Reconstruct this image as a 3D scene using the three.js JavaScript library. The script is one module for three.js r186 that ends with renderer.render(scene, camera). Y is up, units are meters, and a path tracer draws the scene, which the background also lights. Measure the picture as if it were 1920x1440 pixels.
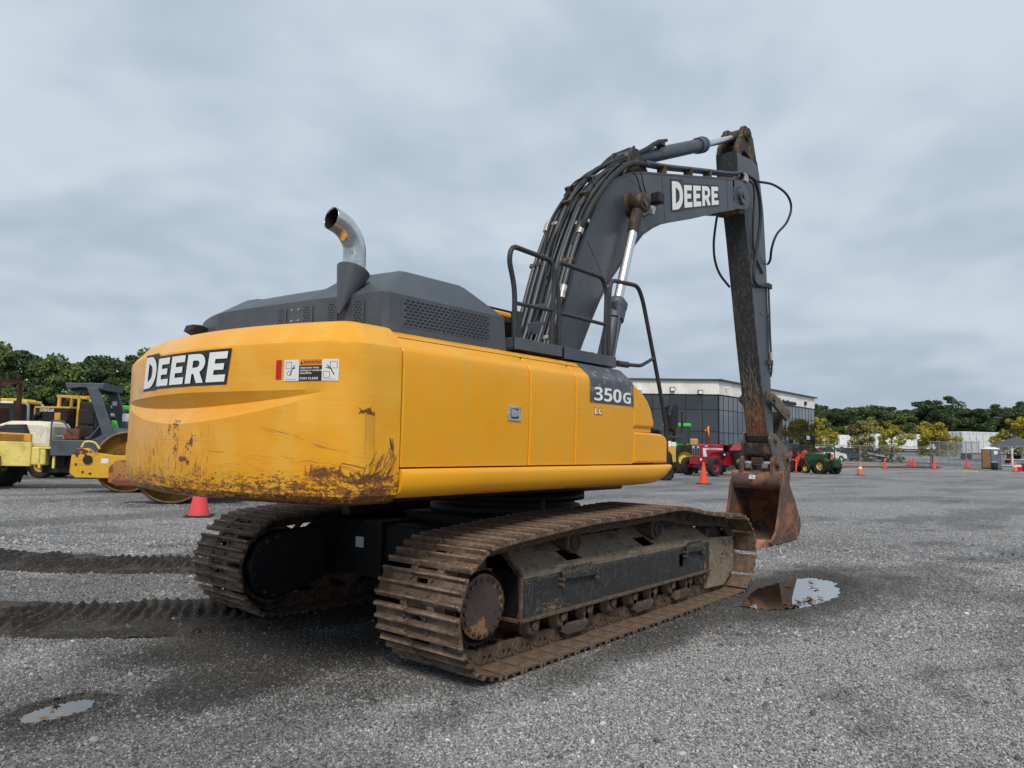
import * as THREE from 'three';
import { mergeGeometries, mergeVertices, toCreasedNormals } from 'three/addons/utils/BufferGeometryUtils.js';
import { RoundedBoxGeometry } from 'three/addons/geometries/RoundedBoxGeometry.js';
import { FontLoader } from 'three/addons/loaders/FontLoader.js';
import { TextGeometry } from 'three/addons/geometries/TextGeometry.js';

// ---------------------------------------------------------------- camera, sky, sun, exposure
const V3 = (x, y, z) => new THREE.Vector3(x, y, z);
const scene = new THREE.Scene();
const camera = new THREE.PerspectiveCamera(55.4, 4 / 3, 0.05, 900);
{
  const yaw = -0.695, pitch = 0.085, roll = 0.017;
  const f = V3(Math.cos(pitch) * Math.cos(yaw), Math.sin(pitch), Math.cos(pitch) * Math.sin(yaw));
  const r = V3(-Math.sin(yaw), 0, Math.cos(yaw));
  const u = r.clone().cross(f);
  camera.position.set(-5.893, 1.583, 4.975);
  camera.up.copy(u.multiplyScalar(Math.cos(roll)).addScaledVector(r, -Math.sin(roll)));
  camera.lookAt(camera.position.clone().add(f));
}
const renderer = new THREE.WebGLRenderer({ antialias: true });
renderer.toneMapping = THREE.LinearToneMapping;
renderer.toneMappingExposure = 1.5;
renderer.shadowMap.enabled = true;

function rngOf(seed) { let a = seed >>> 0; return () => { a = (a + 0x6D2B79F5) | 0; let t = Math.imul(a ^ (a >>> 15), 1 | a); t = (t + Math.imul(t ^ (t >>> 7), 61 | t)) ^ t; return ((t ^ (t >>> 14)) >>> 0) / 4294967296; }; }
const clamp = (x, a = 0, b = 1) => Math.min(b, Math.max(a, x));
const sstep = (a, b, x) => { const t = clamp((x - a) / (b - a)); return t * t * (3 - 2 * t); };
const lerp = (a, b, t) => a + (b - a) * t;
function hash2(x, y, s = 0) { let h = Math.imul(x, 374761393) ^ Math.imul(y, 668265263) ^ Math.imul(s + 11, 2246822519); h = Math.imul(h ^ (h >>> 13), 1274126177); h = Math.imul(h ^ (h >>> 15), 2246822519); return ((h ^ (h >>> 16)) >>> 0) / 4294967296; }
function vnoise(x, y, s = 0, px = 0, py = px) {
  const ix = Math.floor(x), iy = Math.floor(y), fx = x - ix, fy = y - iy;
  const ux = fx * fx * (3 - 2 * fx), uy = fy * fy * (3 - 2 * fy);
  const m = (a, p) => p ? ((a % p) + p) % p : a;
  const x0 = m(ix, px), x1 = m(ix + 1, px), y0 = m(iy, py), y1 = m(iy + 1, py);
  return lerp(lerp(hash2(x0, y0, s), hash2(x1, y0, s), ux), lerp(hash2(x0, y1, s), hash2(x1, y1, s), ux), uy);
}
function fbm(x, y, oct = 4, s = 0, px = 0, py = px) {
  let a = 0.5, sum = 0, n = 0;
  for (let i = 0; i < oct; i++) { sum += a * vnoise(x, y, s + i * 17, px, py); n += a; a *= 0.5; x *= 2; y *= 2; px *= 2; py *= 2; }
  return sum / n;
}
{ // overcast sky: one layer of stratocumulus seen from below
  const w = 1024, h = 512, d = new Float32Array(w * h * 4);
  for (let j = 0; j < h; j++) for (let i = 0; i < w; i++) {
    const el = (j + 0.5) / h * Math.PI - Math.PI / 2, az = ((i + 0.5) / w - 0.5) * 2 * Math.PI;
    const y = Math.max(Math.sin(el), 0.0), c = Math.cos(el);
    const k = 1 / (y + 0.11), X = Math.cos(az) * c * k, Z = Math.sin(az) * c * k;
    const wx = fbm(X * 0.8 + 7, Z * 0.8, 3, 3) - 0.5, wz = fbm(X * 0.8, Z * 0.8 + 9, 3, 5) - 0.5;
    let n = fbm(X * 0.62 + 2.2 * wx + 3, Z * 0.62 + 2.2 * wz, 6, 21);
    n = 0.55 * n + 0.3 * fbm(X * 2.3 + 1.5 * wx, Z * 2.3 + 1.5 * wz + 31, 5, 41) + 0.2 * (fbm(X * 6 + 2 * wx, Z * 6 + 2 * wz, 5, 61) - 0.125);
    const t = sstep(0.33, 0.67, n);
    const lum = lerp(0.345, 0.462, t) * lerp(0.95, 1.0, sstep(0.0, 0.3, y));
    const tint = lerp(1.0, 0.0, t);
    const o = (j * w + i) * 4;
    d[o] = lum * lerp(0.875, 0.83, tint); d[o + 1] = lum; d[o + 2] = lum * lerp(1.12, 1.19, tint); d[o + 3] = 1;
  }
  const sky = new THREE.DataTexture(d, w, h, THREE.RGBAFormat, THREE.FloatType);
  sky.mapping = THREE.EquirectangularReflectionMapping; sky.magFilter = sky.minFilter = THREE.LinearFilter; sky.wrapS = THREE.RepeatWrapping; sky.needsUpdate = true;
  scene.background = sky; scene.environment = sky;
}
const sun = new THREE.DirectionalLight(0xfff4e4, 1.5);
sun.position.set(-36, 52, 30); sun.target.position.set(0, 0, 0);
sun.castShadow = true; sun.shadow.radius = 34; sun.shadow.mapSize.set(2048, 2048);
Object.assign(sun.shadow.camera, { left: -60, right: 60, top: 60, bottom: -60, near: 1, far: 260 });
scene.add(sun, sun.target);

// ---------------------------------------------------------------- helpers
const taken = {};
function numbered(n) { const k = taken[n] = (taken[n] ?? -1) + 1; return k ? `${n}_${String(k).padStart(3, '0')}` : n; }
function tag(o, label, category, group, kind) { o.userData = { label }; if (category) o.userData.category = category; if (group) o.userData.group = group; if (kind) o.userData.kind = kind; return o; }
function thing(name, label, category, [x, y, z] = [0, 0, 0], turn = 0, group) {
  const o = new THREE.Group(); o.name = numbered(name); scene.add(o); o.position.set(x, y, z); o.rotation.y = turn; return tag(o, label, category, group);
}
function partGroup(name, parent) { const o = new THREE.Group(); o.name = name; parent.add(o); return o; }
function mesh(name, geo, mat, parent) {
  const m = new THREE.Mesh(geo, mat); m.name = parent ? name : numbered(name); m.castShadow = m.receiveShadow = true; (parent || scene).add(m); return m;
}
function structure(o) { o.userData = { kind: 'structure' }; return o; }
function boxUV(g) { // uv in metres by the axis each face looks along
  g.computeVertexNormals && !g.attributes.normal && g.computeVertexNormals();
  const p = g.attributes.position, uv = new Float32Array(p.count * 2), a = V3(), b = V3(), c = V3(), n = V3();
  for (let i = 0; i < p.count; i += 3) {
    a.fromBufferAttribute(p, i); b.fromBufferAttribute(p, i + 1); c.fromBufferAttribute(p, i + 2);
    n.copy(b).sub(a).cross(c.clone().sub(a)); const X = Math.abs(n.x), Y = Math.abs(n.y), Z = Math.abs(n.z);
    [a, b, c].forEach((q, k) => { const o = (i + k) * 2; if (Z >= X && Z >= Y) { uv[o] = q.x; uv[o + 1] = q.y; } else if (X >= Y) { uv[o] = q.z; uv[o + 1] = q.y; } else { uv[o] = q.x; uv[o + 1] = q.z; } });
  }
  g.setAttribute('uv', new THREE.BufferAttribute(uv, 2)); return g;
}
const clean = g => { const k = g.index ? g.toNonIndexed() : g; if (!k.attributes.normal) k.computeVertexNormals(); for (const n of Object.keys(k.attributes)) if (!['position', 'normal', 'uv', 'color'].includes(n)) k.deleteAttribute(n); return k; };
const M4 = new THREE.Matrix4();
class MB {
  constructor() { this.g = []; }
  add(g, m) { g = clean(g); if (m) g.applyMatrix4(m); g.deleteAttribute('uv'); this.g.push(g); return this; }
  box(x0, y0, z0, x1, y1, z1, b = 0) { const w = Math.abs(x1 - x0), h = Math.abs(y1 - y0), d = Math.abs(z1 - z0); b = Math.min(b, w * 0.45, h * 0.45, d * 0.45); const g = b > 0 ? new RoundedBoxGeometry(w, h, d, 2, b) : new THREE.BoxGeometry(w, h, d); g.translate((x0 + x1) / 2, (y0 + y1) / 2, (z0 + z1) / 2); return this.add(g); }
  obox(cx, cy, cz, w, h, d, rx = 0, ry = 0, rz = 0, b = 0) { const g = b > 0 ? new RoundedBoxGeometry(w, h, d, 2, Math.min(b, w * .45, h * .45, d * .45)) : new THREE.BoxGeometry(w, h, d); return this.add(g, new THREE.Matrix4().compose(V3(cx, cy, cz), new THREE.Quaternion().setFromEuler(new THREE.Euler(rx, ry, rz)), V3(1, 1, 1))); }
  cyl(p0, p1, r0, r1 = r0, seg = 16, open = false) {
    const a = V3(...p0), b = V3(...p1), L = a.distanceTo(b), g = new THREE.CylinderGeometry(r1, r0, L, seg, 1, open); g.translate(0, L / 2, 0);
    return this.add(g, new THREE.Matrix4().compose(a, new THREE.Quaternion().setFromUnitVectors(V3(0, 1, 0), b.sub(a).normalize()), V3(1, 1, 1)));
  }
  bar(p0, p1, w, h, roll = 0) { const a = V3(...p0), b = V3(...p1), L = a.distanceTo(b), g = new THREE.BoxGeometry(L, h, w); const d = b.clone().sub(a).normalize(); let z = V3(d.z === 0 && d.x === 0 ? 1 : -d.z, 0, d.x); if (z.lengthSq() < 1e-9) z = V3(0, 0, 1); z.normalize(); const y = z.clone().cross(d).normalize(); if (y.y < 0) { y.negate(); z.negate(); } M4.makeBasis(d, y, d.clone().cross(y)); const m = M4.clone(); m.setPosition(a.add(b).multiplyScalar(0.5)); if (roll) g.rotateX(roll); return this.add(g, m); }
  tube(pts, r, seg = 8, n = 0, tension = 0.5) { const c = new THREE.CatmullRomCurve3(pts.map(q => V3(...q)), false, 'catmullrom', tension); return this.add(new THREE.TubeGeometry(c, n || pts.length * 7, r, seg, false)); }
  pipe(pts, r, rad = 0.08, seg = 8) { return this.add(new THREE.TubeGeometry(rounded(pts, rad), pts.length * 9, r, seg, false)); }
  prism(poly, z0, z1, bevel = 0, holes = []) { return this.add(prismGeo(poly, z0, z1, bevel, holes)); }
  lathe(prof, c = [0, 0, 0], axis = 'y', seg = 32) { const g = new THREE.LatheGeometry(prof.map(q => new THREE.Vector2(...q)), seg); if (axis === 'z') g.rotateX(Math.PI / 2); if (axis === 'x') g.rotateZ(-Math.PI / 2); g.translate(...c); return this.add(g); }
  geo(crease) { let g = mergeGeometries(this.g.map(k => { if (!k.attributes.normal) k.computeVertexNormals(); return k; })); return boxUV(g); }
  build(name, mat, parent) { return mesh(name, this.geo(), mat, parent); }
}
const mb = () => new MB();
function prismGeo(poly, z0, z1, bevel = 0, holes = []) {
  const s = new THREE.Shape(poly.map(q => new THREE.Vector2(q[0], q[1]))); for (const h of holes) s.holes.push(new THREE.Path(h.map(q => new THREE.Vector2(q[0], q[1]))));
  const g = new THREE.ExtrudeGeometry(s, { depth: Math.max(1e-4, z1 - z0 - 2 * bevel), bevelEnabled: bevel > 0, bevelThickness: bevel, bevelSize: bevel, bevelOffset: -bevel, bevelSegments: 2, curveSegments: 8 }); g.translate(0, 0, z0 + bevel); return g;
}
function rounded(pts, rad) { // polyline with rounded corners as a curve path
  const P = pts.map(q => V3(...q)), cp = new THREE.CurvePath(); let prev = P[0];
  for (let i = 1; i < P.length - 1; i++) {
    const a = P[i].clone().sub(P[i - 1]), b = P[i + 1].clone().sub(P[i]); const r = Math.min(rad, a.length() * 0.48, b.length() * 0.48);
    const s = P[i].clone().addScaledVector(a.normalize(), -r), e = P[i].clone().addScaledVector(b.normalize(), r);
    cp.add(new THREE.LineCurve3(prev, s)); cp.add(new THREE.QuadraticBezierCurve3(s, P[i], e)); prev = e;
  }
  cp.add(new THREE.LineCurve3(prev, P[P.length - 1])); return cp;
}
function gridGeo(nu, nv, fn, uvfn) { // fn(u, v) -> [x, y, z]
  const pos = [], uv = [], idx = [];
  for (let j = 0; j <= nv; j++) for (let i = 0; i <= nu; i++) { const q = fn(i / nu, j / nv); pos.push(...q); uv.push(...(uvfn ? uvfn(i / nu, j / nv, q) : [i / nu, j / nv])); }
  for (let j = 0; j < nv; j++) for (let i = 0; i < nu; i++) { const a = j * (nu + 1) + i, b = a + 1, c = a + nu + 1, d = c + 1; idx.push(a, b, d, a, d, c); }
  const g = new THREE.BufferGeometry(); g.setAttribute('position', new THREE.Float32BufferAttribute(pos, 3)); g.setAttribute('uv', new THREE.Float32BufferAttribute(uv, 2)); g.setIndex(idx); g.computeVertexNormals(); return g;
}
const arc = (cx, cy, r, a0, a1, n) => Array.from({ length: n + 1 }, (_, i) => { const a = lerp(a0, a1, i / n); return [cx + r * Math.cos(a), cy + r * Math.sin(a)]; });

// ---------------------------------------------------------------- procedural textures
function dataTex(w, h, fn, size = 1, srgb = true) {
  const d = new Uint8Array(w * h * 4);
  for (let j = 0; j < h; j++) for (let i = 0; i < w; i++) { const c = fn(i / w, j / h, i, j), o = (j * w + i) * 4; d[o] = clamp(c[0]) * 255; d[o + 1] = clamp(c[1]) * 255; d[o + 2] = clamp(c[2]) * 255; d[o + 3] = 255; }
  const t = new THREE.DataTexture(d, w, h); t.wrapS = t.wrapT = THREE.RepeatWrapping; t.magFilter = THREE.LinearFilter; t.minFilter = THREE.LinearMipmapLinearFilter; t.generateMipmaps = true; t.colorSpace = srgb ? THREE.SRGBColorSpace : THREE.NoColorSpace; t.repeat.set(1 / size, 1 / size); t.needsUpdate = true; return t;
}
function canvasTex(w, h, draw, srgb = true) {
  const c = document.createElement('canvas'); c.width = w; c.height = h; draw(c.getContext('2d'), w, h);
  const t = new THREE.CanvasTexture(c); t.colorSpace = srgb ? THREE.SRGBColorSpace : THREE.NoColorSpace; t.wrapS = t.wrapT = THREE.RepeatWrapping; return t;
}
const mix3 = (a, b, t) => [lerp(a[0], b[0], t), lerp(a[1], b[1], t), lerp(a[2], b[2], t)];
const rgb = (r, g, b) => [r / 255, g / 255, b / 255];
const std = (o) => new THREE.MeshStandardMaterial(o);
const phys = (o) => new THREE.MeshPhysicalMaterial(o);
// surfaces made of a base colour, patches of a second stuff and specks of a third
function wornTex(base, patch, speck, { size = 1, px = 512, f = 6, cut = 0.56, soft = 0.1, sf = 40, scut = 0.74, grain = 0.08, seed = 1, aniso = 1 } = {}) {
  return dataTex(px, px, (u, v) => {
    const n = fbm(u * f, v * f * aniso, 5, seed, f, f * aniso), k = fbm(u * sf, v * sf, 3, seed + 60, sf), g = (hash2(Math.floor(u * px), Math.floor(v * px), seed) - 0.5) * grain;
    let c = mix3(base, patch, sstep(cut - soft, cut + soft, n)); c = mix3(c, speck, sstep(scut - 0.05, scut + 0.05, k) * 0.8);
    const m = 1 + g + (fbm(u * 3, v * 3, 3, seed + 5, 3) - 0.5) * 0.16; return [c[0] * m, c[1] * m, c[2] * m];
  }, size);
}
const roughTex = (lo, hi, f = 8, seed = 3, size = 1, px = 256) => dataTex(px, px, (u, v) => { const n = lerp(lo, hi, sstep(0.3, 0.7, fbm(u * f, v * f, 4, seed, f))); return [n, n, n]; }, size, false);
const bumpTex = (f = 24, oct = 4, seed = 9, size = 1, px = 512) => dataTex(px, px, (u, v) => { const n = fbm(u * f, v * f, oct, seed, f); return [n, n, n]; }, size, false);
// ---------------------------------------------------------------- ground
const PUDDLES = [
  { c: [2.56, 2.1], a: 1.18, b: 0.38, ang: 0.03, seed: 2 },
  { c: [-4.17, 0.15], a: 0.21, b: 0.13, ang: 0.25, seed: 8 },
];
function puddleRho(P, x, z) {
  const dx = x - P.c[0], dz = z - P.c[1], c = Math.cos(P.ang), s = Math.sin(P.ang), u = (dx * c - dz * s) / P.a, v = (dx * s + dz * c) / P.b, t = Math.atan2(v, u);
  return Math.hypot(u, v) / (0.86 + 0.32 * fbm(2 + 1.6 * Math.cos(t), 2 + 1.6 * Math.sin(t), 3, P.seed)) ;
}
const SLOPE_DIR = [0.768, -0.64];
function groundH(x, z) {
  const s = (x + 5.9) * SLOPE_DIR[0] + (z - 4.97) * SLOPE_DIR[1];
  let h = 0.025 * (s > 66 ? (s - 66 < 10 ? (s - 66) ** 2 / 20 : Math.min(s, 165) - 71) : 0);
  const d = Math.hypot(x, z);
  h += (fbm(x * 0.9 + 50, z * 0.9 + 50, 3, 7) - 0.42) * 0.03 * sstep(1.6, 4.0, d) * (1 - 0.6 * sstep(20, 60, d));
  for (const P of PUDDLES) { const r = puddleRho(P, x, z); if (r < 1.8) h = lerp(-0.045 * (1 - r * r), h, sstep(1.05, 1.8, r)); }
  return h;
}
const MUD = [
  { pts: [[-5.4, -10.6], [-3.7, -7.9], [-2.75, -6.35], [-2.1, -5.1], [-1.25, -4.2], [-0.2, -3.3], [0.9, -2.4]], w: 1.3, seed: 3 },
  { pts: [[-5.9, -5.4], [-4.7, -3.6], [-3.75, -2.6], [-2.95, -1.9], [-2.3, -1.42], [-1.6, -0.95], [-0.6, -0.5]], w: 1.4, seed: 9 },
];
for (const m of MUD) m.curve = new THREE.CatmullRomCurve3(m.pts.map(q => V3(q[0], 0, q[1])));
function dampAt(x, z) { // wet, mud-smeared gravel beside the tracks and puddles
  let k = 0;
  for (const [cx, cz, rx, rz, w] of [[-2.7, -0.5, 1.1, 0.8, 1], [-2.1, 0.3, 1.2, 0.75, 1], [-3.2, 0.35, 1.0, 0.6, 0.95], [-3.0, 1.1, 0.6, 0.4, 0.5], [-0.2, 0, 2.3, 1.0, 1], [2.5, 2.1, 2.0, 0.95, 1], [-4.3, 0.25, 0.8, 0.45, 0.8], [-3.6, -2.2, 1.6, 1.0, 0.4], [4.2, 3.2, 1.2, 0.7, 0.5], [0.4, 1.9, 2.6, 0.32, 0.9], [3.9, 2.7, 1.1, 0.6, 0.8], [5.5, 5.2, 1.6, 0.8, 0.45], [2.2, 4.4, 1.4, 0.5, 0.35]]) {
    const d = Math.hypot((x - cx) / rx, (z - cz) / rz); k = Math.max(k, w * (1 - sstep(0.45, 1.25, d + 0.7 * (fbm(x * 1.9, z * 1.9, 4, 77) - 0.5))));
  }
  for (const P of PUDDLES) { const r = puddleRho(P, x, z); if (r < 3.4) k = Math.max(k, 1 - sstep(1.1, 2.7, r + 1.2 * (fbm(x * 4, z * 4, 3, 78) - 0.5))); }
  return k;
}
function laneAt(x, z) { // compacted wheel lanes and patches of dark fines
  const u = x * 0.98 + z * 0.2, v = z * 0.98 - x * 0.2, w = 1.2 * (fbm(x * 0.5, z * 0.5, 3, 71) - 0.5); return sstep(0.5, 0.62, 0.72 * fbm(u * 0.22 + 9, (v + w) * 0.75, 4, 72) + 0.28 * fbm(x * 2.6, z * 2.6, 3, 73)); }
function groundTint(x, z) {
  const u = x * 0.64 + z * 0.768, v = x * 0.768 - z * 0.64;
  const wv = 5 * (fbm(x * 0.11, z * 0.11, 3, 91) - 0.5), band = 0.7 * fbm(u * 0.07 + 3, (v + wv) * 0.3, 5, 12) + 0.3 * fbm(x * 0.9, z * 0.9, 4, 92), patch = fbm(x * 0.33, z * 0.33, 4, 15), fine = fbm(x * 2.2, z * 2.2, 3, 19);
  let t = 0.9 + 0.3 * (patch - 0.5) + 0.16 * (fine - 0.5); t *= lerp(1, 0.68, laneAt(x, z));
  const d = Math.hypot(x + 5.9, z - 5);
  t *= lerp(1, lerp(1.1, 0.74, sstep(0.44, 0.7, band)), sstep(7, 16, d));
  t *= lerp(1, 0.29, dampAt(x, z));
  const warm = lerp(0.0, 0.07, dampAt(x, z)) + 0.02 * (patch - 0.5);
  return [t * (1 + warm), t, t * (1 - warm)];
}
// crushed stone: cells with their own tone, joints low
const GRAV = 2048, GRAV_M = 3.2;
function gravelCells() {
  const N = 230, id = new Float32Array(GRAV * GRAV), hgt = new Float32Array(GRAV * GRAV), jx = new Float32Array(N * N), jy = new Float32Array(N * N), rr = new Float32Array(N * N);
  for (let j = 0; j < N; j++) for (let i = 0; i < N; i++) { jx[j * N + i] = hash2(i, j, 1); jy[j * N + i] = hash2(i, j, 2); rr[j * N + i] = 0.75 + 0.6 * hash2(i, j, 3) ** 2; }
  for (let y = 0; y < GRAV; y++) for (let x = 0; x < GRAV; x++) {
    const fx = x / GRAV * N, fy = y / GRAV * N, ix = Math.floor(fx), iy = Math.floor(fy); let b = 9, b2 = 9, k = 0;
    for (let dj = -1; dj <= 1; dj++) for (let di = -1; di <= 1; di++) {
      const cx = (ix + di + N) % N, cy = (iy + dj + N) % N, q = cy * N + cx, ex = ix + di + jx[q] - fx, ey = iy + dj + jy[q] - fy, d = Math.sqrt(ex * ex + ey * ey) / rr[q];
      if (d < b) { b2 = b; b = d; k = q; } else if (d < b2) b2 = d;
    }
    id[y * GRAV + x] = k; hgt[y * GRAV + x] = sstep(0.0, 0.34, b2 - b) * (0.55 + 0.45 * hash2(k, 5, 4));
  }
  return { id, hgt };
}
const cells = gravelCells();
function stoneTone(h, h2) { let l = 0.15 + 0.3 * h ** 1.15; if (h > 0.9) l += 0.16 * (h - 0.9) / 0.1 + 0.02; if (h < 0.18) l -= 0.05; const w = h2 > 0.93 ? 0.1 : 0.0; return [l * (1 + w), l * (1.0 + w * 0.3), l * (1.02 - w * 0.6)]; }
const gravelMap = dataTex(GRAV, GRAV, (u, v, i, j) => { const k = cells.id[j * GRAV + i], t = stoneTone(hash2(k, 1, 9), hash2(k, 2, 9)), g = 1 + 0.16 * (hash2(i, j, 3) - 0.5); return [t[0] ** (1 / 2.2) * g, t[1] ** (1 / 2.2) * g, t[2] ** (1 / 2.2) * g]; }, GRAV_M);
const gravelBump = dataTex(1024, 1024, (u, v, i, j) => { const n = cells.hgt[(j * 2) * GRAV + i * 2]; return [n, n, n]; }, GRAV_M, false);
{
  const N = 520, pos = [], col = [], uv = [], idx = [], a = 2.2, bb = Math.asinh(620 / a), cx = -2.6, cz = 1.2;
  for (let j = 0; j <= N; j++) for (let i = 0; i <= N; i++) {
    const x = cx + a * Math.sinh(bb * (i / N * 2 - 1)), z = cz + a * Math.sinh(bb * (j / N * 2 - 1));
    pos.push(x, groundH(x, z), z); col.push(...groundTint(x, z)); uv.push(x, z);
  }
  for (let j = 0; j < N; j++) for (let i = 0; i < N; i++) { const p = j * (N + 1) + i; idx.push(p, p + N + 1, p + 1, p + 1, p + N + 1, p + N + 2); }
  const g = new THREE.BufferGeometry(); g.setAttribute('position', new THREE.Float32BufferAttribute(pos, 3)); g.setAttribute('color', new THREE.Float32BufferAttribute(col, 3)); g.setAttribute('uv', new THREE.Float32BufferAttribute(uv, 2)); g.setIndex(idx); g.computeVertexNormals();
  structure(mesh('ground', g, std({ map: gravelMap, bumpMap: gravelBump, bumpScale: 0.01, vertexColors: true, roughness: 0.92 })));
}
{ // loose crushed stone lying over the near ground
  const R = rngOf(77), vars = [0, 1, 2].map(s => {
    const g = new THREE.IcosahedronGeometry(1, 0), p = g.attributes.position, m = {}; const q = rngOf(s + 3);
    for (let i = 0; i < p.count; i++) { const k = [p.getX(i), p.getY(i), p.getZ(i)].map(t => t.toFixed(3)).join(); m[k] ??= 0.7 + 0.5 * q(); p.setXYZ(i, p.getX(i) * m[k] * 1.15, p.getY(i) * m[k] * 0.72, p.getZ(i) * m[k]); }
    g.computeVertexNormals(); return g;
  });
  const lists = [[], [], []];
  const put = (n, d0, d1, size, fade = 0) => {
    for (let i = 0; i < n; i++) {
      const s = Math.sqrt(lerp(d0 * d0, d1 * d1, R())), l = (R() * 2 - 1) * 0.78 * s, x = -5.9 + 0.768 * s + 0.64 * l, z = 4.97 - 0.64 * s + 0.768 * l;
      const k = PUDDLES.map(P => puddleRho(P, x, z)); if (k.some(r => r < 0.8 + 0.3 * R())) continue;
      if (Math.abs(z - 1.3) < 0.41 && Math.abs(x) < 2.3) continue; if (Math.abs(z + 1.3) < 0.41 && Math.abs(x) < 2.3) continue;
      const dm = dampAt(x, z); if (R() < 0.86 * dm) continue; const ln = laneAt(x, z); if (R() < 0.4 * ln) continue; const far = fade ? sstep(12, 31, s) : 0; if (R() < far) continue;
      const big = R() > 0.993 ? 2.2 : 1, r = size * (0.55 + 0.75 * R()) * big; lists[i % 3].push([x, groundH(x, z) + r * (0.12 - 0.3 * far), z, r, Math.max(dm, 0.55 * ln), far]);
    }
  };
  put(190000, 2.9, 6.4, 0.0074); put(700, 2.9, 10, 0.021); put(110000, 6.4, 11, 0.0105); put(150000, 11, 32, 0.018, 1);
  const holder = new THREE.Group(); holder.name = 'gravel'; scene.add(holder); holder.userData = { kind: 'stuff', label: 'loose grey crushed stone over the yard', category: 'gravel' };
  const mat = std({ roughness: 0.9, color: 0xffffff }), q = new THREE.Quaternion(), e = new THREE.Euler(), c = new THREE.Color();
  lists.forEach((L, v) => {
    const im = new THREE.InstancedMesh(vars[v], mat, L.length); im.name = 'crushed_stone'; im.castShadow = im.receiveShadow = true; im.userData = { kind: 'stuff' };
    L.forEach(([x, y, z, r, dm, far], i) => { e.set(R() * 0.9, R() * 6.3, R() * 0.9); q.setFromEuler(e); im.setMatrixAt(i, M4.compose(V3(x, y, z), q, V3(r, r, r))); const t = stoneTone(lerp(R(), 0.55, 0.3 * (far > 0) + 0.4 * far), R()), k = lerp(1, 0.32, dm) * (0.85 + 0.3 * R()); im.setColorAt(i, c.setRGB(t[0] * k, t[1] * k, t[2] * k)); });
    holder.add(im);
  });
}
// churned mud with grouser prints, in the two lines the machine drove along
const mudMap = wornTex(rgb(44, 39, 35), rgb(66, 59, 53), rgb(126, 122, 116), { size: 1.3, f: 9, cut: 0.58, sf: 90, scut: 0.73, grain: 0.3, seed: 31 });
const mudMat = std({ map: mudMap, bumpMap: bumpTex(50, 4, 13, 1.1), bumpScale: 0.014, roughness: 0.86 });
MUD.forEach((m, k) => {
  const len = m.curve.getLength(), nu = Math.round(len / 0.02), nv = 64;
  const g = gridGeo(nu, nv, (u, v) => {
    const p = m.curve.getPointAt(u), t = m.curve.getTangentAt(u), w = (v - 0.5) * m.w * (1 + 0.25 * (fbm(u * len * 1.3, 4, 3, m.seed) - 0.5)), x = p.x - t.z * w, z = p.z + t.x * w, a = Math.abs(v - 0.5) * 2;
    const ph = u * len / 0.108 + 0.9 * (v - 0.5) ** 2 * 4 + 0.5 * fbm(u * len * 0.8, v * 2, 2, m.seed + 4), saw = ph - Math.floor(ph), ridge = sstep(0, 0.35, saw) * (1 - sstep(0.45, 0.8, saw));
    const env = 1 - sstep(0.82, 1.02, a + 0.42 * (fbm(x * 2.6, z * 2.6, 4, 5) - 0.5)), keep = sstep(0.3, 0.55, fbm(x * 1.6, z * 1.6, 3, m.seed + 8));
    let h = env * (0.014 + 0.05 * sstep(0.45, 0.8, a) * fbm(x * 4, z * 4, 3, 6) ** 1.5 + 0.068 * ridge * keep * (1 - sstep(0.55, 0.85, a)) + 0.035 * (fbm(x * 9, z * 9, 4, 8) - 0.5)) - 0.016 * (1 - env);
    return [x, groundH(x, z) + h, z];
  }, (u, v) => [u * len, v * m.w]);
  structure(mesh('mud_track', g, mudMat));
});
// puddles
const waterMat = phys({ color: new THREE.Color().setRGB(0.035, 0.028, 0.018), roughness: 0.02, specularIntensity: 1, ior: 1.33, clearcoat: 1, clearcoatRoughness: 0.01, bumpMap: bumpTex(6, 2, 4, 1.6, 128), bumpScale: 0.0006 });
PUDDLES.forEach(P => {
  const c = Math.cos(P.ang), s = Math.sin(P.ang), g = gridGeo(360, 6, (u, v) => { const t = u * 2 * Math.PI, k = v * (0.86 + 0.32 * fbm(2 + 1.6 * Math.cos(t), 2 + 1.6 * Math.sin(t), 3, P.seed)) * (0.97 + 0.2 * (fbm(30 + 14 * Math.cos(t), 30 + 14 * Math.sin(t), 4, P.seed + 3) - 0.5)); return [P.c[0] + P.a * k * Math.cos(t) * c + P.b * k * Math.sin(t) * s, 0.003, P.c[1] - P.a * k * Math.cos(t) * s + P.b * k * Math.sin(t) * c]; }, (u, v, q) => [q[0], q[2]]);
  structure(mesh('puddle', g, waterMat));
});
function leafGeo() { const s = new THREE.Shape(); [[0, -1], [.25, -.5], [.75, -.55], [.5, -.1], [.95, .25], [.4, .3], [.15, 1], [-.2, .35], [-.85, .4], [-.5, 0], [-.8, -.5], [-.25, -.45]].forEach((q, i) => i ? s.lineTo(...q) : s.moveTo(...q)); s.closePath(); const g = new THREE.ShapeGeometry(s); const p = g.attributes.position; for (let i = 0; i < p.count; i++) p.setZ(i, 0.35 * p.getX(i) ** 2 + 0.2 * p.getY(i) ** 2 - 0.1); g.rotateX(-Math.PI / 2); g.computeVertexNormals(); return g; }
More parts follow.
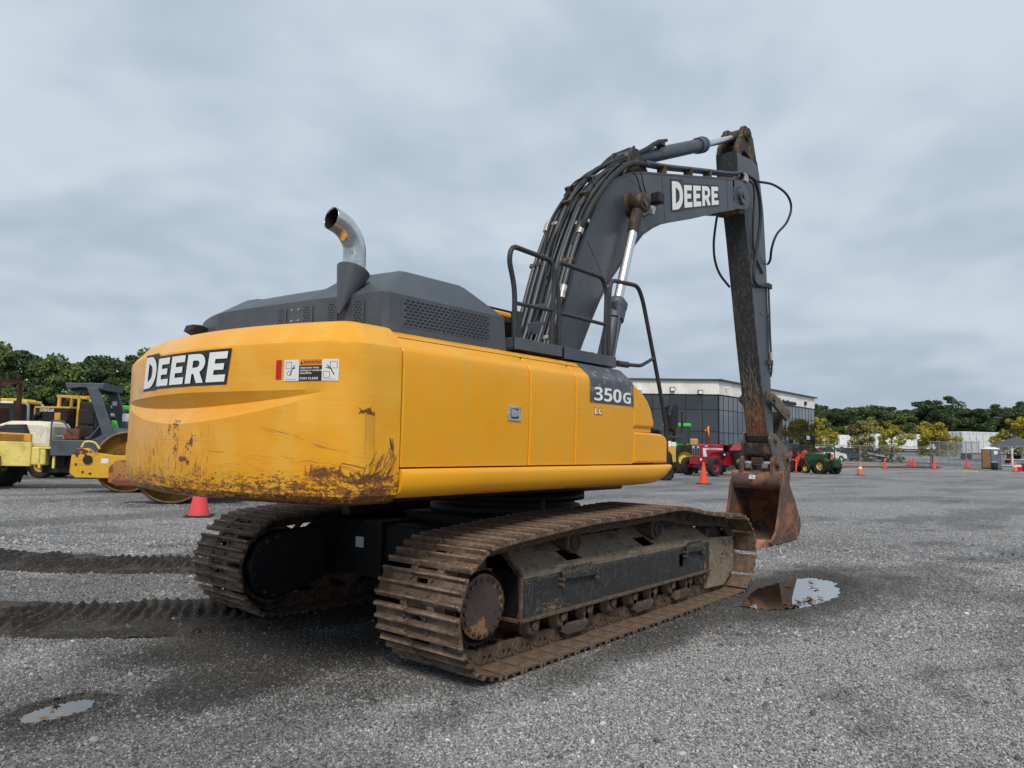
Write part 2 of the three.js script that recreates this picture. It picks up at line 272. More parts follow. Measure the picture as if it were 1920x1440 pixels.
{
  const lg = leafGeo(), R = rngOf(12), lm = [rgb(104, 68, 50), rgb(128, 92, 70), rgb(84, 50, 40), rgb(150, 120, 96)].map(c => std({ color: new THREE.Color().setRGB(c[0] ** 2.2, c[1] ** 2.2, c[2] ** 2.2), roughness: 0.7 }));
  const put = (x, z, s, lab, grp) => { const o = tag(mesh('fallen_leaf', lg, lm[Math.floor(R() * 4)]), lab, 'leaf', grp); o.position.set(x, Math.max(groundH(x, z), 0) + 0.006 + 0.15 * s, z); o.rotation.set((R() - .5) * .7, R() * 6.3, (R() - .5) * .7); o.scale.setScalar(s); };
  for (let i = 0; i < 22; i++) { const t = R(); put(1.62 + 1.0 * t + 0.1 * R(), 2.28 + 0.14 * t + 0.1 * (R() - .5), 0.03 + 0.025 * R(), 'curled brown leaf floating along the edge of the puddle by the track', 'leaves along the near edge of the puddle'); }
  for (const [x, z] of [[2.95, 2.2], [3.05, 2.12], [2.9, 1.9], [3.4, 2.0]]) put(x, z, 0.05, 'brown leaf floating out in the pale open puddle water', 'leaves out in the puddle');
  for (const [x, z, s] of [[-4.13, -0.02, 0.03], [-4.28, 0.24, 0.04], [-4.2, 0.23, 0.025], [-4.2, 0.12, 0.02]]) put(x, z, s, 'dark red leaf in the small puddle on the gravel', 'leaves in the small puddle');
  put(-1.75, 3.65, 0.03, 'small tan leaf lying alone on the open gravel');
}
// ---------------------------------------------------------------- materials
const font = await new FontLoader().loadAsync('fonts/droid/droid_sans_bold.typeface.json');
const lin = (r, g, b) => new THREE.Color().setRGB(((r / 255 + 0.055) / 1.055) ** 2.4, ((g / 255 + 0.055) / 1.055) ** 2.4, ((b / 255 + 0.055) / 1.055) ** 2.4);
const YEL = rgb(244, 169, 2);
const yellowMap = canvasTex(1024, 1024, (c, w, h) => {
  const id = c.createImageData(w, h), d = id.data, R = rngOf(64);
  for (let j = 0; j < h; j++) for (let i = 0; i < w; i++) { const u = i / w, v = j / h, n = fbm(u * 5, v * 5, 5, 3, 5), st = fbm(u * 60, v * 7, 4, 8, 60, 7), k = 1 + 0.06 * (n - 0.5) + 0.03 * (hash2(i, j, 2) - 0.5); let q = [YEL[0] * k, YEL[1] * k, YEL[2] * k]; q = mix3(q, rgb(222, 180, 96), 0.34 * sstep(0.52, 0.74, st) * sstep(0.4, 0.6, n)); const o = (j * w + i) * 4; d[o] = clamp(q[0]) * 255; d[o + 1] = clamp(q[1]) * 255; d[o + 2] = clamp(q[2]) * 255; d[o + 3] = 255; }
  c.putImageData(id, 0, 0);
  for (let i = 0; i < 90; i++) { const x = R() * w, y = R() * h, a = (R() - .5) * 1.2, l = 6 + 50 * R() * R(); c.strokeStyle = R() < .6 ? `rgba(250,214,140,${0.15 + 0.3 * R()})` : `rgba(126,84,30,${0.15 + 0.35 * R()})`; c.lineWidth = 0.5 + R(); c.beginPath(); c.moveTo(x, y); c.lineTo(x + l * Math.cos(a), y + l * Math.sin(a)); c.stroke(); }
}); yellowMap.repeat.set(1 / 3.1, 1 / 3.1);
const rough1 = roughTex(0.26, 0.5, 6, 21, 1.3);
const M = {
  yellow: phys({ map: yellowMap, roughnessMap: rough1, roughness: 1, clearcoat: 0.32, clearcoatRoughness: 0.12, bumpMap: bumpTex(3, 2, 33, 1.9, 128), bumpScale: 0.006 }),
  grey: std({ map: wornTex(rgb(76, 83, 92), rgb(84, 91, 99), rgb(96, 99, 103), { size: 1.4, f: 5, sf: 60, scut: 0.8, grain: 0.05, seed: 4 }), roughness: 0.5 }),
  boom: phys({ map: wornTex(rgb(60, 65, 73), rgb(70, 75, 81), rgb(50, 46, 42), { size: 1.6, f: 5, cut: 0.6, sf: 26, scut: 0.78, grain: 0.05, seed: 14 }), roughness: 0.42, clearcoat: 0.2, clearcoatRoughness: 0.4 }),
  black: std({ map: wornTex(rgb(28, 29, 32), rgb(38, 37, 37), rgb(62, 58, 54), { size: 0.8, f: 7, sf: 50, scut: 0.76, seed: 24 }), roughness: 0.6 }),
  rail: std({ map: wornTex(rgb(46, 48, 51), rgb(56, 57, 59), rgb(82, 79, 74), { size: 0.6, f: 8, sf: 44, scut: 0.78, seed: 25 }), roughness: 0.5 }),
  rubber: std({ color: lin(40, 40, 41), roughness: 0.62, bumpMap: bumpTex(40, 3, 5, 0.3, 256), bumpScale: 0.001 }),
  chrome: std({ color: new THREE.Color().setRGB(0.72, 0.73, 0.74), metalness: 1, roughness: 0.38 }),
  zinc: std({ map: wornTex(rgb(198, 200, 202), rgb(170, 168, 160), rgb(120, 96, 70), { size: 0.3, f: 6, seed: 26 }), metalness: 0.6, roughness: 0.45 }),
  stackSteel: std({ map: wornTex(rgb(206, 208, 210), rgb(188, 184, 178), rgb(140, 124, 106), { size: 0.5, f: 5, cut: 0.62, sf: 30, scut: 0.76, seed: 27 }), metalness: 1, roughnessMap: roughTex(0.12, 0.3, 7, 5, 0.4), roughness: 1 }),
  soot: std({ color: lin(34, 28, 24), roughness: 1 }),
  shoe: std({ map: wornTex(rgb(94, 77, 64), rgb(120, 100, 83), rgb(62, 50, 42), { size: 0.9, f: 7, cut: 0.54, sf: 40, scut: 0.7, grain: 0.2, seed: 28 }), bumpMap: bumpTex(36, 4, 6, 0.5), bumpScale: 0.004, roughness: 0.82, metalness: 0.12, vertexColors: true }),
  rusty: std({ map: wornTex(rgb(82, 70, 61), rgb(112, 91, 72), rgb(54, 45, 39), { size: 0.5, f: 6, cut: 0.55, sf: 30, scut: 0.7, grain: 0.18, seed: 29 }), bumpMap: bumpTex(30, 4, 6, 0.4), bumpScale: 0.003, roughness: 0.85 }),
  hub: std({ map: wornTex(rgb(84, 69, 64), rgb(156, 118, 78), rgb(66, 52, 46), { size: 0.9, f: 3, cut: 0.53, soft: 0.02, sf: 30, scut: 0.74, seed: 36 }), roughness: 0.6, metalness: 0.1 }),
  frameTop: std({ map: wornTex(rgb(138, 124, 106), rgb(96, 90, 82), rgb(164, 144, 116), { size: 1.1, f: 6, cut: 0.58, sf: 34, scut: 0.66, grain: 0.14, seed: 30, aniso: 2 }), bumpMap: bumpTex(40, 4, 8, 0.6), bumpScale: 0.002, roughness: 0.85 }),
  bucket: std({ map: wornTex(rgb(98, 78, 70), rgb(148, 102, 78), rgb(74, 60, 56), { size: 1.5, f: 4, cut: 0.56, soft: 0.12, sf: 26, scut: 0.68, grain: 0.14, seed: 32 }), bumpMap: bumpTex(26, 5, 9, 0.6), bumpScale: 0.004, roughness: 0.85 }),
  coupler: std({ map: wornTex(rgb(108, 104, 98), rgb(96, 76, 56), rgb(148, 142, 132), { size: 0.8, f: 5, cut: 0.55, sf: 22, scut: 0.68, grain: 0.12, seed: 33 }), bumpMap: bumpTex(30, 4, 10, 0.5), bumpScale: 0.003, roughness: 0.75, metalness: 0.15 }),
  greasy: std({ map: wornTex(rgb(58, 50, 42), rgb(104, 84, 62), rgb(40, 34, 30), { size: 0.6, f: 6, sf: 30, seed: 34 }), roughness: 0.7 }),
  glassDark: phys({ color: lin(26, 30, 34), roughness: 0.05, clearcoat: 1, clearcoatRoughness: 0.03 }),
  glass: phys({ color: 0xcfd8da, transmission: 1, thickness: 0, roughness: 0.03 }),
  white: std({ color: lin(246, 247, 247), roughness: 0.45 }),
  inkBlack: std({ color: lin(34, 34, 38), roughness: 0.45 }),
  red: std({ color: lin(196, 24, 32), roughness: 0.4 }),
};
// black painted side of the crawler frame, scratched through to tan dust and rust
M.frameSide = std({ roughness: 0.6, map: canvasTex(2048, 512, (c, w, h) => {
  const R = rngOf(5); c.fillStyle = '#2c2e31'; c.fillRect(0, 0, w, h);
  for (let i = 0; i < 3000; i++) { const x = R() * w, y = R() * h, l = 14 + 130 * R() * R(), a = R() < 0.6 ? R() * 6.3 : (R() - .5) * .3 + 1.57; c.strokeStyle = `rgba(${R() < .5 ? '160,142,116' : '122,110,96'},${0.15 + 0.4 * R()})`; c.lineWidth = 0.8 + R() * R() * 4; c.beginPath(); c.moveTo(x, y); c.lineTo(x + l * Math.cos(a), y + l * Math.sin(a)); c.stroke(); }
  const blot = (bx, by, bw, bh, n, col) => { for (let i = 0; i < n; i++) { const x = bx + (R() + R() - 1) * bw, y = by + (R() + R() - 1) * bh; c.fillStyle = `rgba(${col},${0.25 + 0.5 * R()})`; c.beginPath(); c.ellipse(x, y, 2 + 10 * R(), 1 + 4 * R(), R() * 3, 0, 6.3); c.fill(); } };
  blot(820, 300, 60, 60, 160, '168,136,96'); blot(920, 210, 20, 46, 60, '176,128,80'); blot(1330, 230, 150, 70, 160, '160,132,96'); blot(240, 320, 200, 110, 160, '128,118,104'); blot(640, 360, 160, 80, 90, '124,112,98');
  for (let i = 0; i < 900; i++) { const x = R() * w; c.fillStyle = `rgba(150,116,82,${0.3 + 0.4 * R()})`; c.fillRect(x, h - 40 * R() * R(), 3 + 12 * R(), 3 + 5 * R()); c.fillStyle = `rgba(132,120,100,${0.2 + 0.4 * R()})`; c.fillRect(R() * w, 46 * R() * R(), 4 + 16 * R(), 2 + 4 * R()); }
}) });
M.frameSide.map.repeat.set(1 / 3.4, 1 / 0.6);
// arm underside: dark grime above, scraped to bare rusty steel below
const armMap = canvasTex(512, 2048, (c, w, h) => {
  const R = rngOf(15); c.fillStyle = '#2b2d31'; c.fillRect(0, 0, w, h);
  const im = c.getImageData(0, 0, w, h), d = im.data;
  for (let y = 0; y < h; y++) for (let x = 0; x < w; x++) { // canvas top = upper end of the arm
    const t = y / h, e = Math.abs(x / w - 0.5) * 2, n = fbm(x / 38, y / 60, 5, 3), m = fbm(x / 10, y / 22, 4, 9), o = (y * w + x) * 4;
    let k = [d[o] / 255, d[o + 1] / 255, d[o + 2] / 255];
    k = mix3(k, rgb(66, 57, 48), sstep(0.6, 0.72, n) * 0.4);
    k = mix3(k, rgb(106, 62, 40), sstep(0.44, 0.56, n * 0.55 + 0.42 * sstep(0.72, 1.05, t) + 0.12 * sstep(0.8, 1, e) * sstep(0.6, 0.75, t)));
    k = mix3(k, rgb(158, 138, 108), sstep(0.5, 0.6, m * 0.75 + 0.17 * sstep(0.66, 0.86, t) * (1 - sstep(0.6, 0.95, e)) - 0.1 * sstep(0.88, 1, t)) * 0.7);
    k = mix3(k, rgb(140, 124, 100), sstep(0.7, 0.76, m + 0.18 * sstep(0.9, 1, e)) * 0.6 * sstep(0.35, 0.5, t));
    d[o] = k[0] * 255; d[o + 1] = k[1] * 255; d[o + 2] = k[2] * 255;
  }
  c.putImageData(im, 0, 0);
  for (let i = 0; i < 260; i++) { const y = h * (0.3 + 0.68 * R()), x = R() * w, a = 1.57 + (R() - .5) * (R() < .3 ? 2.6 : .5), l = 20 + 130 * R(); c.strokeStyle = `rgba(190,178,158,${0.2 + 0.5 * R()})`; c.lineWidth = 0.8 + 1.6 * R(); c.beginPath(); c.moveTo(x, y); c.quadraticCurveTo(x + (R() - .5) * 50, y + l * .5 * Math.sin(a), x + l * Math.cos(a), y + l * Math.sin(a)); c.stroke(); }
});
M.armUnder = std({ map: armMap, roughness: 0.72, bumpMap: bumpTex(30, 4, 19, 0.25), bumpScale: 0.002 });
// letters of the maker's logo as outlines on a unit cell
const LET = {
  E: { w: 0.74, o: [[0, 0], [.74, 0], [.74, .235], [.27, .235], [.27, .4], [.64, .4], [.64, .61], [.27, .61], [.27, .765], [.72, .765], [.72, 1], [0, 1]] },
  D: { w: 0.82, o: [[0, 0], [.34, 0], ...arc(.36, .46, .46, -Math.PI / 2, 0, 6).slice(1), ...arc(.36, .54, .46, 0, Math.PI / 2, 6), [0, 1]], h: [[.27, .22], [.27, .78], [.36, .78], ...arc(.36, .54, .2, Math.PI / 2, 0, 5), ...arc(.36, .46, .2, 0, -Math.PI / 2, 5), [.36, .22]] },
  R: { w: 0.84, o: [[0, 0], [.27, 0], [.27, .32], [.36, .32], [.54, 0], [.84, 0], [.62, .38], ...arc(.5, .67, .32, -1.0, Math.PI / 2, 8), [0, 1]], h: [[.27, .53], [.27, .77], [.46, .77], ...arc(.46, .65, .12, Math.PI / 2, -Math.PI / 2, 5), [.46, .53]] },
};
function wordDeere(parent, place, W, H, shear) { // place(a, b, lift) -> point; a, b in metres from the lower left corner
  const spec = [['D', 1.17, -0.04], ['E', 1, 0], ['E', 1, 0], ['R', 1, 0], ['E', 1, 0.0]], gap = 0.115, total = spec.reduce((t, q) => t + LET[q[0]].w * q[1], 0) + gap * 4, k = W / total;
  let x = 0; const pad = 0.095 * H;
  const put = (name, pts, hole, lift, mat) => { const g = new THREE.ShapeGeometry((() => { const s = new THREE.Shape(pts.map(q => new THREE.Vector2(...q))); if (hole) s.holes.push(new THREE.Path(hole.map(q => new THREE.Vector2(...q)))); return s; })()); const p = g.attributes.position; for (let i = 0; i < p.count; i++) { const q = place(p.getX(i) + shear * p.getY(i), p.getY(i), lift); p.setXYZ(i, ...q); } g.computeVertexNormals(); boxUVi(g); return mesh(name, g, mat, parent); };
  for (const [n, [ch, s, dy]] of spec.entries()) {
    const pl = n ? gap * k / 2 : pad, pr = n < 4 ? gap * k / 2 - 0.0004 : pad * 1.1, L = LET[ch], f = q => [x + q[0] * s * k, (q[1] * s + dy) * H], w = L.w * s * k;
    put('decal_backing', [[x - pl, dy * H - pad], [x + w + pr, dy * H - pad], [x + w + pr, (s + dy) * H + pad], [x - pl, (s + dy) * H + pad]], null, 0.004, M.inkBlack);
    put('decal_letter', L.o.map(f), L.h && L.h.map(f), 0.008, M.white); x += w + gap * k;
  }
}
function boxUVi(g) { const p = g.attributes.position, uv = []; for (let i = 0; i < p.count; i++) uv.push(p.getX(i), p.getY(i)); g.setAttribute('uv', new THREE.Float32BufferAttribute(uv, 2)); }
function textMesh(name, str, size, depth, mat, parent, pos, rot = [0, 0, 0], width) {
  const g = new TextGeometry(str, { font, size, depth, curveSegments: 4, bevelEnabled: false }); g.computeBoundingBox(); const b = g.boundingBox; if (width) g.scale(width / (b.max.x - b.min.x), 1, 1);
  const m = mesh(name, g, mat, parent); m.position.set(...pos); m.rotation.set(...rot); return m;
}
// ---------------------------------------------------------------- the excavator (x forward, z to its right, base at the swing centre)
const EX = thing('excavator', 'large yellow and grey tracked excavator with its bucket resting on the gravel', 'excavator');
// --- crawler tracks
const TRK = (() => { // pitch line of the chain, once round
  const S = [-2.02, 0.47], I = [2.03, 0.445], rs = 0.375, ri = 0.35, pts = [];
  for (let i = 0; i <= 40; i++) pts.push([lerp(-2.02, 2.03, i / 40), 0.095]);
  pts.push(...arc(I[0], I[1], ri, -Math.PI / 2, Math.PI / 2 - 0.1, 26).slice(1));
  const top = new THREE.CatmullRomCurve3([[2.06, 0.795], [1.6, 0.82], [1.21, 0.862], [0.72, 0.938], [0.45, 0.945], [0, 0.928], [-0.5, 0.92], [-0.85, 0.918], [-1.3, 0.893], [-1.7, 0.868], [-2.0, 0.845]].map(q => V3(q[0], q[1], 0)));
  for (let i = 1; i < 60; i++) { const q = top.getPointAt(i / 60); pts.push([q.x, q.y]); }
  pts.push(...arc(S[0], S[1], rs, Math.PI / 2 + 0.02, Math.PI * 1.5, 28).slice(0, -1));
  const L = [0]; for (let i = 1; i <= pts.length; i++) { const a = pts[i - 1], b = pts[i % pts.length]; L.push(L[i - 1] + Math.hypot(b[0] - a[0], b[1] - a[1])); }
  const at = s => { const T = L[pts.length]; s = ((s % T) + T) % T; let i = 1; while (L[i] < s) i++; const a = pts[i - 1], b = pts[i % pts.length], t = (s - L[i - 1]) / (L[i] - L[i - 1]); return [lerp(a[0], b[0], t), lerp(a[1], b[1], t)]; };
  return { at, len: L[pts.length], n: 48 };
})();
const PITCH = TRK.len / TRK.n;
function shoeGeo() { // along x the travel, -y outward
  const h = PITCH / 2 - 0.0065, o = -0.067, t = 0.013, gh = 0.027;
  const gro = x => [[x - 0.022, o], [x - 0.011, o - gh * 0.8], [x - 0.007, o - gh], [x + 0.007, o - gh], [x + 0.011, o - gh * 0.8], [x + 0.022, o]];
  const A = [[-h, o + t * 0.4], [-h, o - 0.004], [-h + 0.012, o - gh * .9], [-h + 0.024, o - gh * .85], [-h + 0.04, o], ...gro(0), [h - 0.04, o], [h - 0.024, o - gh * .85], [h - 0.012, o - gh * .9], [h, o - 0.006], [h + 0.008, o + t * 0.5], [h + 0.004, o + t], [-h, o + t]];
  const b = mb(), W = 0.405;
  b.prism(A, -W, -0.055).prism(A, 0.055, W).prism([A[0], A[1], A[2], A[3], A[4], [-h + 0.044, o], [-h + 0.044, o + t], [-h, o + t]], -0.055, 0.055).prism([[-0.024, o], ...gro(0).slice(1), ...A.slice(11, -1), [-0.024, o + t]], -0.055, 0.055);
  for (const z of [-0.1, 0.1]) for (const x of [-0.052, 0.05]) b.cyl([x, o + 0.002, z], [x, o - 0.016, z], 0.015, 0.014, 6);
  const g = b.geo(), p = g.attributes.position, col = [];
  for (let i = 0; i < p.count; i++) { const k = p.getY(i) < o - gh * 0.86 ? 1 : 0, v = fbm(p.getZ(i) * 14, p.getX(i) * 9, 3, 3), q = k * sstep(0.3, 0.55, v); col.push(1 + 1.3 * q, 1 + 1.5 * q, 1 + 1.75 * q); }
  g.setAttribute('color', new THREE.Float32BufferAttribute(col, 3)); return g;
}
function linkGeo() { // one pair of links with the bushing between
  const b = mb();
  for (const z of [-0.13, 0.13]) { b.prism([[-0.1, -0.052], [0.1, -0.052], [0.118, -0.02], [0.115, 0.035], [0.09, 0.064], [-0.085, 0.064], [-0.112, 0.035], [-0.118, -0.02]], z - 0.018, z + 0.018, 0.005, [arc(-0.03, -0.012, 0.02, 0, 6.28, 9).slice(0, -1), arc(0.04, -0.012, 0.02, 0, 6.28, 9).slice(0, -1)]); b.cyl([-0.108, 0, z - 0.028], [-0.108, 0, z + 0.028], 0.055, 0.055, 16); b.cyl([-0.108, 0, z - 0.038], [-0.108, 0, z + 0.038], 0.027, 0.027, 12); }
  b.cyl([-0.108, 0, -0.12], [-0.108, 0, 0.12], 0.034, 0.034, 12); return b.geo();
}
const SG = shoeGeo(), LG = linkGeo();
const tracks = [1, -1].map(s => {
  const T = partGroup('crawler_track', EX), z0 = 1.299 * s; T.userData = { label: s > 0 ? 'near steel crawler track with triple grouser shoes' : 'far steel crawler track beyond the undercarriage' };
  for (let i = 0; i < TRK.n; i++) {
    const a = TRK.at((i + 0.1) * PITCH), b = TRK.at((i + 1.1) * PITCH), ang = Math.atan2(b[1] - a[1], b[0] - a[0]), cx = (a[0] + b[0]) / 2, cy = (a[1] + b[1]) / 2;
    for (const [n, g, m] of [['track_shoe', SG, M.shoe], ['track_link', LG, M.rusty]]) { const o = mesh(n, g, m, T); o.position.set(cx, cy, z0); o.rotation.z = ang; if (s < 0) o.rotation.set(0, 0, ang); }
  }
  return T;
});
// --- crawler frames with rollers, sprocket and idler
for (const s of [1, -1]) {
  const Z = z => z * s, zz = (a, b) => s > 0 ? [a, b] : [-b, -a];
  const F = partGroup('track_frame', EX);
  const pr = (poly, a, b, bev, holes) => mb().prism(poly, ...zz(a, b), bev, holes);
  pr([[-1.62, 0.31], [1.62, 0.31], [1.62, 0.62], [-1.55, 0.62]], 1.495, 1.51, 0, [[[0.93, 0.4], [1.03, 0.4], [1.03, 0.53], [0.93, 0.53]]]).build('side_plate', M.frameSide, F);
  { // sloping top plate with two clean-out holes
    const H = x => [[x, 0.06], [x + 0.22, 0.06], [x + 0.21, 0.2], [x - 0.02, 0.2]], g = prismGeo([[-1.56, 0], [1.62, 0], [1.62, 0.4], [1.2, 0.47], [-1.35, 0.47], [-1.56, 0.4]], 0, 0.015, 0, [H(-0.93), H(0.31), [[-0.42, 0.33], [0.3, 0.33], [0.3, 0.42], [-0.42, 0.42]]]);
    g.applyMatrix4(new THREE.Matrix4().makeRotationX(-1.02 * s)); g.translate(0, 0.618, Z(1.497)); if (s < 0) g.translate(0, 0, 0); mb().add(g).build('top_plate', M.frameTop, F);
    mb().cyl([-1.57, 0.608, Z(1.49)], [1.62, 0.608, Z(1.49)], 0.022, 0.022, 12).build('bend_edge', M.frameTop, F);
  }
  mb().box(-1.63, 0.285, Z(1.12), 1.62, 0.31, Z(1.54), 0.006).box(-1.63, 0.285, Z(1.512), -1.6, 0.62, Z(1.54), 0.005).bar([-1.6, 0.62, Z(1.52)], [-1.58, 0.86, Z(1.24)], 0.03, 0.04).build('edge_rim', M.rusty, F);
  mb().box(-1.6, 0.32, Z(1.06), 1.6, 0.86, Z(1.08)).box(1.55, 0.32, Z(1.08), 1.6, 0.64, Z(1.48)).box(-1.6, 0.32, Z(1.08), -1.56, 0.64, Z(1.48)).box(-1.5, 0.86, Z(1.08), 1.5, 0.88, Z(1.24)).build('frame_core', M.black, F);
  mb().prism([[1.62, 0.1], [2.0, 0.085], [2.26, 0.2], [2.3, 0.3], [2.3, 0.56], [2.26, 0.6], [1.7, 0.63], [1.62, 0.6]], ...zz(1.42, 1.5), 0.012, [arc(2.0, 0.42, 0.035, 0, 6.28, 8).slice(0, -1).map(q => [q[0], 0.42 + (q[1] - .42) * .35])]).build('idler_guard', M.frameTop, F);
  for (const [x, w] of [[-1.12, 0.52], [1.02, 0.42]]) { // toothed step plates bolted to the side
    const teeth = []; for (let i = 0; i <= 12; i++) teeth.push([x + w - 0.06 - i * (w - 0.12) / 12, 0.62 + (i % 2 ? 0.012 : 0)]);
    const st = mb().prism([[x, 0.545], [x + w - 0.03, 0.525], [x + w, 0.6], ...teeth, [x, 0.6]], ...zz(1.525, 1.545), 0.002).box(x, 0.54, Z(1.51), x + 0.02, 0.6, Z(1.54)).box(x + w - 0.03, 0.54, Z(1.51), x + w - 0.01, 0.6, Z(1.54)).build('step_plate', M.frameSide, F);
    for (const bx of [x + 0.01, x + w - 0.02]) for (const by of [0.5, 0.545]) mb().cyl([bx, by, Z(1.508)], [bx, by, Z(1.555)], 0.019, 0.017, 6).build('bolt', M.rusty, F);
  }
  for (const x of [-1.42, -1.05, -0.68, -0.31, 0.06, 0.43, 0.8, 1.17, 1.5]) { // track rollers with end caps
    mb().lathe([[0, -0.2], [0.075, -0.2], [0.08, -0.16], [0.105, -0.155], [0.105, -0.125], [0.085, -0.12], [0.085, 0.12], [0.105, 0.125], [0.105, 0.155], [0.08, 0.16], [0.075, 0.2], [0, 0.2]], [x, 0.24, Z(1.3)], 'z', 20).box(x - 0.055, 0.215, Z(1.42), x + 0.055, 0.29, Z(1.5), 0.012).cyl([x, 0.24, Z(1.48)], [x, 0.24, Z(1.515)], 0.034, 0.03, 14).build('track_roller', M.rusty, F);
  }
  for (const x of [-0.86, 0.24, 0.99]) mb().prism([[x - 0.19, 0.3], [x - 0.185, 0.12], [x - 0.12, 0.085], [x + 0.12, 0.085], [x + 0.185, 0.13], [x + 0.19, 0.3], [x + 0.15, 0.3], [x + 0.12, 0.17], [x - 0.12, 0.17], [x - 0.15, 0.3]], ...zz(1.46, 1.5), 0.006).build('roller_guard', M.rusty, F);
  for (const x of [-0.8, 0.6]) { const r = mb().lathe([[0, -0.14], [0.085, -0.14], [0.09, -0.1], [0.09, 0.08], [0.1, 0.1], [0.1, 0.13], [0.085, 0.14], [0, 0.14]], [x, 0.8, Z(1.3)], 'z', 22).box(x - 0.05, 0.7, Z(1.1), x + 0.05, 0.86, Z(1.17)).build('carrier_roller', M.rusty, F); mb().lathe([[0, 0], [0.045, 0], [0.05, .01], [0.07, .01], [0.072, 0.002]], [x, 0.8, Z(1.445)], 'z', 20).build('roller_cap', M.black, F); }
  // final drive with its bolted cover, toothed sprocket
  const D = partGroup('final_drive', EX), cx = -2.02, cy = 0.47;
  mb().lathe([[0.3, -0.2], [0.3, 0.0], [0.27, 0.02], [0.255, 0.12], [0.25, 0.2]].map(q => [q[0], q[1] * s]), [cx, cy, Z(1.3)], 'z', 36).build('hub_drum', M.rusty, D);
  mb().lathe([[0, 0.024], [0.2, 0.022], [0.222, 0.014], [0.226, 0], [0, 0]].map(q => [q[0], q[1] * s]), [cx, cy, Z(1.5)], 'z', 40).build('hub_cover', M.hub, D);
  for (let i = 0; i < 20; i++) { const a = i / 20 * 6.2832 + 0.1; mb().cyl([cx + 0.192 * Math.cos(a), cy + 0.192 * Math.sin(a), Z(1.515)], [cx + 0.192 * Math.cos(a), cy + 0.192 * Math.sin(a), Z(1.538)], 0.0165, 0.015, 6).build('bolt', M.greasy, D); }
  const tooth = []; for (let i = 0; i < 42; i++) { const a = i / 42 * 6.2832, r = i % 2 ? 0.315 : 0.365; tooth.push([cx + r * Math.cos(a), cy + r * Math.sin(a)]); }
  mb().prism(tooth, ...zz(1.265, 1.335), 0.004).build('sprocket', M.rusty, D);
  mb().lathe([[0, -0.09], [0.12, -0.09], [0.13, -0.05], [0.27, -0.045], [0.3, -0.08], [0.3, 0.08], [0.27, 0.045], [0.13, 0.05], [0.12, 0.09], [0, 0.09]], [2.03, 0.445, Z(1.3)], 'z', 36).build('idler_wheel', M.rusty, F);
  mb().prism([...arc(-2.02, 0.47, 0.3, Math.PI * 0.55, Math.PI * 1.45, 16), [-1.55, 0.28], [-1.5, 0.4], [-1.5, 0.62], [-1.62, 0.8]], ...zz(0.98, 1.06), 0.02).build('motor_cover', M.black, D);
  for (let i = 0; i < 8; i++) { const a = Math.PI * (0.55 + 0.9 * i / 7); mb().cyl([-2.02 + 0.26 * Math.cos(a), 0.47 + 0.26 * Math.sin(a), Z(0.985)], [-2.02 + 0.26 * Math.cos(a), 0.47 + 0.26 * Math.sin(a), Z(0.962)], 0.018, 0.016, 6).build('bolt', M.greasy, D); }
  mb().add(new THREE.TorusGeometry(0.33, 0.022, 8, 40).translate(-2.02, 0.47, Z(1.06))).build('cover_rim', M.greasy, D);
}
// --- centre frame and slewing ring
{
  const C = mb(); C.box(-0.85, 0.5, -0.62, 0.85, 0.93, 0.62, 0.03);
  for (const s of [1, -1]) for (const e of [1, -1]) C.add(prismGeo([[-0.34, 0.34], [0.34, 0.34], [0.34, 0.86], [-0.34, 0.86]], 0, 0.78, 0.01), new THREE.Matrix4().makeTranslation(e * 1.02, 0, 0.36 * s + (s < 0 ? -0.78 : 0)).multiply(new THREE.Matrix4().makeRotationY(0)));
  for (const e of [1, -1]) C.box(e * 0.75, 0.5, -0.5, e * 1.3, 0.84, 0.5, 0.02);
  const cb = C.build('centre_frame', M.black, EX);
  const st = gridGeo(1, 1, (u, v) => [-1.365, 0.6 + 0.1 * v, -0.72 + 0.12 * u]); mesh('sticker', st, M.white, cb).userData = { label: 'small white warning sticker on the dark frame' };
  mb().lathe([[0.3, 0.9], [0.78, 0.9], [0.78, 1.0], [0.72, 1.01], [0.72, 1.06], [0.82, 1.06], [0.82, 1.14], [0.3, 1.14]], [0, 0, 0], 'y', 48).build('slewing_ring', M.black, EX);
  mb().cyl([-0.5, 0.98, 0.86], [-0.5, 1.1, 0.86], 0.03).box(-1.62, 0.93, -0.62, -1.38, 1.02, -0.5, 0.01).build('grease_fitting', M.black, EX);
  mb().tube([[0.2, 1.2, 0.32], [0.22, 1.08, 0.33], [0.21, 0.92, 0.33]], 0.011, 6).build('drain_hose', M.rusty, EX);
  mb().box(-2.9, 1.225, -1.3, 0.55, 1.32, 1.28, 0.02).box(-2.6, 1.14, -0.9, 1.1, 1.23, 0.75, 0.02).box(0.5, 1.17, -1.3, 1.15, 1.3, 0.6, 0.02).box(-2.75, 1.3, -1.38, 0.05, 2.28, 1.38).box(0.05, 1.3, 0.5, 0.68, 1.7, 1.36).box(0.05, 1.3, 0.45, 0.9, 2.0, 0.55).build('frame_and_light_block', M.black, EX);  // frame beams, plus unseen inner boxes added behind the panels to block light
}
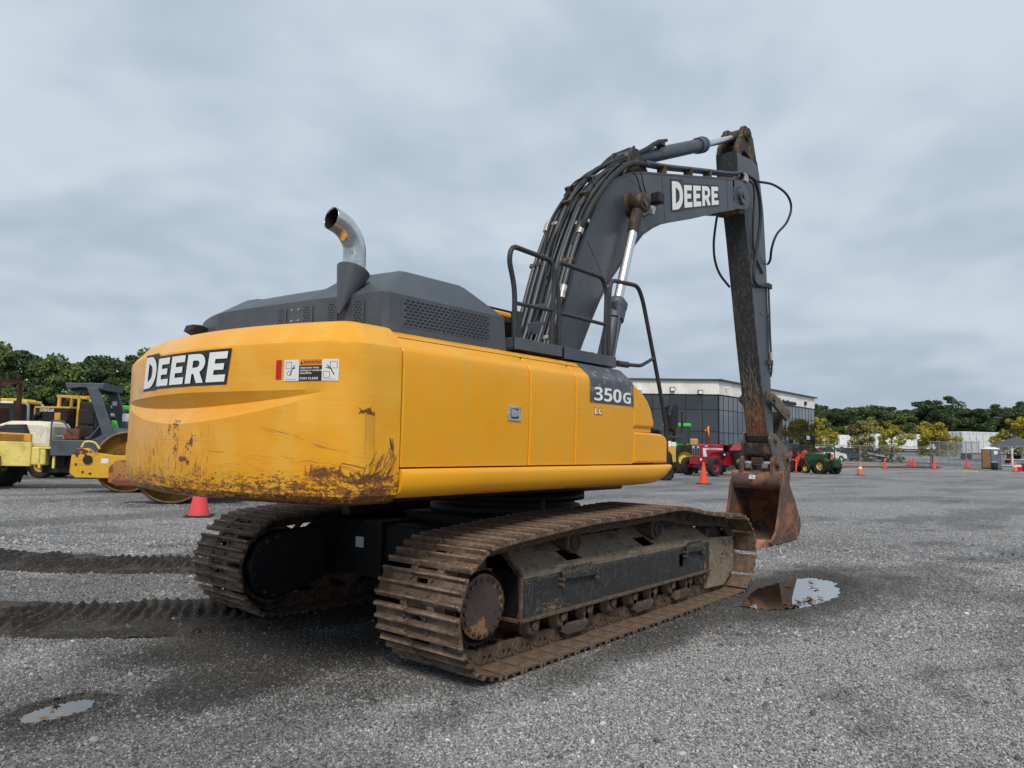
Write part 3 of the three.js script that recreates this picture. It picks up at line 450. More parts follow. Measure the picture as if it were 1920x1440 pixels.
// --- counterweight: plan outline swept up a profile with a smile-shaped groove
const CW = (() => {
  const R0 = 3.53, rf = 0.27, fz = 1.21, fx = -Math.sqrt((R0 - rf) ** 2 - fz * fz), ac = Math.atan2(fz, -fx), xe = -2.795;
  const half = R0 * ac, sf = rf * (Math.PI / 2 - ac), L = half + sf + (xe - fx);
  const at = (s) => { const q = Math.sign(s) || 1, t = Math.abs(s); let x, z, nx, nz; if (t <= half) { const a = t / R0; nx = -Math.cos(a); nz = Math.sin(a); x = R0 * nx; z = R0 * nz; } else if (t <= half + sf) { const a = ac + (t - half) / rf; nx = -Math.cos(a); nz = Math.sin(a); x = fx + rf * nx; z = fz + rf * nz; } else { nx = 0; nz = 1; x = fx + t - half - sf; z = fz + rf; } return { x, z: z * q, nx, nz: nz * q }; };
  const smile = s => { const t = s / R0 * 57.3, k = Math.max(0, 1 - Math.abs((t - 1) / 21.5) ** 1.7), ys = 1.803 + 0.07 * (t / 20) ** 2; return { ys, yt: ys + 0.012 + 0.088 * k, yb: ys - 0.012 - 0.095 * k, d: 0.055 * k }; };
  const inset = (s, y) => { const m = smile(s); if (y < m.yb || y > m.yt) return 0; return y < m.ys ? m.d * (y - m.yb) / (m.ys - m.yb) : m.d * (m.yt - y) / (m.yt - m.ys); };
  return { at, L, inset, smile, place: (s, y, lift) => { const p = at(s), i = inset(s, y) - lift; return [p.x - p.nx * i, y, p.z - p.nz * i]; } };
})();
const cwMap = canvasTex(2048, 800, (c, w, h) => {
  const R = rngOf(99), L2 = CW.L * 2, X = s => (s / L2 + 0.5) * w, Y = y => (1 - (y - 1.15) / 1.4) * h, m = w / L2;
  const id = c.createImageData(w, h), d = id.data;
  for (let j = 0; j < h; j++) for (let i = 0; i < w; i++) {
    const s = (i / w - 0.5) * L2, y = 1.15 + (1 - j / h) * 1.4, n = fbm(i / 90, j / 90, 4, 2), g = hash2(i, j, 4) - 0.5, st = fbm(i / 70, j / 5, 3, 6);
    let k = mix3(rgb(242, 168, 26), rgb(243, 177, 50), sstep(0.35, 0.65, n)); k = k.map(q => q * (1 + 0.04 * g + 0.05 * (st - 0.5)));
    const e = y - (1.288 + 0.04 * sstep(0.7, 1.1, s) + 0.03 * (fbm(i / 120, 3, 3, 51) - 0.5)), rn = fbm(i / 40, j / 14, 5, 12), rv = fbm(i / 9, j / 60, 4, 15);
    const rust = sstep(0.0, 0.03, -e - 0.035 + 0.16 * (rn - 0.5) + 0.08 * (rv - 0.52)); k = mix3(k, mix3(rgb(128, 76, 40), rgb(82, 50, 34), sstep(0.4, 0.6, fbm(i / 16, j / 7, 4, 18))), rust * 0.92);
    const flake = sstep(0.62, 0.66, 0.5 * fbm(i / 30, j / 6, 5, 25) + 0.5 * fbm(i / 8, j / 7, 4, 27) + 0.16 * (1 - sstep(0.0, 0.09, e))) * (1 - sstep(0.04, 0.13, e)); k = mix3(k, mix3(rgb(150, 94, 44), rgb(98, 60, 36), sstep(0.42, 0.58, fbm(i / 11, j / 9, 3, 29))), flake * 0.75);
    const o = (j * w + i) * 4; d[o] = clamp(k[0]) * 255; d[o + 1] = clamp(k[1]) * 255; d[o + 2] = clamp(k[2]) * 255; d[o + 3] = 255;
  }
  c.putImageData(id, 0, 0);
  const stroke = (s, y, ds, dy, wd, al, col = '88,52,28') => { c.strokeStyle = `rgba(${col},${al})`; c.lineWidth = wd; c.lineCap = 'round'; c.beginPath(); c.moveTo(X(s), Y(y)); c.quadraticCurveTo(X(s + ds * .5) + (R() - .5) * 6, Y(y + dy * .5) + (R() - .5) * 6, X(s + ds), Y(y + dy)); c.stroke(); };
  const blob = (s, y, rs, ry, n = 26, col = '84,48,28') => { for (let i = 0; i < n; i++) { c.fillStyle = `rgba(${col},${0.35 + 0.5 * R()})`; c.beginPath(); c.ellipse(X(s + (R() + R() - 1) * rs), Y(y + (R() + R() - 1) * ry), 1 + R() * rs * m * .35, 1 + R() * ry * m * .3, R() * 3, 0, 6.3); c.fill(); } };
  for (let i = 0; i < 210; i++) { const s = -1.05 + 1.5 * R(), y = 1.38 + 0.36 * R() * R() + (R() < .15 ? .12 : 0); stroke(s, y, 0.01 * (R() - .5), -0.02 - 0.1 * R() * R(), 1 + 3.4 * R() * R(), 0.45 + 0.5 * R()); }
  for (const [s, y] of [[0.02, 1.70], [0.06, 1.69], [-0.05, 1.66], [0.24, 1.58], [0.2, 1.54], [0.03, 1.6], [0.05, 1.52], [-0.3, 1.5]]) blob(s, y, 0.03, 0.04, 14);
  blob(0.16, 1.46, 0.06, 0.02, 40); blob(0.22, 1.44, 0.03, 0.02, 20); blob(0.25, 1.585, 0.012, 0.05, 20);
  stroke(-0.75, 1.6, 0.5, -0.008, 0.9, 0.35); stroke(-0.2, 1.592, 0.7, -0.012, 0.9, 0.4); stroke(-0.9, 1.54, 0.25, 0, 1.2, 0.5); stroke(0.45, 1.52, 0.14, -0.005, 2, 0.6); stroke(0.45, 1.535, 0.0, -0.03, 2, 0.6);
  for (let i = 0; i < 70; i++) stroke(0.5 + 1.1 * R(), 1.36 + 0.16 * R(), 0.05 + 0.2 * R() * R(), -0.01 + 0.03 * (R() - .6), 0.6 + 1.3 * R() * R(), 0.15 + 0.3 * R());
  for (let i = 0; i < 34; i++) { const q = R(); stroke(0.9 + 0.5 * q, 1.66 - 0.1 * q + 0.05 * (R() - .5), 0.05 + 0.14 * R(), -0.015 - 0.02 * R(), 0.6 + 1.2 * R() * R(), 0.2 + 0.35 * R()); }
  for (let i = 0; i < 34; i++) { const s = 1.25 + 0.25 * R(), y = 1.47 - 0.1 * R(); stroke(s, y, 0.18 * R(), -0.02 - 0.05 * R(), 1.2 + 3 * R(), 0.35 + 0.4 * R(), '104,64,34'); }
  blob(1.38, 1.41, 0.14, 0.03, 46, '112,68,36'); blob(1.63, 1.78, 0.06, 0.018, 40, '92,60,34'); blob(1.66, 1.765, 0.03, 0.012, 30);
  for (let i = 0; i < 30; i++) stroke(1.62 + 0.07 * R(), 1.76, 0.004, -0.1 - 0.22 * R(), 3 + 6 * R(), 0.05, '128,78,36');
  for (let i = 0; i < 40; i++) stroke(1.68 + 0.2 * R(), 1.44 + 0.1 * R(), -0.03 - 0.03 * R(), -0.03 - 0.08 * R(), 1 + 2.4 * R(), 0.3 + 0.4 * R());
  for (let i = 0; i < 24; i++) stroke(1.81 + 0.03 * R(), 1.62 - 0.1 * R(), 0.015, -0.08 * R(), 1.5 + 2 * R(), 0.4 + 0.4 * R(), '76,44,26');
  for (let i = 0; i < 60; i++) stroke(-1.6 + 3.4 * R(), 1.75 + 0.6 * R(), 0.06 * (R() - .5), 0.03 * (R() - .5), 0.8 + R(), 0.12 + 0.3 * R(), '130,92,40');
  blob(1.68, 1.38, 0.2, 0.035, 46, '112,68,38'); blob(-0.68, 1.93, 0.1, 0.03, 22, '170,124,50');
  for (let i = 0; i < 900; i++) { const s = (R() - .5) * L2; c.fillStyle = `rgba(86,50,30,${0.3 + 0.5 * R()})`; c.fillRect(X(s), Y(1.3 + 0.12 * R() * R()), 2 + 14 * R(), 1 + 3 * R()); }
});
M.cw = phys({ map: cwMap, roughnessMap: rough1, roughness: 1, clearcoat: 0.12, clearcoatRoughness: 0.4 });
const cwMesh = (() => {
  const N = 150, rows = s => { const m = CW.smile(s); return [[0.9, 1.2], [0.3, 1.203], [0.13, 1.207], [0.055, 1.226], [0.018, 1.268], [0.003, 1.335], [0, 1.44], [0, 1.6], [0, m.yb], [m.d, m.ys], [0, m.yt], [0, 2.05], [0, 2.165], [0.005, 2.193], [0.022, 2.218], [0.095, 2.3], [0.13, 2.33], [0.18, 2.346], [0.3, 2.355], [0.95, 2.365]]; };
  const nr = rows(0).length - 1;
  const g = gridGeo(N, nr, (u, v) => { const s = (u * 2 - 1) * CW.L, p = CW.at(s), [i, y] = rows(s)[Math.round(v * nr)], k = Math.min(i, 0.9); return [p.x - p.nx * k, y, p.z - p.nz * Math.min(k, 0.9) * (i > 0.5 ? 0.5 : 1)]; }, (u, v) => { const r = rows((u * 2 - 1) * CW.L)[Math.round(v * nr)]; return [u, (r[1] + (r[1] > 2.3 ? 0.4 * r[0] : 0) - 1.15) / 1.4]; });
  return mesh('counterweight', toCreasedNormals(g, 0.36), M.cw, EX);
})();
wordDeere(cwMesh, (a, b, l) => CW.place(-0.575 + a, 1.965 + b, l), 1.15, 0.195, 0.16);
{
  const W = canvasTex(512, 220, (c, w, h) => {
    c.fillStyle = '#e8e8e4'; c.fillRect(0, 0, w, h); c.fillStyle = '#f08a1c'; c.fillRect(150, 0, 220, 62); c.fillStyle = '#26262a'; c.fillRect(150, 62, 220, 158);
    c.fillStyle = '#1c1c1e'; c.font = 'bold 42px sans-serif'; c.fillText('WARNING', 192, 46, 172); c.beginPath(); c.moveTo(160, 50); c.lineTo(188, 50); c.lineTo(174, 16); c.fill();
    c.fillStyle = '#f0f0ee'; c.font = 'bold 27px sans-serif'; ['Operator may', 'swing or reverse', 'machine'].forEach((t, i) => c.fillText(t, 162, 94 + 28 * i)); c.font = 'bold 32px sans-serif'; c.fillText('STAY CLEAR', 158, 206, 206);
    c.strokeStyle = '#242426'; c.lineWidth = 4; for (const [x, f] of [[10, 1], [380, -1]]) { c.strokeRect(x + (f > 0 ? 8 : 62), 26, 56, 66); c.lineWidth = 9; c.beginPath(); c.moveTo(x + 96 - (f < 0 ? 60 : 0), 60); c.lineTo(x + 70, 104); c.lineTo(x + 50 + (f < 0 ? 46 : 0), 160); c.moveTo(x + 70, 100); c.lineTo(x + 104 - (f < 0 ? 80 : 0), 84); c.stroke(); c.lineWidth = 4; if (f > 0) { c.beginPath(); c.arc(x + 44, 142, 22, 0, 6.3); c.stroke(); } else c.strokeRect(x + 4, 130, 54, 58); c.beginPath(); c.moveTo(x + 10, 204); c.lineTo(x + 110, 204); c.stroke(); }
  });
  mesh('warning_sticker', gridGeo(16, 1, (u, v) => CW.place(1.075 + 0.375 * u, 1.955 + 0.13 * v, 0.004)), std({ map: W, roughness: 0.4 }), cwMesh);
  mesh('reflector_strip', gridGeo(2, 1, (u, v) => CW.place(1.012 + 0.042 * u, 1.968 + 0.118 * v, 0.004)), M.red, cwMesh);
}
// --- side panels: sections across the machine, swept along x
const SEC = [[1.44, 1.476], [1.62, 1.482], [1.85, 1.485], [2.1, 1.482], [2.17, 1.477], [2.198, 1.466], [2.22, 1.446], [2.29, 1.362], [2.312, 1.338], [2.325, 1.3], [2.332, 1.2], [2.335, 0.95]];
function panel(name, x0, x1, parent, { sec = SEC, s = 1, mat = M.yellow, e = 0.014, lift = 0, deep = 0.05 } = {}) {
  const nrm = sec.map((q, i) => { const a = sec[Math.max(0, i - 1)], b = sec[Math.min(sec.length - 1, i + 1)], dy = b[0] - a[0], dz = b[1] - a[1], l = Math.hypot(dy, dz); return [-dz / l, dy / l]; });
  const len = [0]; for (let i = 1; i < sec.length; i++) len.push(len[i - 1] + Math.hypot(sec[i][0] - sec[i - 1][0], sec[i][1] - sec[i - 1][1]));
  const xs = lift ? [[x0, 0], [x1, 0]] : [[x0, deep], [x0, e * 0.75], [x0 + e * 0.3, e * 0.25], [x0 + e, 0], [(x0 + x1) / 2, 0], [x1 - e, 0], [x1 - e * 0.3, e * 0.25], [x1, e * 0.75], [x1, deep]];
  const g = gridGeo(xs.length - 1, sec.length - 1, (u, v) => { const [x, k] = xs[Math.round(u * (xs.length - 1))], i = Math.round(v * (sec.length - 1)); return [x, sec[i][0] + nrm[i][0] * (lift - k), (sec[i][1] + nrm[i][1] * (lift - k)) * s]; }, (u, v) => [xs[Math.round(u * (xs.length - 1))][0], len[Math.round(v * (sec.length - 1))]]);
  return mesh(name, g, mat, parent);
}
const door1 = panel('engine_door', -2.781, -1.491, EX), door2 = panel('pump_door', -1.479, -0.876, EX), tank = panel('tank_panel', -0.862, 0.07, EX);
panel('model_decal', -0.66, 0.07, tank, { sec: SEC.map(q => q[0] < 1.98 ? [1.972, 1.4845] : q).slice(2), mat: std({ map: wornTex(rgb(74, 79, 86), rgb(88, 92, 97), rgb(150, 152, 152), { size: 0.7, f: 5, cut: 0.6, sf: 18, scut: 0.7, seed: 61 }), roughness: 0.45 }), lift: 0.003 });
for (const [t, x, sz, w] of [['3', -0.61, 0.118, 0.135], ['5', -0.455, 0.118, 0.13], ['0', -0.305, 0.118, 0.14], ['G', -0.14, 0.1, 0.135]]) { textMesh('decal_digit', t, sz, 0.002, M.white, tank, [x, 1.993, 1.4895], [0, 0, 0], w); }
for (const [t, x] of [['L', -0.6], ['C', -0.535]]) { textMesh('decal_letter_outline', t, 0.062, 0.0008, M.inkBlack, tank, [x - 0.006, 1.868, 1.4868], [0, 0, 0], 0.062); textMesh('decal_letter', t, 0.05, 0.002, M.white, tank, [x, 1.874, 1.4872], [0, 0, 0], 0.048); }
{ // paddle latch
  const l = mb().prism([[-1.752, 1.772], [-1.602, 1.772], [-1.602, 1.882], [-1.752, 1.882]], 1.484, 1.492, 0.003, [[[-1.716, 1.79], [-1.628, 1.79], [-1.628, 1.864], [-1.716, 1.864]]]).box(-1.71, 1.8, 1.486, -1.662, 1.858, 1.496, 0.003).box(-1.664, 1.805, 1.486, -1.634, 1.852, 1.492, 0.003).build('latch', M.zinc, door1);
  mb().box(-1.718, 1.788, 1.4855, -1.626, 1.866, 1.4862).build('latch_recess', M.black, door1); mb().cyl([-1.736, 1.826, 1.49], [-1.736, 1.826, 1.497], 0.009).build('lock_barrel', M.zinc, door1);
}
const fair = mb().prism([[0.08, 1.782], [0.44, 1.782], [0.47, 1.8], [0.462, 1.86], [0.42, 1.95], [0.35, 2.035], [0.25, 2.105], [0.08, 2.185]], 0.9, 1.482, 0.022).build('front_fairing', M.yellow, EX);
mb().prism([[0.08, 1.446], [0.728, 1.446], [0.735, 1.65], [0.7, 1.7], [0.62, 1.728], [0.08, 1.738]], 0.75, 1.484, 0.02).build('tool_box', M.yellow, EX);
mb().box(0.1, 1.735, 0.95, 0.44, 1.785, 1.462, 0.01).build('fairing_step', M.yellow, EX);
mb().prism([[0.08, 2.185], [0.08, 2.31], [-0.02, 2.31], [-0.02, 2.18]], 0.9, 1.34, 0.01).build('tank_end', M.yellow, EX);
{ // lower skirt with a rounded front end
  const sec = [[1.428, 1.46], [1.43, 1.49], [1.422, 1.503], [1.39, 1.512], [1.33, 1.507], [1.285, 1.485], [1.25, 1.44], [1.238, 1.38], [1.236, 1.15]], xs = [-2.783, -2.783, -2.775, -2, -1, 0, 0.45, 0.55, 0.64, 0.7, 0.74, 0.765, 0.772, 0.772], n = xs.length - 1;
  const g = gridGeo(n, sec.length - 1, (u, v) => { const i = Math.round(u * n), x = xs[i], [y, z] = sec[Math.round(v * (sec.length - 1))], k = x > 0.45 ? Math.sqrt(Math.max(0, 1 - ((x - 0.45) / 0.325) ** 2)) : 1, ins = i === 0 || i === n ? 0.08 : i === 1 ? 0.008 : 0; return [x, 1.43 - (1.43 - y) * lerp(0.25, 1, k), z - ins]; }, (u, v) => [xs[Math.round(u * n)], v * 0.45]);
  mesh('side_skirt', toCreasedNormals(g, 0.9), M.yellow, EX); 
}
// left flank, closed in the same way
panel('engine_door', -2.783, -1.5, EX, { s: -1 }); panel('pump_door', -1.49, -0.7, EX, { s: -1 });
mb().box(-2.78, 1.24, -1.49, 0.77, 1.43, -1.42, 0.03).build('side_skirt', M.yellow, EX);
mb().box(-1.35, 2.3, 0.45, -1.05, 2.7, 0.86, 0.03).build('tank_cover', M.black, EX);
mb().box(-1.4, 2.7, 0.42, -1.02, 2.75, 0.9, 0.02).build('service_lid', M.yellow, EX);
// --- cab on the far side
{
  const C = partGroup('cab', EX), f = mb(); const P = [[-0.55, 1.32], [1.35, 1.32], [1.42, 1.9], [1.12, 3.02], [1.0, 3.12], [-0.5, 3.12], [-0.58, 3.0]];
  for (const z of [-1.46, -0.5]) for (let i = 0; i < P.length; i++) { const a = P[i], b = P[(i + 1) % P.length]; f.bar([...a, z], [...b, z], 0.07, 0.08); }
  for (const q of P) f.bar([...q, -1.46], [...q, -0.5], 0.07, 0.07); f.bar([0.35, 1.32, -1.46], [0.35, 3.1, -1.46], 0.06, 0.08); f.build('cab_frame', M.black, C);
  mb().box(-0.55, 3.1, -1.47, 1.05, 3.17, -0.49, 0.03).build('cab_roof', M.yellow, C); mb().box(-0.56, 1.3, -1.47, 1.38, 1.95, -1.43).box(-0.56, 1.3, -0.53, 1.38, 1.95, -0.49).build('cab_panel', M.yellow, C);
  for (const z of [-1.45, -0.51]) mb().prism([[-0.5, 1.95], [1.36, 1.95], [1.06, 3.02], [-0.5, 3.05]], z - 0.004, z + 0.004).build('cab_window', M.glassDark, C);
  mb().box(-0.53, 1.95, -1.42, -0.52, 3.05, -0.53).build('cab_window', M.glassDark, C); mb().box(-0.1, 1.4, -1.2, 0.4, 1.8, -0.75, 0.08).box(-0.15, 1.8, -1.2, 0.0, 2.5, -0.75, 0.06).build('seat', M.black, C);
}
// --- engine hood
function hoodRing0(z0, z1, xf, y, ins, rad, insL, insR) { // plan outline at one height
  const a = [], r = 3.0 - ins, A0 = Math.asin(clamp((z0 + insL) / r, -1, 1)), A1 = Math.asin(clamp((z1 - insR) / r, -1, 1)) - rad / r;
  for (let i = 0; i <= 22; i++) { const k = i / 22, b = 0.1 * k * (1 - k); a.push([lerp(-r * Math.cos(A0), -r * Math.cos(A1), k) - b, lerp(r * Math.sin(A0), r * Math.sin(A1), k)]); }
  const e = a[22], c = [-r * Math.cos(A1) + rad * 0.2, z1 - insR]; a.push([lerp(e[0], c[0], 0.25), lerp(e[1], c[1], 0.72)], [lerp(e[0], c[0] + rad * .6, 0.6), lerp(e[1], c[1], 0.97)], [c[0] + rad * 0.9, z1 - insR]);
  a.push([xf, z1 - insR], [xf, z0 + insL]); return a.map(q => [q[0], typeof y === 'function' ? y(q[1]) : y, q[1]]);
}
function loft(rings) { const n = rings[0].length, g = gridGeo(n, rings.length - 1, (u, v) => rings[Math.round(v * (rings.length - 1))][Math.round(u * n) % n]); return toCreasedNormals(g, 0.22); }
const yTop = z => 2.75 + 0.06 * clamp((z - 0.4) / 0.16);
function hood(name, z0, z1, xf, top, sh, end) {
  const hoodRing = (a, b, c, d, i, r) => hoodRing0(a, b, c, d, i, r, end ? i * 1.75 + (d === 2.3 ? 0 : 0.03) : i * 0.06, end ? i * 0.05 : Math.min(i * 0.5, 0.2));
  const R = [hoodRing(z0, z1, xf, 2.3, 0, 0.09), hoodRing(z0, z1, xf - 0.04, 2.6 + sh, 0.0, 0.09), hoodRing(z0, z1, xf - 0.05, 2.606 + sh, 0.008, 0.09), hoodRing(z0, z1, xf - 0.36, z => top(z) - 0.015, 0.27, 0.09), hoodRing(z0, z1, xf - 0.4, top, 0.3, 0.09), hoodRing(z0, z1, xf - 0.5, z => top(z) + 0.006, end ? 0.36 : 0.55, 0.05)];
  const g = loft(R); const m = mesh(name, mb().add(g).geo(), M.grey, EX);
  mb().box(-2.55, 2.55, lerp(z0, z1, 0.1), xf - 0.5, 2.69, lerp(z0, z1, 0.9)).build('hood_core', M.grey, m); return m;
}
const hoodM = hood('engine_hood', -0.465, 1.25, -1.5, yTop, 0, 0), hoodE = hood('hood_end_cover', -1.3, -0.5, -1.5, () => 2.775, 0.005, 1);
const obround = (x, y, w, h) => [...arc(x + w / 2 - h / 2, y, h / 2, -1.57, 1.57, 3), ...arc(x - w / 2 + h / 2, y, h / 2, 1.57, 4.71, 3)];
{ // perforated grilles; a black sheet behind stands in for shade in the holes
  const holes = []; for (let r = 0; r < 8; r++) for (let i = 0; i < 19; i++) { const y = 2.402 + r * 0.0232, x = -2.57 + i * 0.0455 + (r % 2 ? 0.0225 : 0) - 0.001 * r; holes.push(obround(x, y, 0.037, 0.0155)); }
  mb().prism([[-2.605, 2.385], [-1.705, 2.385], [-1.715, 2.58], [-2.615, 2.58]], 1.2512, 1.2524, 0, holes).build('side_grille', M.grey, hoodM); mb().prism([[-2.603, 2.387], [-1.707, 2.387], [-1.717, 2.578], [-2.613, 2.578]], 1.2503, 1.2507).build('hole_shade_sheet', M.inkBlack, hoodM);
  for (const z of [0.27, 0.54, 0.78, 1.02]) {
    const hs = []; for (let r = 0; r < 8; r++) for (let i = 0; i < (r % 2 ? 2 : 3); i++) hs.push(obround((i - (r % 2 ? 0.5 : 1)) * 0.03, 2.415 + r * 0.0185, r % 2 ? 0.024 : i === 1 ? 0.024 : 0.017, 0.011));
    const g = prismGeo([[-0.055, 2.4], [0.055, 2.4], [0.055, 2.56], [-0.055, 2.56]], 0.0012, 0.0024, 0, hs), k = (z + 0.465) / 1.625, a = 0.107 - 0.0615 * (1 - 2 * k), xx = lerp(-2.9638, -2.767, k) - 0.1 * k * (1 - k), m4 = new THREE.Matrix4().makeRotationY(-Math.PI / 2 + a); m4.setPosition(xx - 0.004, 0, z); mb().add(g, m4).build('vent_grille', M.grey, hoodM);
    const g2 = prismGeo([[-0.053, 2.402], [0.053, 2.402], [0.053, 2.558], [-0.053, 2.558]], 0.0004, 0.0008); mb().add(g2, m4).build('hole_shade_sheet', M.inkBlack, hoodM);
  }
  for (const [z, y] of [[0.38, 2.46], [0.45, 2.46], [0.38, 2.54], [0.45, 2.54]]) { const k = (z + 0.465) / 1.625, xx = lerp(-2.9638, -2.767, k) - 0.1 * k * (1 - k); mb().cyl([xx + 0.01, y, z], [xx - 0.008, y, z], 0.008).build('rivet', M.zinc, hoodM); }
}
// exhaust
{
  const c = new THREE.CatmullRomCurve3([V3(-2.745, 2.77, 0.895), V3(-2.745, 2.81, 0.895), V3(-2.745, 2.86, 0.895), ...arc(-2.945, 2.905, 0.2, 0, 1.36, 7).map(q => V3(q[0], q[1], 0.895)), V3(-2.95, 3.112, 0.895)]);
  const st = mesh('exhaust_stack', boxUV(clean(new THREE.TubeGeometry(c, 60, 0.08, 32, false))), M.stackSteel, EX); mesh('exhaust_bore', boxUV(clean(new THREE.TubeGeometry(c, 60, 0.075, 32, false))), M.soot, st);
  { const e = new THREE.TorusGeometry(0.0775, 0.0032, 8, 32); e.rotateY(Math.PI / 2); e.rotateZ(-0.12); e.translate(-2.95, 3.112, 0.895); mb().add(e).build('exhaust_lip', M.stackSteel, st); }
  mb().cyl([-2.872, 2.46, 0.905], [-2.752, 2.785, 0.897], 0.012, 0.118, 28).build('exhaust_shroud', M.grey, EX);
  mb().prism([[-3.02, 2.49], [-2.95, 2.46], [-2.72, 2.44], [-2.74, 2.49], [-2.93, 2.545], [-3.0, 2.54]], -1.0, -0.86, 0.015).box(-2.95, 2.35, -0.97, -2.85, 2.48, -0.89).build('rear_camera', M.black, EX);
}
// --- walkway, rails, mirror
{
  mb().box(-1.44, 2.36, 1.02, -0.8, 2.375, 1.28).box(-1.44, 2.36, 1.26, -0.8, 2.455, 1.285, 0.004).box(-1.44, 2.36, 1.02, -1.415, 2.455, 1.28, 0.004).build('walkway_tray', M.grey, EX);
  mb().box(-0.76, 2.35, 1.02, 0.085, 2.365, 1.28).box(-0.76, 2.35, 1.26, 0.085, 2.45, 1.285, 0.004).box(-0.76, 2.35, 1.02, -0.735, 2.45, 1.28, 0.004).build('walkway_tray', M.grey, EX);
  const rail = (pts, cross) => { const r = mb().pipe(pts, 0.0215, 0.1, 10).build('handrail', M.rail, EX); if (cross) mb().cyl(cross[0], cross[1], 0.0165, 0.0165, 10).build('cross_bar', M.rail, r); return r; };
  const z = 1.245;
  const r1 = rail([[-1.4, 2.38, z], [-1.405, 2.86, z], [-1.485, 3.08, z], [-1.45, 3.2, z], [-0.91, 3.19, z], [-0.87, 3.05, z], [-0.905, 2.38, z]], [[-1.39, 2.74, z], [-0.9, 2.755, z]]);
  const r2 = rail([[-0.79, 2.38, z], [-0.8, 2.9, z], [-0.865, 3.1, z], [-0.82, 3.2, z], [-0.1, 3.195, z], [-0.03, 3.08, z], [-0.06, 2.38, z]], [[-0.78, 2.75, z], [-0.05, 2.75, z]]);
  rail([[0.01, 2.36, z], [0.015, 3.06, z], [0.05, 3.2, z], [0.56, 3.235, z], [0.66, 3.1, z], [1.0, 2.26, z], [1.16, 1.82, z], [1.16, 1.45, z]]);
  mb().box(-1.36, 2.38, 1.2, -1.3, 2.68, 1.24).box(-0.88, 2.38, 1.2, -0.81, 2.64, 1.24, 0.004).box(-0.05, 2.36, 1.2, 0.03, 2.62, 1.24, 0.004).build('rail_bracket', M.rail, EX);
  mb().pipe([[0.22, 2.4, z], [0.62, 2.42, z], [0.87, 2.52, z]], 0.019, 0.06).cyl([0.16, 2.4, z], [0.36, 2.405, z], 0.031, 0.031, 12).build('grab_bar', M.rail, EX);
  const m = mb().pipe([[1.13, 1.71, 1.25], [1.5, 1.71, 1.25], [1.52, 1.78, 1.25], [1.52, 2.0, 1.25]], 0.014, 0.05).build('mirror_arm', M.rail, EX);
  mb().prism([[1.28, 1.8], [1.36, 1.77], [1.46, 1.84], [1.47, 2.06], [1.42, 2.1], [1.31, 2.06], [1.27, 1.95]], 1.17, 1.24, 0.02).build('mirror_shell', M.black, m); for (let i = 0; i < 5; i++) mb().box(1.28, 1.85 + i * 0.035, 1.238, 1.35, 1.862 + i * 0.035, 1.246, 0.003).build('shell_rib', M.black, m); mb().prism([[1.29, 1.81], [1.45, 1.86], [1.46, 2.05], [1.3, 2.04]], 1.16, 1.168).build('mirror_glass', M.glassDark, m);
  mb().cyl([0.12, 2.3, 0.95], [0.12, 2.44, 0.95], 0.075).build('filler_neck', M.yellow, EX); mb().lathe([[0, 2.52], [0.05, 2.52], [0.055, 2.49], [0.09, 2.485], [0.095, 2.44], [0, 2.44]], [0.12, 0, 0.95], 'y', 20).build('filler_cap', M.black, EX);
}
// --- boom
const BOOM = [[0.02, 1.9], [0.12, 2.08], [0.3, 2.42], [0.55, 2.96], [0.8, 3.62], [1.04, 4.12], [1.24, 4.47], [1.38, 4.65], [1.51, 4.79], [1.66, 4.9], [1.82, 4.99], [2.06, 5.1], [2.45, 5.22], [2.91, 5.34], [5.0, 5.9], [5.28, 5.97]];
const BOOMB = [[5.28, 5.48], [4.71, 5.29], [3.75, 4.94], [3.09, 4.72], [2.78, 4.61], [2.55, 4.5], [2.3, 4.35], [2.08, 4.15], [1.83, 3.91], [1.49, 3.57], [1.3, 3.33], [1.12, 3.06], [0.95, 2.78], [0.62, 2.2], [0.4, 1.85], [0.18, 1.78]];
const boom = mb().prism([...BOOM, ...BOOMB], -0.3, 0.3, 0.012).build('boom', M.boom, EX);
{
  const tip = [[5.2, 5.47], [5.35, 5.5], [5.78, 5.6], [5.9, 5.7], [5.935, 5.82], [5.91, 5.94], [5.82, 6.02], [5.68, 6.055], [5.52, 6.03], [5.2, 5.95]];
  for (const z of [[0.212, 0.3], [-0.3, -0.212]]) mb().prism(tip, ...z, 0.012).build('tip_fork', M.boom, boom);
  for (const s of [1, -1]) mb().cyl([5.56, 5.78, 0.3 * s], [5.56, 5.78, 0.345 * s], 0.16, 0.15, 24).cyl([5.56, 5.78, 0.34 * s], [5.56, 5.78, 0.365 * s], 0.06, 0.06, 12).build('pivot_boss', M.boom, boom);
  // plate edges standing proud along top and bottom, weld seams across the flank
  const edge = (P, w) => { const b = mb(); for (let i = 0; i + 1 < P.length; i++) b.bar([...P[i], 0.285], [...P[i + 1], 0.285], 0.046, w); return b; };
  edge(BOOM.slice(3), 0.02).build('top_flange', M.boom, boom); edge(BOOMB.slice(0, 14), 0.022).build('bottom_flange', M.boom, boom);
  for (const [a, b] of [[[1.04, 3.98], [1.47, 3.53]], [[2.93, 4.67], [2.83, 5.31]], [[5.02, 5.38], [4.98, 5.88]]]) mb().bar([...a, 0.301], [...b, 0.301], 0.004, 0.018).build('weld_seam', M.boom, boom);
  mb().lathe([[0.3, 0], [0.31, 0.004], [0.318, 0]], [2.05, 4.68, 0.3], 'z', 40).build('boss_plate', M.boom, boom);
  const a0 = V3(3.12, 4.905, 0), ax = V3(1.6, 0.5, 0).normalize(), ay = V3(-0.07, 1, 0);
  wordDeere(boom, (a, b, l) => { const q = a0.clone().addScaledVector(ax, a).addScaledVector(ay, b * (1 - 0.2 * a / 1.6)); return [q.x, q.y, 0.3 + l]; }, 1.6, 0.345, 0.02);
}
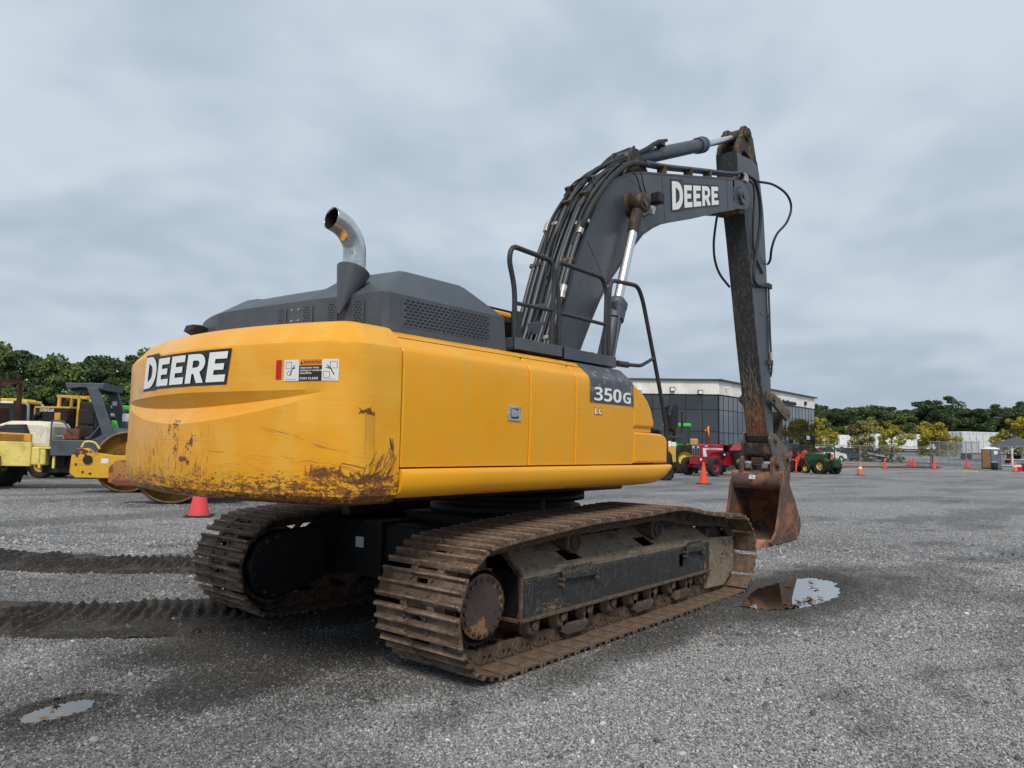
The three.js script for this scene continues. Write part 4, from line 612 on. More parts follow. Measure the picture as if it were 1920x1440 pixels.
// pipes and hoses over the boom
const topAt = (() => { const c = new THREE.CatmullRomCurve3(BOOM.map(q => V3(...q, 0)), false, 'centripetal'); return (u, off, z) => { const p = c.getPointAt(u), t = c.getTangentAt(u); return [p.x - t.y * off, p.y + t.x * off, z]; }; })();
const lineOn = (u0, u1, off, z, n = 12) => Array.from({ length: n + 1 }, (_, i) => topAt(lerp(u0, u1, i / n), off, z));
for (const [z, r, u1, off] of [[-0.265, 0.026, 0.36, 0.06], [-0.2, 0.024, 0.4, 0.06], [-0.1, 0.03, 0.47, 0.075], [-0.02, 0.016, 0.44, 0.05], [0.05, 0.016, 0.47, 0.05], [0.12, 0.028, 0.46, 0.075], [0.2, 0.024, 0.5, 0.06], [0.265, 0.026, 0.34, 0.07]]) mb().tube(lineOn(0.06, u1, off, z, 14), r, 10, 70).build('boom_pipe', M.boom, boom);
for (const [pts, r] of [
  [[topAt(0.33, 0.07, 0.268), [0.98, 4.22, 0.31], [1.08, 4.4, 0.33], [1.27, 4.62, 0.33], [1.56, 4.9, 0.32], [1.94, 5.17, 0.3], [2.3, 5.3, 0.29], [2.5, 5.34, 0.28]], 0.036],
  [[topAt(0.35, 0.06, -0.265), [1.18, 4.42, -0.27], [1.4, 4.68, -0.27], [1.72, 5.0, -0.25], [2.05, 5.26, -0.22], [2.31, 5.5, -0.18], [2.68, 5.72, -0.12]], 0.03],
  [[topAt(0.4, 0.07, -0.1), [1.62, 5.02, -0.06], [1.93, 5.24, 0.0], [2.38, 5.48, 0.08], [2.7, 5.66, 0.12], [2.99, 5.85, 0.12], [3.2, 5.93, 0.12]], 0.034],
  [[topAt(0.38, 0.075, 0.12), [1.5, 4.9, 0.16], [1.84, 5.12, 0.2], [2.2, 5.27, 0.22]], 0.03],
  [[topAt(0.3, 0.06, -0.02), [1.3, 4.7, -0.05], [1.9, 5.18, 0.15], [2.1, 5.2, 0.34], [2.2, 4.95, 0.38], [2.4, 4.72, 0.36], [2.52, 4.72, 0.4]], 0.009],
  [[topAt(0.36, 0.06, 0.05), [1.75, 5.12, 0.2], [1.98, 5.06, 0.36], [2.12, 4.82, 0.4], [2.3, 4.66, 0.4]], 0.009],
  [[topAt(0.28, 0.08, -0.16), topAt(0.36, 0.12, -0.2), [1.5, 4.92, -0.16], [1.85, 5.2, -0.05], [2.25, 5.46, 0.02], [2.6, 5.7, 0.0]], 0.018],
  [[topAt(0.3, 0.07, 0.22), topAt(0.37, 0.11, 0.24), [1.62, 5.0, 0.25], [2.0, 5.22, 0.22], [2.45, 5.34, 0.21]], 0.02],
  [[topAt(0.24, 0.1, 0.02), topAt(0.33, 0.09, -0.04), topAt(0.4, 0.13, 0.06), [1.8, 5.14, 0.1], [2.15, 5.34, 0.16]], 0.013],
  [[topAt(0.1, 0.09, -0.06), topAt(0.2, 0.07, 0.0), topAt(0.3, 0.1, -0.08), topAt(0.38, 0.1, 0.0)], 0.012],
  [[topAt(0.08, 0.08, 0.16), topAt(0.18, 0.09, 0.17), topAt(0.28, 0.08, 0.15)], 0.014],
  [[topAt(0.42, 0.1, -0.22), topAt(0.445, 0.16, -0.1), topAt(0.45, 0.15, 0.1), topAt(0.43, 0.1, 0.2)], 0.01],
]) mb().tube(pts, r, 10, 60).build('hose', M.rubber, boom);
for (const [u, z] of [[0.395, -0.1], [0.41, 0.12], [0.44, -0.2], [0.46, 0.05]]) mb().obox(...topAt(u, 0.1, z), 0.06, 0.07, 0.12, 0, 0, 0.7, 0.01).build('pipe_clamp', M.greasy, boom);
for (const [z, y] of [[0.262, 0.075], [0.2, 0.055]]) mb().tube([[2.45, 5.3 + y, z], [3.0, 5.42 + y, z], [4.0, 5.68 + y, z], [5.2, 5.99 + y, z], [5.55, 6.1 + y, z + 0.04]], 0.026, 10, 50).build('boom_pipe', M.boom, boom);
for (const x of [2.95, 3.75, 4.4]) mb().box(x - 0.03, 5.33 + (x - 2.91) * 0.268, 0.17, x + 0.03, 5.47 + (x - 2.91) * 0.268, 0.3, 0.01).build('pipe_clamp', M.greasy, boom);
for (const [u, z, m] of [[0.345, 0.25, M.zinc], [0.355, -0.23, M.zinc], [0.27, -0.23, M.greasy], [0.27, 0.2, M.greasy], [0.12, -0.23, M.zinc], [0.13, 0.2, M.zinc], [0.19, 0.0, M.boom]]) { const a = topAt(u, 0.07, z), b = topAt(u + 0.008, 0.07, z); const k = Math.atan2(b[1] - a[1], b[0] - a[0]); mb().obox(a[0], a[1], a[2], 0.05, 0.035, 0.19, 0, 0, k, 0.006).obox(a[0] - 0.05 * Math.sin(k) * -1, a[1] + 0.02, a[2], 0.03, 0.03, 0.05, 0, 0, k).build('pipe_clamp', m, boom); }
for (const [u, z] of [[0.32, 0.265], [0.34, -0.265], [0.2, 0.265]]) mb().cyl(topAt(u, 0.07, z), topAt(u + 0.022, 0.07, z), 0.041, 0.041, 8).build('hose_coupling', M.zinc, boom);
mb().box(0.42, 2.82, -0.08, 0.5, 2.96, 0.14, 0.01).build('junction_block', M.grey, boom);
{ // work light on the flank by the cylinder pin
  const w = mb().box(2.4, 4.78, 0.36, 2.54, 4.92, 0.5, 0.02).box(2.43, 4.7, 0.3, 2.47, 4.8, 0.42).build('work_light', M.black, boom); mb().cyl([2.54, 4.85, 0.43], [2.555, 4.85, 0.43], 0.055).build('lens', M.glass, w); mb().cyl([2.28, 4.66, 0.4], [2.4, 4.69, 0.4], 0.05).box(2.3, 4.6, 0.3, 2.36, 4.68, 0.45).build('light_plug', M.zinc, boom);
}
// --- boom cylinders
for (const s of [1, -1]) {
  const z = 0.43 * s, dir = V3(1.03, 2.75, 0).normalize(), at = t => [0.96 + dir.x * t, 1.9 + dir.y * t, z];
  const c = mb().cyl(at(0), at(1.36), 0.1, 0.1, 24).lathe([[0.0, -0.09], [0.11, -0.09], [0.11, 0.09], [0, 0.09]], at(0), 'z', 20).tube([[...at(0.2)].map((q, i) => q + [0.0, 0, 0.12 * s][i]), [...at(0.9)].map((q, i) => q + [-0.02, 0, 0.12 * s][i]), [...at(1.3)].map((q, i) => q + [-0.05, 0, 0.1 * s][i])], 0.016, 8).build('boom_cylinder', M.grey, EX);
  mb().cyl(at(1.27), at(1.42), 0.122, 0.122, 24).cyl(at(1.42), at(1.5), 0.128, 0.128, 12).cyl(at(1.5), at(1.55), 0.105, 0.085, 24).obox(...at(1.44).map((q, i) => q + [-0.11, 0, 0.04 * s][i]), 0.09, 0.11, 0.09, 0, 0, 0.35, 0.01).build('cylinder_head', M.grey, c);
  mb().cyl(at(1.5), at(2.52), 0.058, 0.058, 24).build('cylinder_rod', M.chrome, c);
  mb().cyl(at(2.5), at(2.82), 0.066, 0.075, 18).lathe([[0.055, -0.085], [0.125, -0.085], [0.125, 0.085], [0.055, 0.085]], at(2.94), 'z', 22).build('rod_eye', M.greasy, c);
  mb().cyl([...at(2.94).slice(0, 2), 0.29 * s], [...at(2.94).slice(0, 2), 0.54 * s], 0.058, 0.058, 16).cyl([...at(2.94).slice(0, 2), 0.3 * s], [...at(2.94).slice(0, 2), 0.345 * s], 0.17, 0.15, 22).build('cylinder_pin', M.greasy, c);
}
// --- arm cylinder along the top of the boom
{
  const a = V3(2.38, 5.43, 0), d = V3(6.08 - 2.38, 7.03 - 5.43, 0).normalize(), at = t => [a.x + d.x * t, a.y + d.y * t, 0];
  const c = mb().cyl(at(0.1), at(2.45), 0.103, 0.103, 26).lathe([[0, -0.1], [0.12, -0.1], [0.12, 0.1], [0, 0.1]], at(0), 'z', 20).build('arm_cylinder', std({ map: M.grey.map, color: 0xd8dde4, roughness: 0.45 }), EX);
  mb().cyl(at(2.36), at(2.5), 0.126, 0.126, 26).cyl(at(2.5), at(2.58), 0.134, 0.13, 14).cyl(at(2.58), at(2.62), 0.11, 0.08, 24).build('cylinder_head', M.grey, c);
  mb().cyl(at(2.55), at(3.85), 0.056, 0.056, 24).build('cylinder_rod', M.chrome, c); mb().cyl(at(3.8), at(3.92), 0.065, 0.08, 16).lathe([[0.04, -0.09], [0.12, -0.09], [0.12, 0.09], [0.04, 0.09]], at(4.03), 'z', 20).build('rod_eye', M.greasy, c);
  mb().box(3.08, 5.86, 0.05, 3.2, 5.92, 0.16, 0.01).cyl([3.05, 5.9, 0.12], [3.3, 6.0, 0.12], 0.024).build('port_block', M.rubber, c);
  for (const s of [1, -1]) mb().prism([[2.1, 5.1], [2.75, 5.28], [2.52, 5.5], [2.42, 5.57], [2.3, 5.55], [2.24, 5.46]], s > 0 ? 0.115 : -0.165, s > 0 ? 0.165 : -0.115, 0.006).build('cylinder_lug', M.greasy, boom);
}
// --- arm
const ARM_U = [[5.66, 6.62], [5.7, 6.2], [5.93, 5.7], [6.06, 5.22], [6.15, 4.8], [6.25, 4.37], [6.44, 3.5], [6.66, 2.62], [6.88, 1.84]];
const arm = mb().prism([...ARM_U, [6.93, 1.74], [7.02, 1.7], [7.12, 1.72], [7.17, 1.85], [7.13, 2.3], [7.08, 2.58], [7.0, 3.92], [6.93, 4.88], [6.83, 5.84], [6.65, 6.47], [6.56, 6.7], [6.3, 6.66], [5.9, 6.6]], -0.19, 0.19, 0.008).build('arm', M.boom, EX);
{
  for (const s of [1, -1]) mb().prism([[5.66, 6.58], [5.84, 6.6], [5.96, 6.72], [6.2, 6.68], [6.57, 6.6], [6.37, 7.06], [6.26, 7.14], ...arc(6.08, 7.03, 0.16, 0.75, 3.3, 10), [5.72, 6.78]], s > 0 ? 0.115 : -0.19, s > 0 ? 0.19 : -0.115, 0.008).build('clevis_plate', M.greasy, arm);
  for (const s of [1, -1]) mb().cyl([6.08, 7.03, 0.19 * s], [6.08, 7.03, 0.235 * s], 0.115, 0.11, 22).cyl([6.08, 7.03, 0.23 * s], [6.08, 7.03, 0.26 * s], 0.055, 0.05, 14).build('clevis_boss', M.greasy, arm);
  mb().prism([[6.57, 6.6], [6.42, 7.0], [6.34, 7.0], [6.5, 6.6]], -0.115, 0.115).build('clevis_web', M.boom, arm);
  const U = ARM_U, len = [0]; for (let i = 1; i < U.length; i++) len.push(len[i - 1] + Math.hypot(U[i][0] - U[i - 1][0], U[i][1] - U[i - 1][1])); const T = len[len.length - 1], n = U.length - 1;
  mesh('underside_plate', gridGeo(1, n, (u, v) => { const i = Math.round(v * n); return [U[i][0] - 0.005, U[i][1] - 0.002, lerp(-0.184, 0.184, u)]; }, (u, v) => [u, 1 - len[Math.round(v * n)] / T]), M.armUnder, arm).userData = { label: 'dark underside of the arm, scraped and rusty toward the bucket' };
  for (const s of [1, -1]) mb().cyl([5.56, 5.78, 0.185 * s], [5.56, 5.78, 0.21 * s], 0.2, 0.2, 24).build('pivot_hub', M.greasy, arm);
  mb().prism([[5.4, 5.62], [5.75, 5.55], [6.0, 5.6], [5.9, 6.2], [5.7, 6.25], [5.42, 5.95]], -0.185, 0.185, 0.01).build('pivot_web', M.greasy, arm);
  mb().box(6.6, 3.96, 0.19, 6.98, 4.0, 0.197).box(6.84, 2.6, 0.19, 7.07, 2.64, 0.197).bar([6.75, 2.9, 0.193], [7.06, 3.05, 0.193], 0.008, 0.02).build('weld_seam', M.boom, arm);
  mb().tube([[6.94, 4.56, 0.215], [6.97, 4.2, 0.215], [7.0, 3.6, 0.215], [7.05, 3.06, 0.215], [7.1, 2.9, 0.17]], 0.02, 8, 30).build('arm_pipe', M.boom, arm);
  for (const y of [4.48, 3.1]) mb().box(6.9, y, 0.19, 7.06, y + 0.09, 0.245, 0.01).build('pipe_clamp', M.greasy, arm);
  mb().cyl([7.01, 3.34, 0.215], [7.035, 3.12, 0.215], 0.026).build('hose_coupling', M.zinc, arm);
  for (const [p, r] of [[[[5.62, 6.12, 0.27], [5.91, 6.2, 0.3], [6.18, 6.2, 0.33], [6.69, 6.27, 0.42], [7.13, 6.2, 0.5], [7.36, 6.02, 0.5], [7.17, 5.7, 0.48], [6.82, 5.4, 0.42], [6.77, 5.16, 0.35], [6.9, 4.98, 0.27], [6.95, 4.92, 0.2]], 0.021], [[[6.0, 5.8, -0.3], [5.93, 5.42, -0.33], [5.89, 5.12, -0.34], [5.9, 4.84, -0.32], [6.01, 4.62, -0.28], [6.2, 4.42, -0.19]], 0.021], [[[5.6, 6.15, 0.29], [5.85, 6.2, 0.31], [6.14, 6.18, 0.31], [6.35, 5.93, 0.3], [6.44, 5.53, 0.27], [6.3, 4.93, 0.24], [6.21, 4.56, 0.235], [6.36, 4.44, 0.235], [6.86, 4.5, 0.22], [6.94, 4.56, 0.215]], 0.028], [[[5.6, 6.1, 0.25], [5.97, 6.13, 0.3], [6.14, 6.0, 0.29], [6.2, 5.47, 0.24], [6.3, 5.0, 0.215], [6.7, 4.7, 0.21]], 0.016]]) mb().tube(p, r, 10, 80).build('hose', M.rubber, arm);
  mb().box(5.66, 6.06, 0.24, 5.8, 6.2, 0.33, 0.015).build('hose_bracket', M.zinc, arm);
}
// bucket cylinder in front of the arm, links, coupler
{
  const c = mb().cyl([6.95, 5.6, 0], [7.24, 3.9, 0], 0.085, 0.085, 20).lathe([[0, -0.09], [0.1, -0.09], [0.1, 0.09], [0, 0.09]], [6.94, 5.66, 0], 'z', 18).build('bucket_cylinder', M.grey, EX); mb().cyl([7.24, 3.95, 0], [7.26, 3.75, 0], 0.105, 0.105, 20).build('cylinder_head', M.grey, c); mb().cyl([7.25, 3.8, 0], [7.46, 2.4, 0], 0.045, 0.045, 18).build('cylinder_rod', M.chrome, c);
  for (const s of [1, -1]) {
    const a = s > 0 ? 0.225 : -0.285, l = mb().prism([...arc(6.93, 2.5, 0.1, 1.4, 4.9, 9), [7.62, 2.13], ...arc(7.68, 2.26, 0.085, -0.9, 1.5, 7), [7.3, 2.5]], a, a + 0.06, 0.01).build('bucket_link', M.coupler, EX);
    mb().cyl([6.93, 2.5, 0.19 * s], [6.93, 2.5, 0.33 * s], 0.055, 0.055, 14).cyl([7.68, 2.26, 0.2 * s], [7.68, 2.26, 0.31 * s], 0.045, 0.045, 14).cyl([6.93, 2.5, 0.186 * s], [6.93, 2.5, 0.225 * s], 0.11, 0.11, 18).build('link_pin', M.coupler, l);
  }
  mb().prism([[7.6, 2.3], [7.76, 2.3], [7.68, 1.6], [7.5, 1.6]], -0.16, 0.16, 0.02).build('power_link', M.greasy, EX);
}
const coup = partGroup('quick_coupler', EX);
for (const s of [1, -1]) {
  const a = s > 0 ? 0.225 : -0.275;
  const pl = mb().prism([...arc(6.93, 1.76, 0.14, 1.0, 3.9, 10), [6.95, 1.42], [7.36, 1.12], [7.72, 0.98], [7.76, 1.1], [7.74, 1.56], [7.6, 1.66], [7.06, 1.88]], a, a + 0.05, 0.01).build('coupler_plate', M.coupler, coup);
  mb().cyl([6.98, 1.78, 0.27 * s], [6.98, 1.78, 0.33 * s], 0.06, 0.055, 16).build('pin_head', M.coupler, coup); mb().cyl([7.62, 1.46, 0.27 * s], [7.62, 1.46, 0.32 * s], 0.075, 0.075, 16).build('pin_head', M.coupler, coup);
}
mb().prism([[6.82, 1.72], [6.86, 1.52], [7.0, 1.44], [7.5, 1.3], [7.62, 1.5], [7.1, 1.62]], -0.225, 0.225, 0.02).box(6.85, 1.34, -0.1, 7.0, 1.46, 0.1, 0.015).build('coupler_body', M.greasy, coup);
mb().prism([[6.85, 1.36], [6.98, 1.3], [7.1, 1.24], [7.05, 1.18], [6.9, 1.22], [6.82, 1.28]], -0.2, -0.1, 0.01).prism([[6.85, 1.36], [6.98, 1.3], [7.1, 1.24], [7.05, 1.18], [6.9, 1.22], [6.82, 1.28]], 0.1, 0.2, 0.01).build('coupler_hook', M.coupler, coup);
// --- bucket
const BK = partGroup('bucket', EX);
{
  const O = [[6.98, 1.23], [7.12, 1.1], [7.3, 0.9], [7.5, 0.68], [7.64, 0.46], [7.7, 0.3], [7.68, 0.18], [7.58, 0.08], [7.4, 0.035], [7.1, 0.02], [6.6, 0.02], [6.2, 0.025]], I = O.map(([x, y], i) => { const a = O[Math.max(0, i - 1)], b = O[Math.min(O.length - 1, i + 1)], l = Math.hypot(b[0] - a[0], b[1] - a[1]); return [x + (b[1] - a[1]) / l * 0.035, y - (b[0] - a[0]) / l * 0.035]; });
  mb().prism([...O, ...I.reverse()], -0.43, 0.43, 0.004).build('bucket_shell', M.bucket, BK);
  const side = [[6.83, 1.13], ...arc(6.93, 1.08, 0.16, 2.2, 0.6, 6), [7.3, 0.88], [7.5, 0.66], [7.66, 0.42], [7.7, 0.26], [7.62, 0.1], [7.4, 0.03], [6.7, 0.015], [6.24, 0.03], [6.2, 0.075], [6.34, 0.12], [6.5, 0.24], [6.6, 0.45], [6.72, 0.75], [6.78, 0.95]];
  for (const s of [1, -1]) { mb().prism(side, s > 0 ? 0.43 : -0.455, s > 0 ? 0.455 : -0.43, 0.006).build('side_wall', M.bucket, BK); mb().prism([[6.83, 1.08], [6.9, 1.06], [6.82, 0.75], [6.66, 0.4], [6.56, 0.2], [6.36, 0.1], [6.22, 0.04], [6.2, 0.08], [6.34, 0.13], [6.49, 0.25], [6.59, 0.46], [6.71, 0.76], [6.77, 0.98]], s > 0 ? 0.456 : -0.474, s > 0 ? 0.474 : -0.456, 0.005).build('side_cutter', M.bucket, BK); mb().prism([[6.86, 0.02], [6.86, 0.15], [7.05, 0.17], [7.3, 0.2], [7.48, 0.3], [7.58, 0.45], [7.67, 0.4], [7.7, 0.24], [7.6, 0.09], [7.4, 0.028]], s > 0 ? 0.456 : -0.47, s > 0 ? 0.47 : -0.456, 0.005).build('wear_plate', M.bucket, BK); }
  mb().cyl([6.94, 1.07, -0.43], [6.94, 1.07, 0.43], 0.165, 0.165, 30).build('top_tube', M.bucket, BK);
  for (const z of [-0.31, 0.24]) mb().prism([[6.8, 1.0], [6.82, 1.25], ...arc(6.94, 1.37, 0.115, 3.3, -0.3, 10), [7.24, 1.15], [7.4, 0.84], [7.28, 0.86], [7.08, 0.9], [6.88, 0.9]], z, z + 0.07, 0.01).build('bucket_ear', M.bucket, BK);
  mb().cyl([6.94, 1.36, -0.37], [6.94, 1.36, 0.37], 0.045, 0.045, 18).build('bucket_pin', M.chrome, BK); for (const s of [1, -1]) mb().cyl([6.94, 1.36, 0.31 * s], [6.94, 1.36, 0.38 * s], 0.075, 0.07, 8).build('pin_collar', M.coupler, BK);
  const tm = std({ map: wornTex(rgb(166, 116, 92), rgb(140, 92, 68), rgb(190, 150, 124), { size: 0.4, f: 5, seed: 71 }), bumpMap: bumpTex(14, 3, 3, 0.3, 256), bumpScale: 0.006, roughness: 0.8 });
  for (let i = 0; i < 5; i++) { const z = -0.37 + i * 0.185; const o = 0.012; mb().prism([[5.8, 0.0], [5.93, 0.085], [6.08, 0.13], [6.2, 0.115], [6.36, 0.1], [6.4, 0.05], [6.3, 0.004], [6.1, -0.004]], z - 0.055 - o, z + 0.055 + o, 0.012).build('tooth', tm, BK); }
  mesh('lot_label', gridGeo(4, 2, (u, v) => { const a = 3.05 - 0.42 * v, r = 0.168; return [6.94 + r * Math.cos(a), 1.07 + r * Math.sin(a), -0.11 + 0.11 * u]; }), std({ roughness: 0.5, map: canvasTex(128, 96, (c) => { c.fillStyle = '#e6e8ea'; c.fillRect(0, 0, 128, 96); c.fillStyle = '#44464a'; c.fillRect(14, 16, 90, 12); c.fillRect(14, 38, 60, 10); c.fillRect(50, 60, 64, 14); }) }), BK);
}
// ---------------------------------------------------------------- machines standing around the yard
const paint = (r, g, b, o = {}) => phys({ map: wornTex([1, 1, 1], [0.93, 0.92, 0.9], [0.72, 0.68, 0.62], { size: 1.1, px: 256, f: 6, cut: 0.6, sf: 30, scut: 0.79, seed: 80 + (r + g + b) % 7 }), color: lin(r, g, b), roughness: 0.42, clearcoat: 0.3, clearcoatRoughness: 0.3, ...o });
const wornM = paint(255, 255, 255).map; const flat = (r, g, b, rough = 0.6, o = {}) => std({ map: wornM, color: lin(r, g, b), roughness: rough, ...o });
const P = { cream: flat(240, 232, 212, 0.55), paleYellow: flat(246, 224, 128, 0.5), catYellow: flat(222, 176, 70, 0.5), orangeYellow: flat(230, 170, 50, 0.5), slate: flat(80, 90, 102, 0.5), dark: flat(36, 36, 38, 0.7), tyre: flat(44, 43, 42, 0.85), rim: flat(200, 200, 198, 0.4, { metalness: 0.5 }), redT: paint(168, 22, 44), redRim: flat(150, 28, 44), green: paint(36, 96, 50), darkGreen: flat(38, 70, 44, 0.5), lime: paint(64, 190, 84), rimYellow: flat(232, 204, 90, 0.5), orange: paint(236, 76, 40), brown: flat(86, 52, 44, 0.8), rustB: flat(120, 72, 56, 0.8), galv: flat(150, 156, 160, 0.5, { metalness: 0.3 }), whiteP: flat(246, 248, 250, 0.5), coneO: std({ color: lin(236, 84, 52), roughness: 0.6 }), conePink: std({ color: lin(238, 78, 82), roughness: 0.6 }) };
P.drum = std({ map: wornTex(rgb(126, 112, 96), rgb(150, 134, 112), rgb(90, 70, 54), { size: 1, px: 256, f: 5, seed: 91 }), roughness: 0.6, metalness: 0.3 });
P.drumIn = std({ map: wornTex(rgb(150, 112, 34), rgb(112, 84, 44), rgb(84, 60, 40), { size: 1, px: 256, f: 5, seed: 92 }), roughness: 0.8 });
P.scuffed = std({ map: canvasTex(1024, 512, (c, w, h) => { const R = rngOf(8); c.fillStyle = '#e2b02e'; c.fillRect(0, 0, w, h); for (let i = 0; i < 420; i++) { const x = R() * w, y = R() * h, l = 20 + 120 * R() * R(); c.strokeStyle = `rgba(78,48,32,${0.3 + 0.6 * R()})`; c.lineWidth = 1 + 7 * R() * R() * R(); c.beginPath(); c.moveTo(x, y); c.lineTo(x + l, y + (R() - .5) * 20); c.stroke(); } for (let i = 0; i < 60; i++) { c.fillStyle = `rgba(90,54,40,${0.5 + 0.5 * R()})`; c.beginPath(); c.ellipse(R() * w, h - 20 - R() * 60, 10 + 40 * R(), 5 + 20 * R(), 0, 0, 7); c.fill(); } }), roughness: 0.6 }); P.scuffed.map.repeat.set(1 / 2.8, 1 / 1.1);
function wheel(parent, x, y, z, R, W, rimR, rimMat, lugs = 0, dish = 1) {
  const b = mb().lathe([[rimR, -W / 2 * .8], [R * 0.86, -W / 2], [R * 0.97, -W / 2 * .86], [R, -W / 2 * .55], [R, W / 2 * .55], [R * 0.97, W / 2 * .86], [R * 0.86, W / 2], [rimR, W / 2 * .8], [rimR * .97, 0], [rimR, -W / 2 * .8]], [0, 0, 0], 'z', 30);
  for (let i = 0; i < lugs; i++) for (const s of [1, -1]) { const a = (i + (s > 0 ? 0.5 : 0)) / lugs * 6.2832; const g = new THREE.BoxGeometry(0.05, 0.09, W * 0.56); g.rotateY(s * 0.7); g.translate(0, R + 0.012, s * W * 0.23); g.rotateZ(a); b.add(g); }
  const w = b.build('wheel', P.tyre, parent); w.position.set(x, y, z);
  mb().lathe([[0, W * .1 * dish], [rimR * .34, W * .12 * dish], [rimR * .42, W * .05 * dish], [rimR * .8, W * .02 * dish], [rimR * .9, W * .3 * dish], [rimR, W * .36 * dish]], [0, 0, 0], 'z', 26).cyl([0, 0, -W * .4], [0, 0, W * .4], rimR * .3).build('rim', rimMat, w); return w;
}
function compactor(name, label, x, z, turn, o) {
  const T = thing(name, label, 'roller', [x, 0, z], turn, o.group), dx = o.dx || 0, fl = o.flip ? -1 : 1;
  const drum = mb().lathe([[0.86, -1.03], [0.92, -1.05], [0.92, 1.05], [0.86, 1.03]], [dx, 0.92, 0], 'z', 56).build('drum', P.drum, T); mb().lathe([[0.87, -1.04], [0.86, -0.8], [0.2, -0.72], [0, -0.72]], [dx, 0.92, 0], 'z', 48).build('drum_web', P.drumIn, drum); mb().lathe([[0.87, 1.04], [0.86, 0.8], [0.2, 0.72], [0, 0.72]], [dx, 0.92, 0], 'z', 48).build('drum_web', P.drumIn, drum);
  for (const s of [1, -1]) { const a = s > 0 ? 1.1 : -1.26;
    mb().prism([[-1.3, 0.45], [-1.47, 0.6], [-1.44, 1.1], [-1.3, 1.3], [-1.0, 1.32], [-0.85, 1.2], [-0.3, 1.12], [1.25, 1.08], [1.4, 0.9], [1.4, 0.55], [1.2, 0.46], [-0.4, 0.44]].map(q => [dx + q[0] * fl * (fl < 0 && q[0] > 0 ? 1.5 : 1), q[1]]), a, a + 0.16, 0.02).build('yoke', o.yoke, T);
    mb().prism([[-0.42, 0.32], [0.42, 0.32], [0.46, 0.8], [-0.46, 0.8]].map(q => [q[0] + dx, q[1]]), s > 0 ? 0.82 : -0.9, s > 0 ? 0.9 : -0.82, 0.03).cyl([dx - 0.12, 0.5, 0.8 * s], [dx - 0.12, 0.5, 0.94 * s], 0.06).cyl([dx + 0.2, 0.5, 0.8 * s], [dx + 0.2, 0.5, 0.94 * s], 0.06).build('drum_bracket', o.bracket, T);
    mb().cyl([dx - 0.98 * fl, 0.98, 1.2 * s], [dx - 0.98 * fl, 0.98, 1.3 * s], 0.13).build('yoke_boss', P.dark, T); for (const [u, v] of [[-1.28, 1.1], [-1.05, 1.12], [-1.3, 0.85], [-1.1, 0.62], [-0.9, 0.58]]) mb().cyl([dx + u * fl, v, 1.2 * s], [dx + u * fl, v, 1.29 * s], 0.035, 0.03, 6).build('bolt', P.dark, T);
    const wr = wheel(T, -3.75, 0.76, 0.86 * s, 0.76, 0.56, 0.36, P.paleYellow, 16, s);
    mb().prism([[-4.35, 0.72], [-2.15, 0.72], [-2.15, 1.46], [-4.4, 1.5]], s > 0 ? 0.7 : -0.86, s > 0 ? 0.86 : -0.7, 0.02).build('side_body', o.body, T);
    const vb = mb().prism([[-4.3, 1.5], [-2.18, 1.47], [-2.18, 1.72], [-3.75, 1.78], [-4.3, 1.78]], s > 0 ? 0.7 : -0.84, s > 0 ? 0.84 : -0.7, 0.02).build('vent_body', o.vent, T); for (let i = 0; i < 5; i++) mb().box(-3.35 + i * 0.03, 1.51 + i * 0.04, 0.838 * s, -2.38, 1.527 + i * 0.04, 0.852 * s).build('vent_slot', P.rustB, T);
    const vp = mb().prism([[-3.5, 1.62], [-3.28, 1.76], [-2.95, 1.96], [-2.35, 1.98], [-2.24, 1.7], [-2.26, 1.5 + 0.02], [-3.3, 1.53]].map(q => [q[0], q[1] + 0.03]), s > 0 ? 0.76 : -0.79, s > 0 ? 0.79 : -0.76, 0.006).build('hood_vent', P.dark, T); for (let i = 0; i < 9; i++) mb().obox(-2.78 + 0.02 * i * -0.4, 1.6 + 0.042 * i, 0.8 * s, 0.98 - 0.02 * i, 0.02, 0.03, 0.5 * s).build('louvre', P.slate, T);
  }
  mb().prism([[-1.66, 1.3], [-1.64, 1.95], [-1.72, 2.07], [-2.0, 2.12], [-2.85, 2.11], [-3.12, 2.02], [-3.85, 1.55], [-3.95, 1.3]], -0.76, 0.76, 0.13).build('engine_hood', o.hood, T); mb().box(-2.2, 0.75, -0.8, -1.75, 1.32, 0.8, 0.06).build('engine_bay', o.body, T);
  mb().box(-2.0, 0.5, -0.4, -0.9, 1.05, 0.4, 0.03).box(-1.75, 0.75, 0.3, -1.3, 1.15, 0.5, 0.02).box(-3.95, 0.6, -0.5, -3.5, 0.95, 0.5).build('hitch', P.dark, T);
  for (const [a, b] of [[-1.95, -1.88], [-1.55, -1.48]]) mb().box(a, 0.66, 0.72, b, 1.3, 0.8, 0.01).build('step_post', o.body, T); mb().box(-1.95, 1.26, 0.7, -1.15, 1.32, 0.82, 0.01).build('step_bar', o.body, T);
  if (o.rops) {
    mb().prism([[-1.6, 1.05], [0.0, 1.05], [0.1, 1.3], [0.35, 1.75], [0.2, 1.95], [-0.1, 1.75], [-0.45, 1.55], [-1.6, 1.55]], -0.88, 0.88, 0.03).build('platform', P.slate, T);
    mb().prism([[-1.3, 3.33], [-1.24, 3.14], [-0.85, 3.2], [-0.2, 3.15], [-0.15, 3.35]], -0.9, 0.9, 0.02).build('canopy', P.slate, T); mb().box(-1.15, 3.08, -0.8, -0.5, 3.18, 0.8).build('canopy_lining', P.dark, T);
    for (const s of [1, -1]) mb().prism([[-0.66, 3.2], [-0.34, 3.2], [0.24, 1.62], [-0.08, 1.62]], s > 0 ? 0.78 : -0.92, s > 0 ? 0.92 : -0.78, 0.02).build('rops_post', P.slate, T);
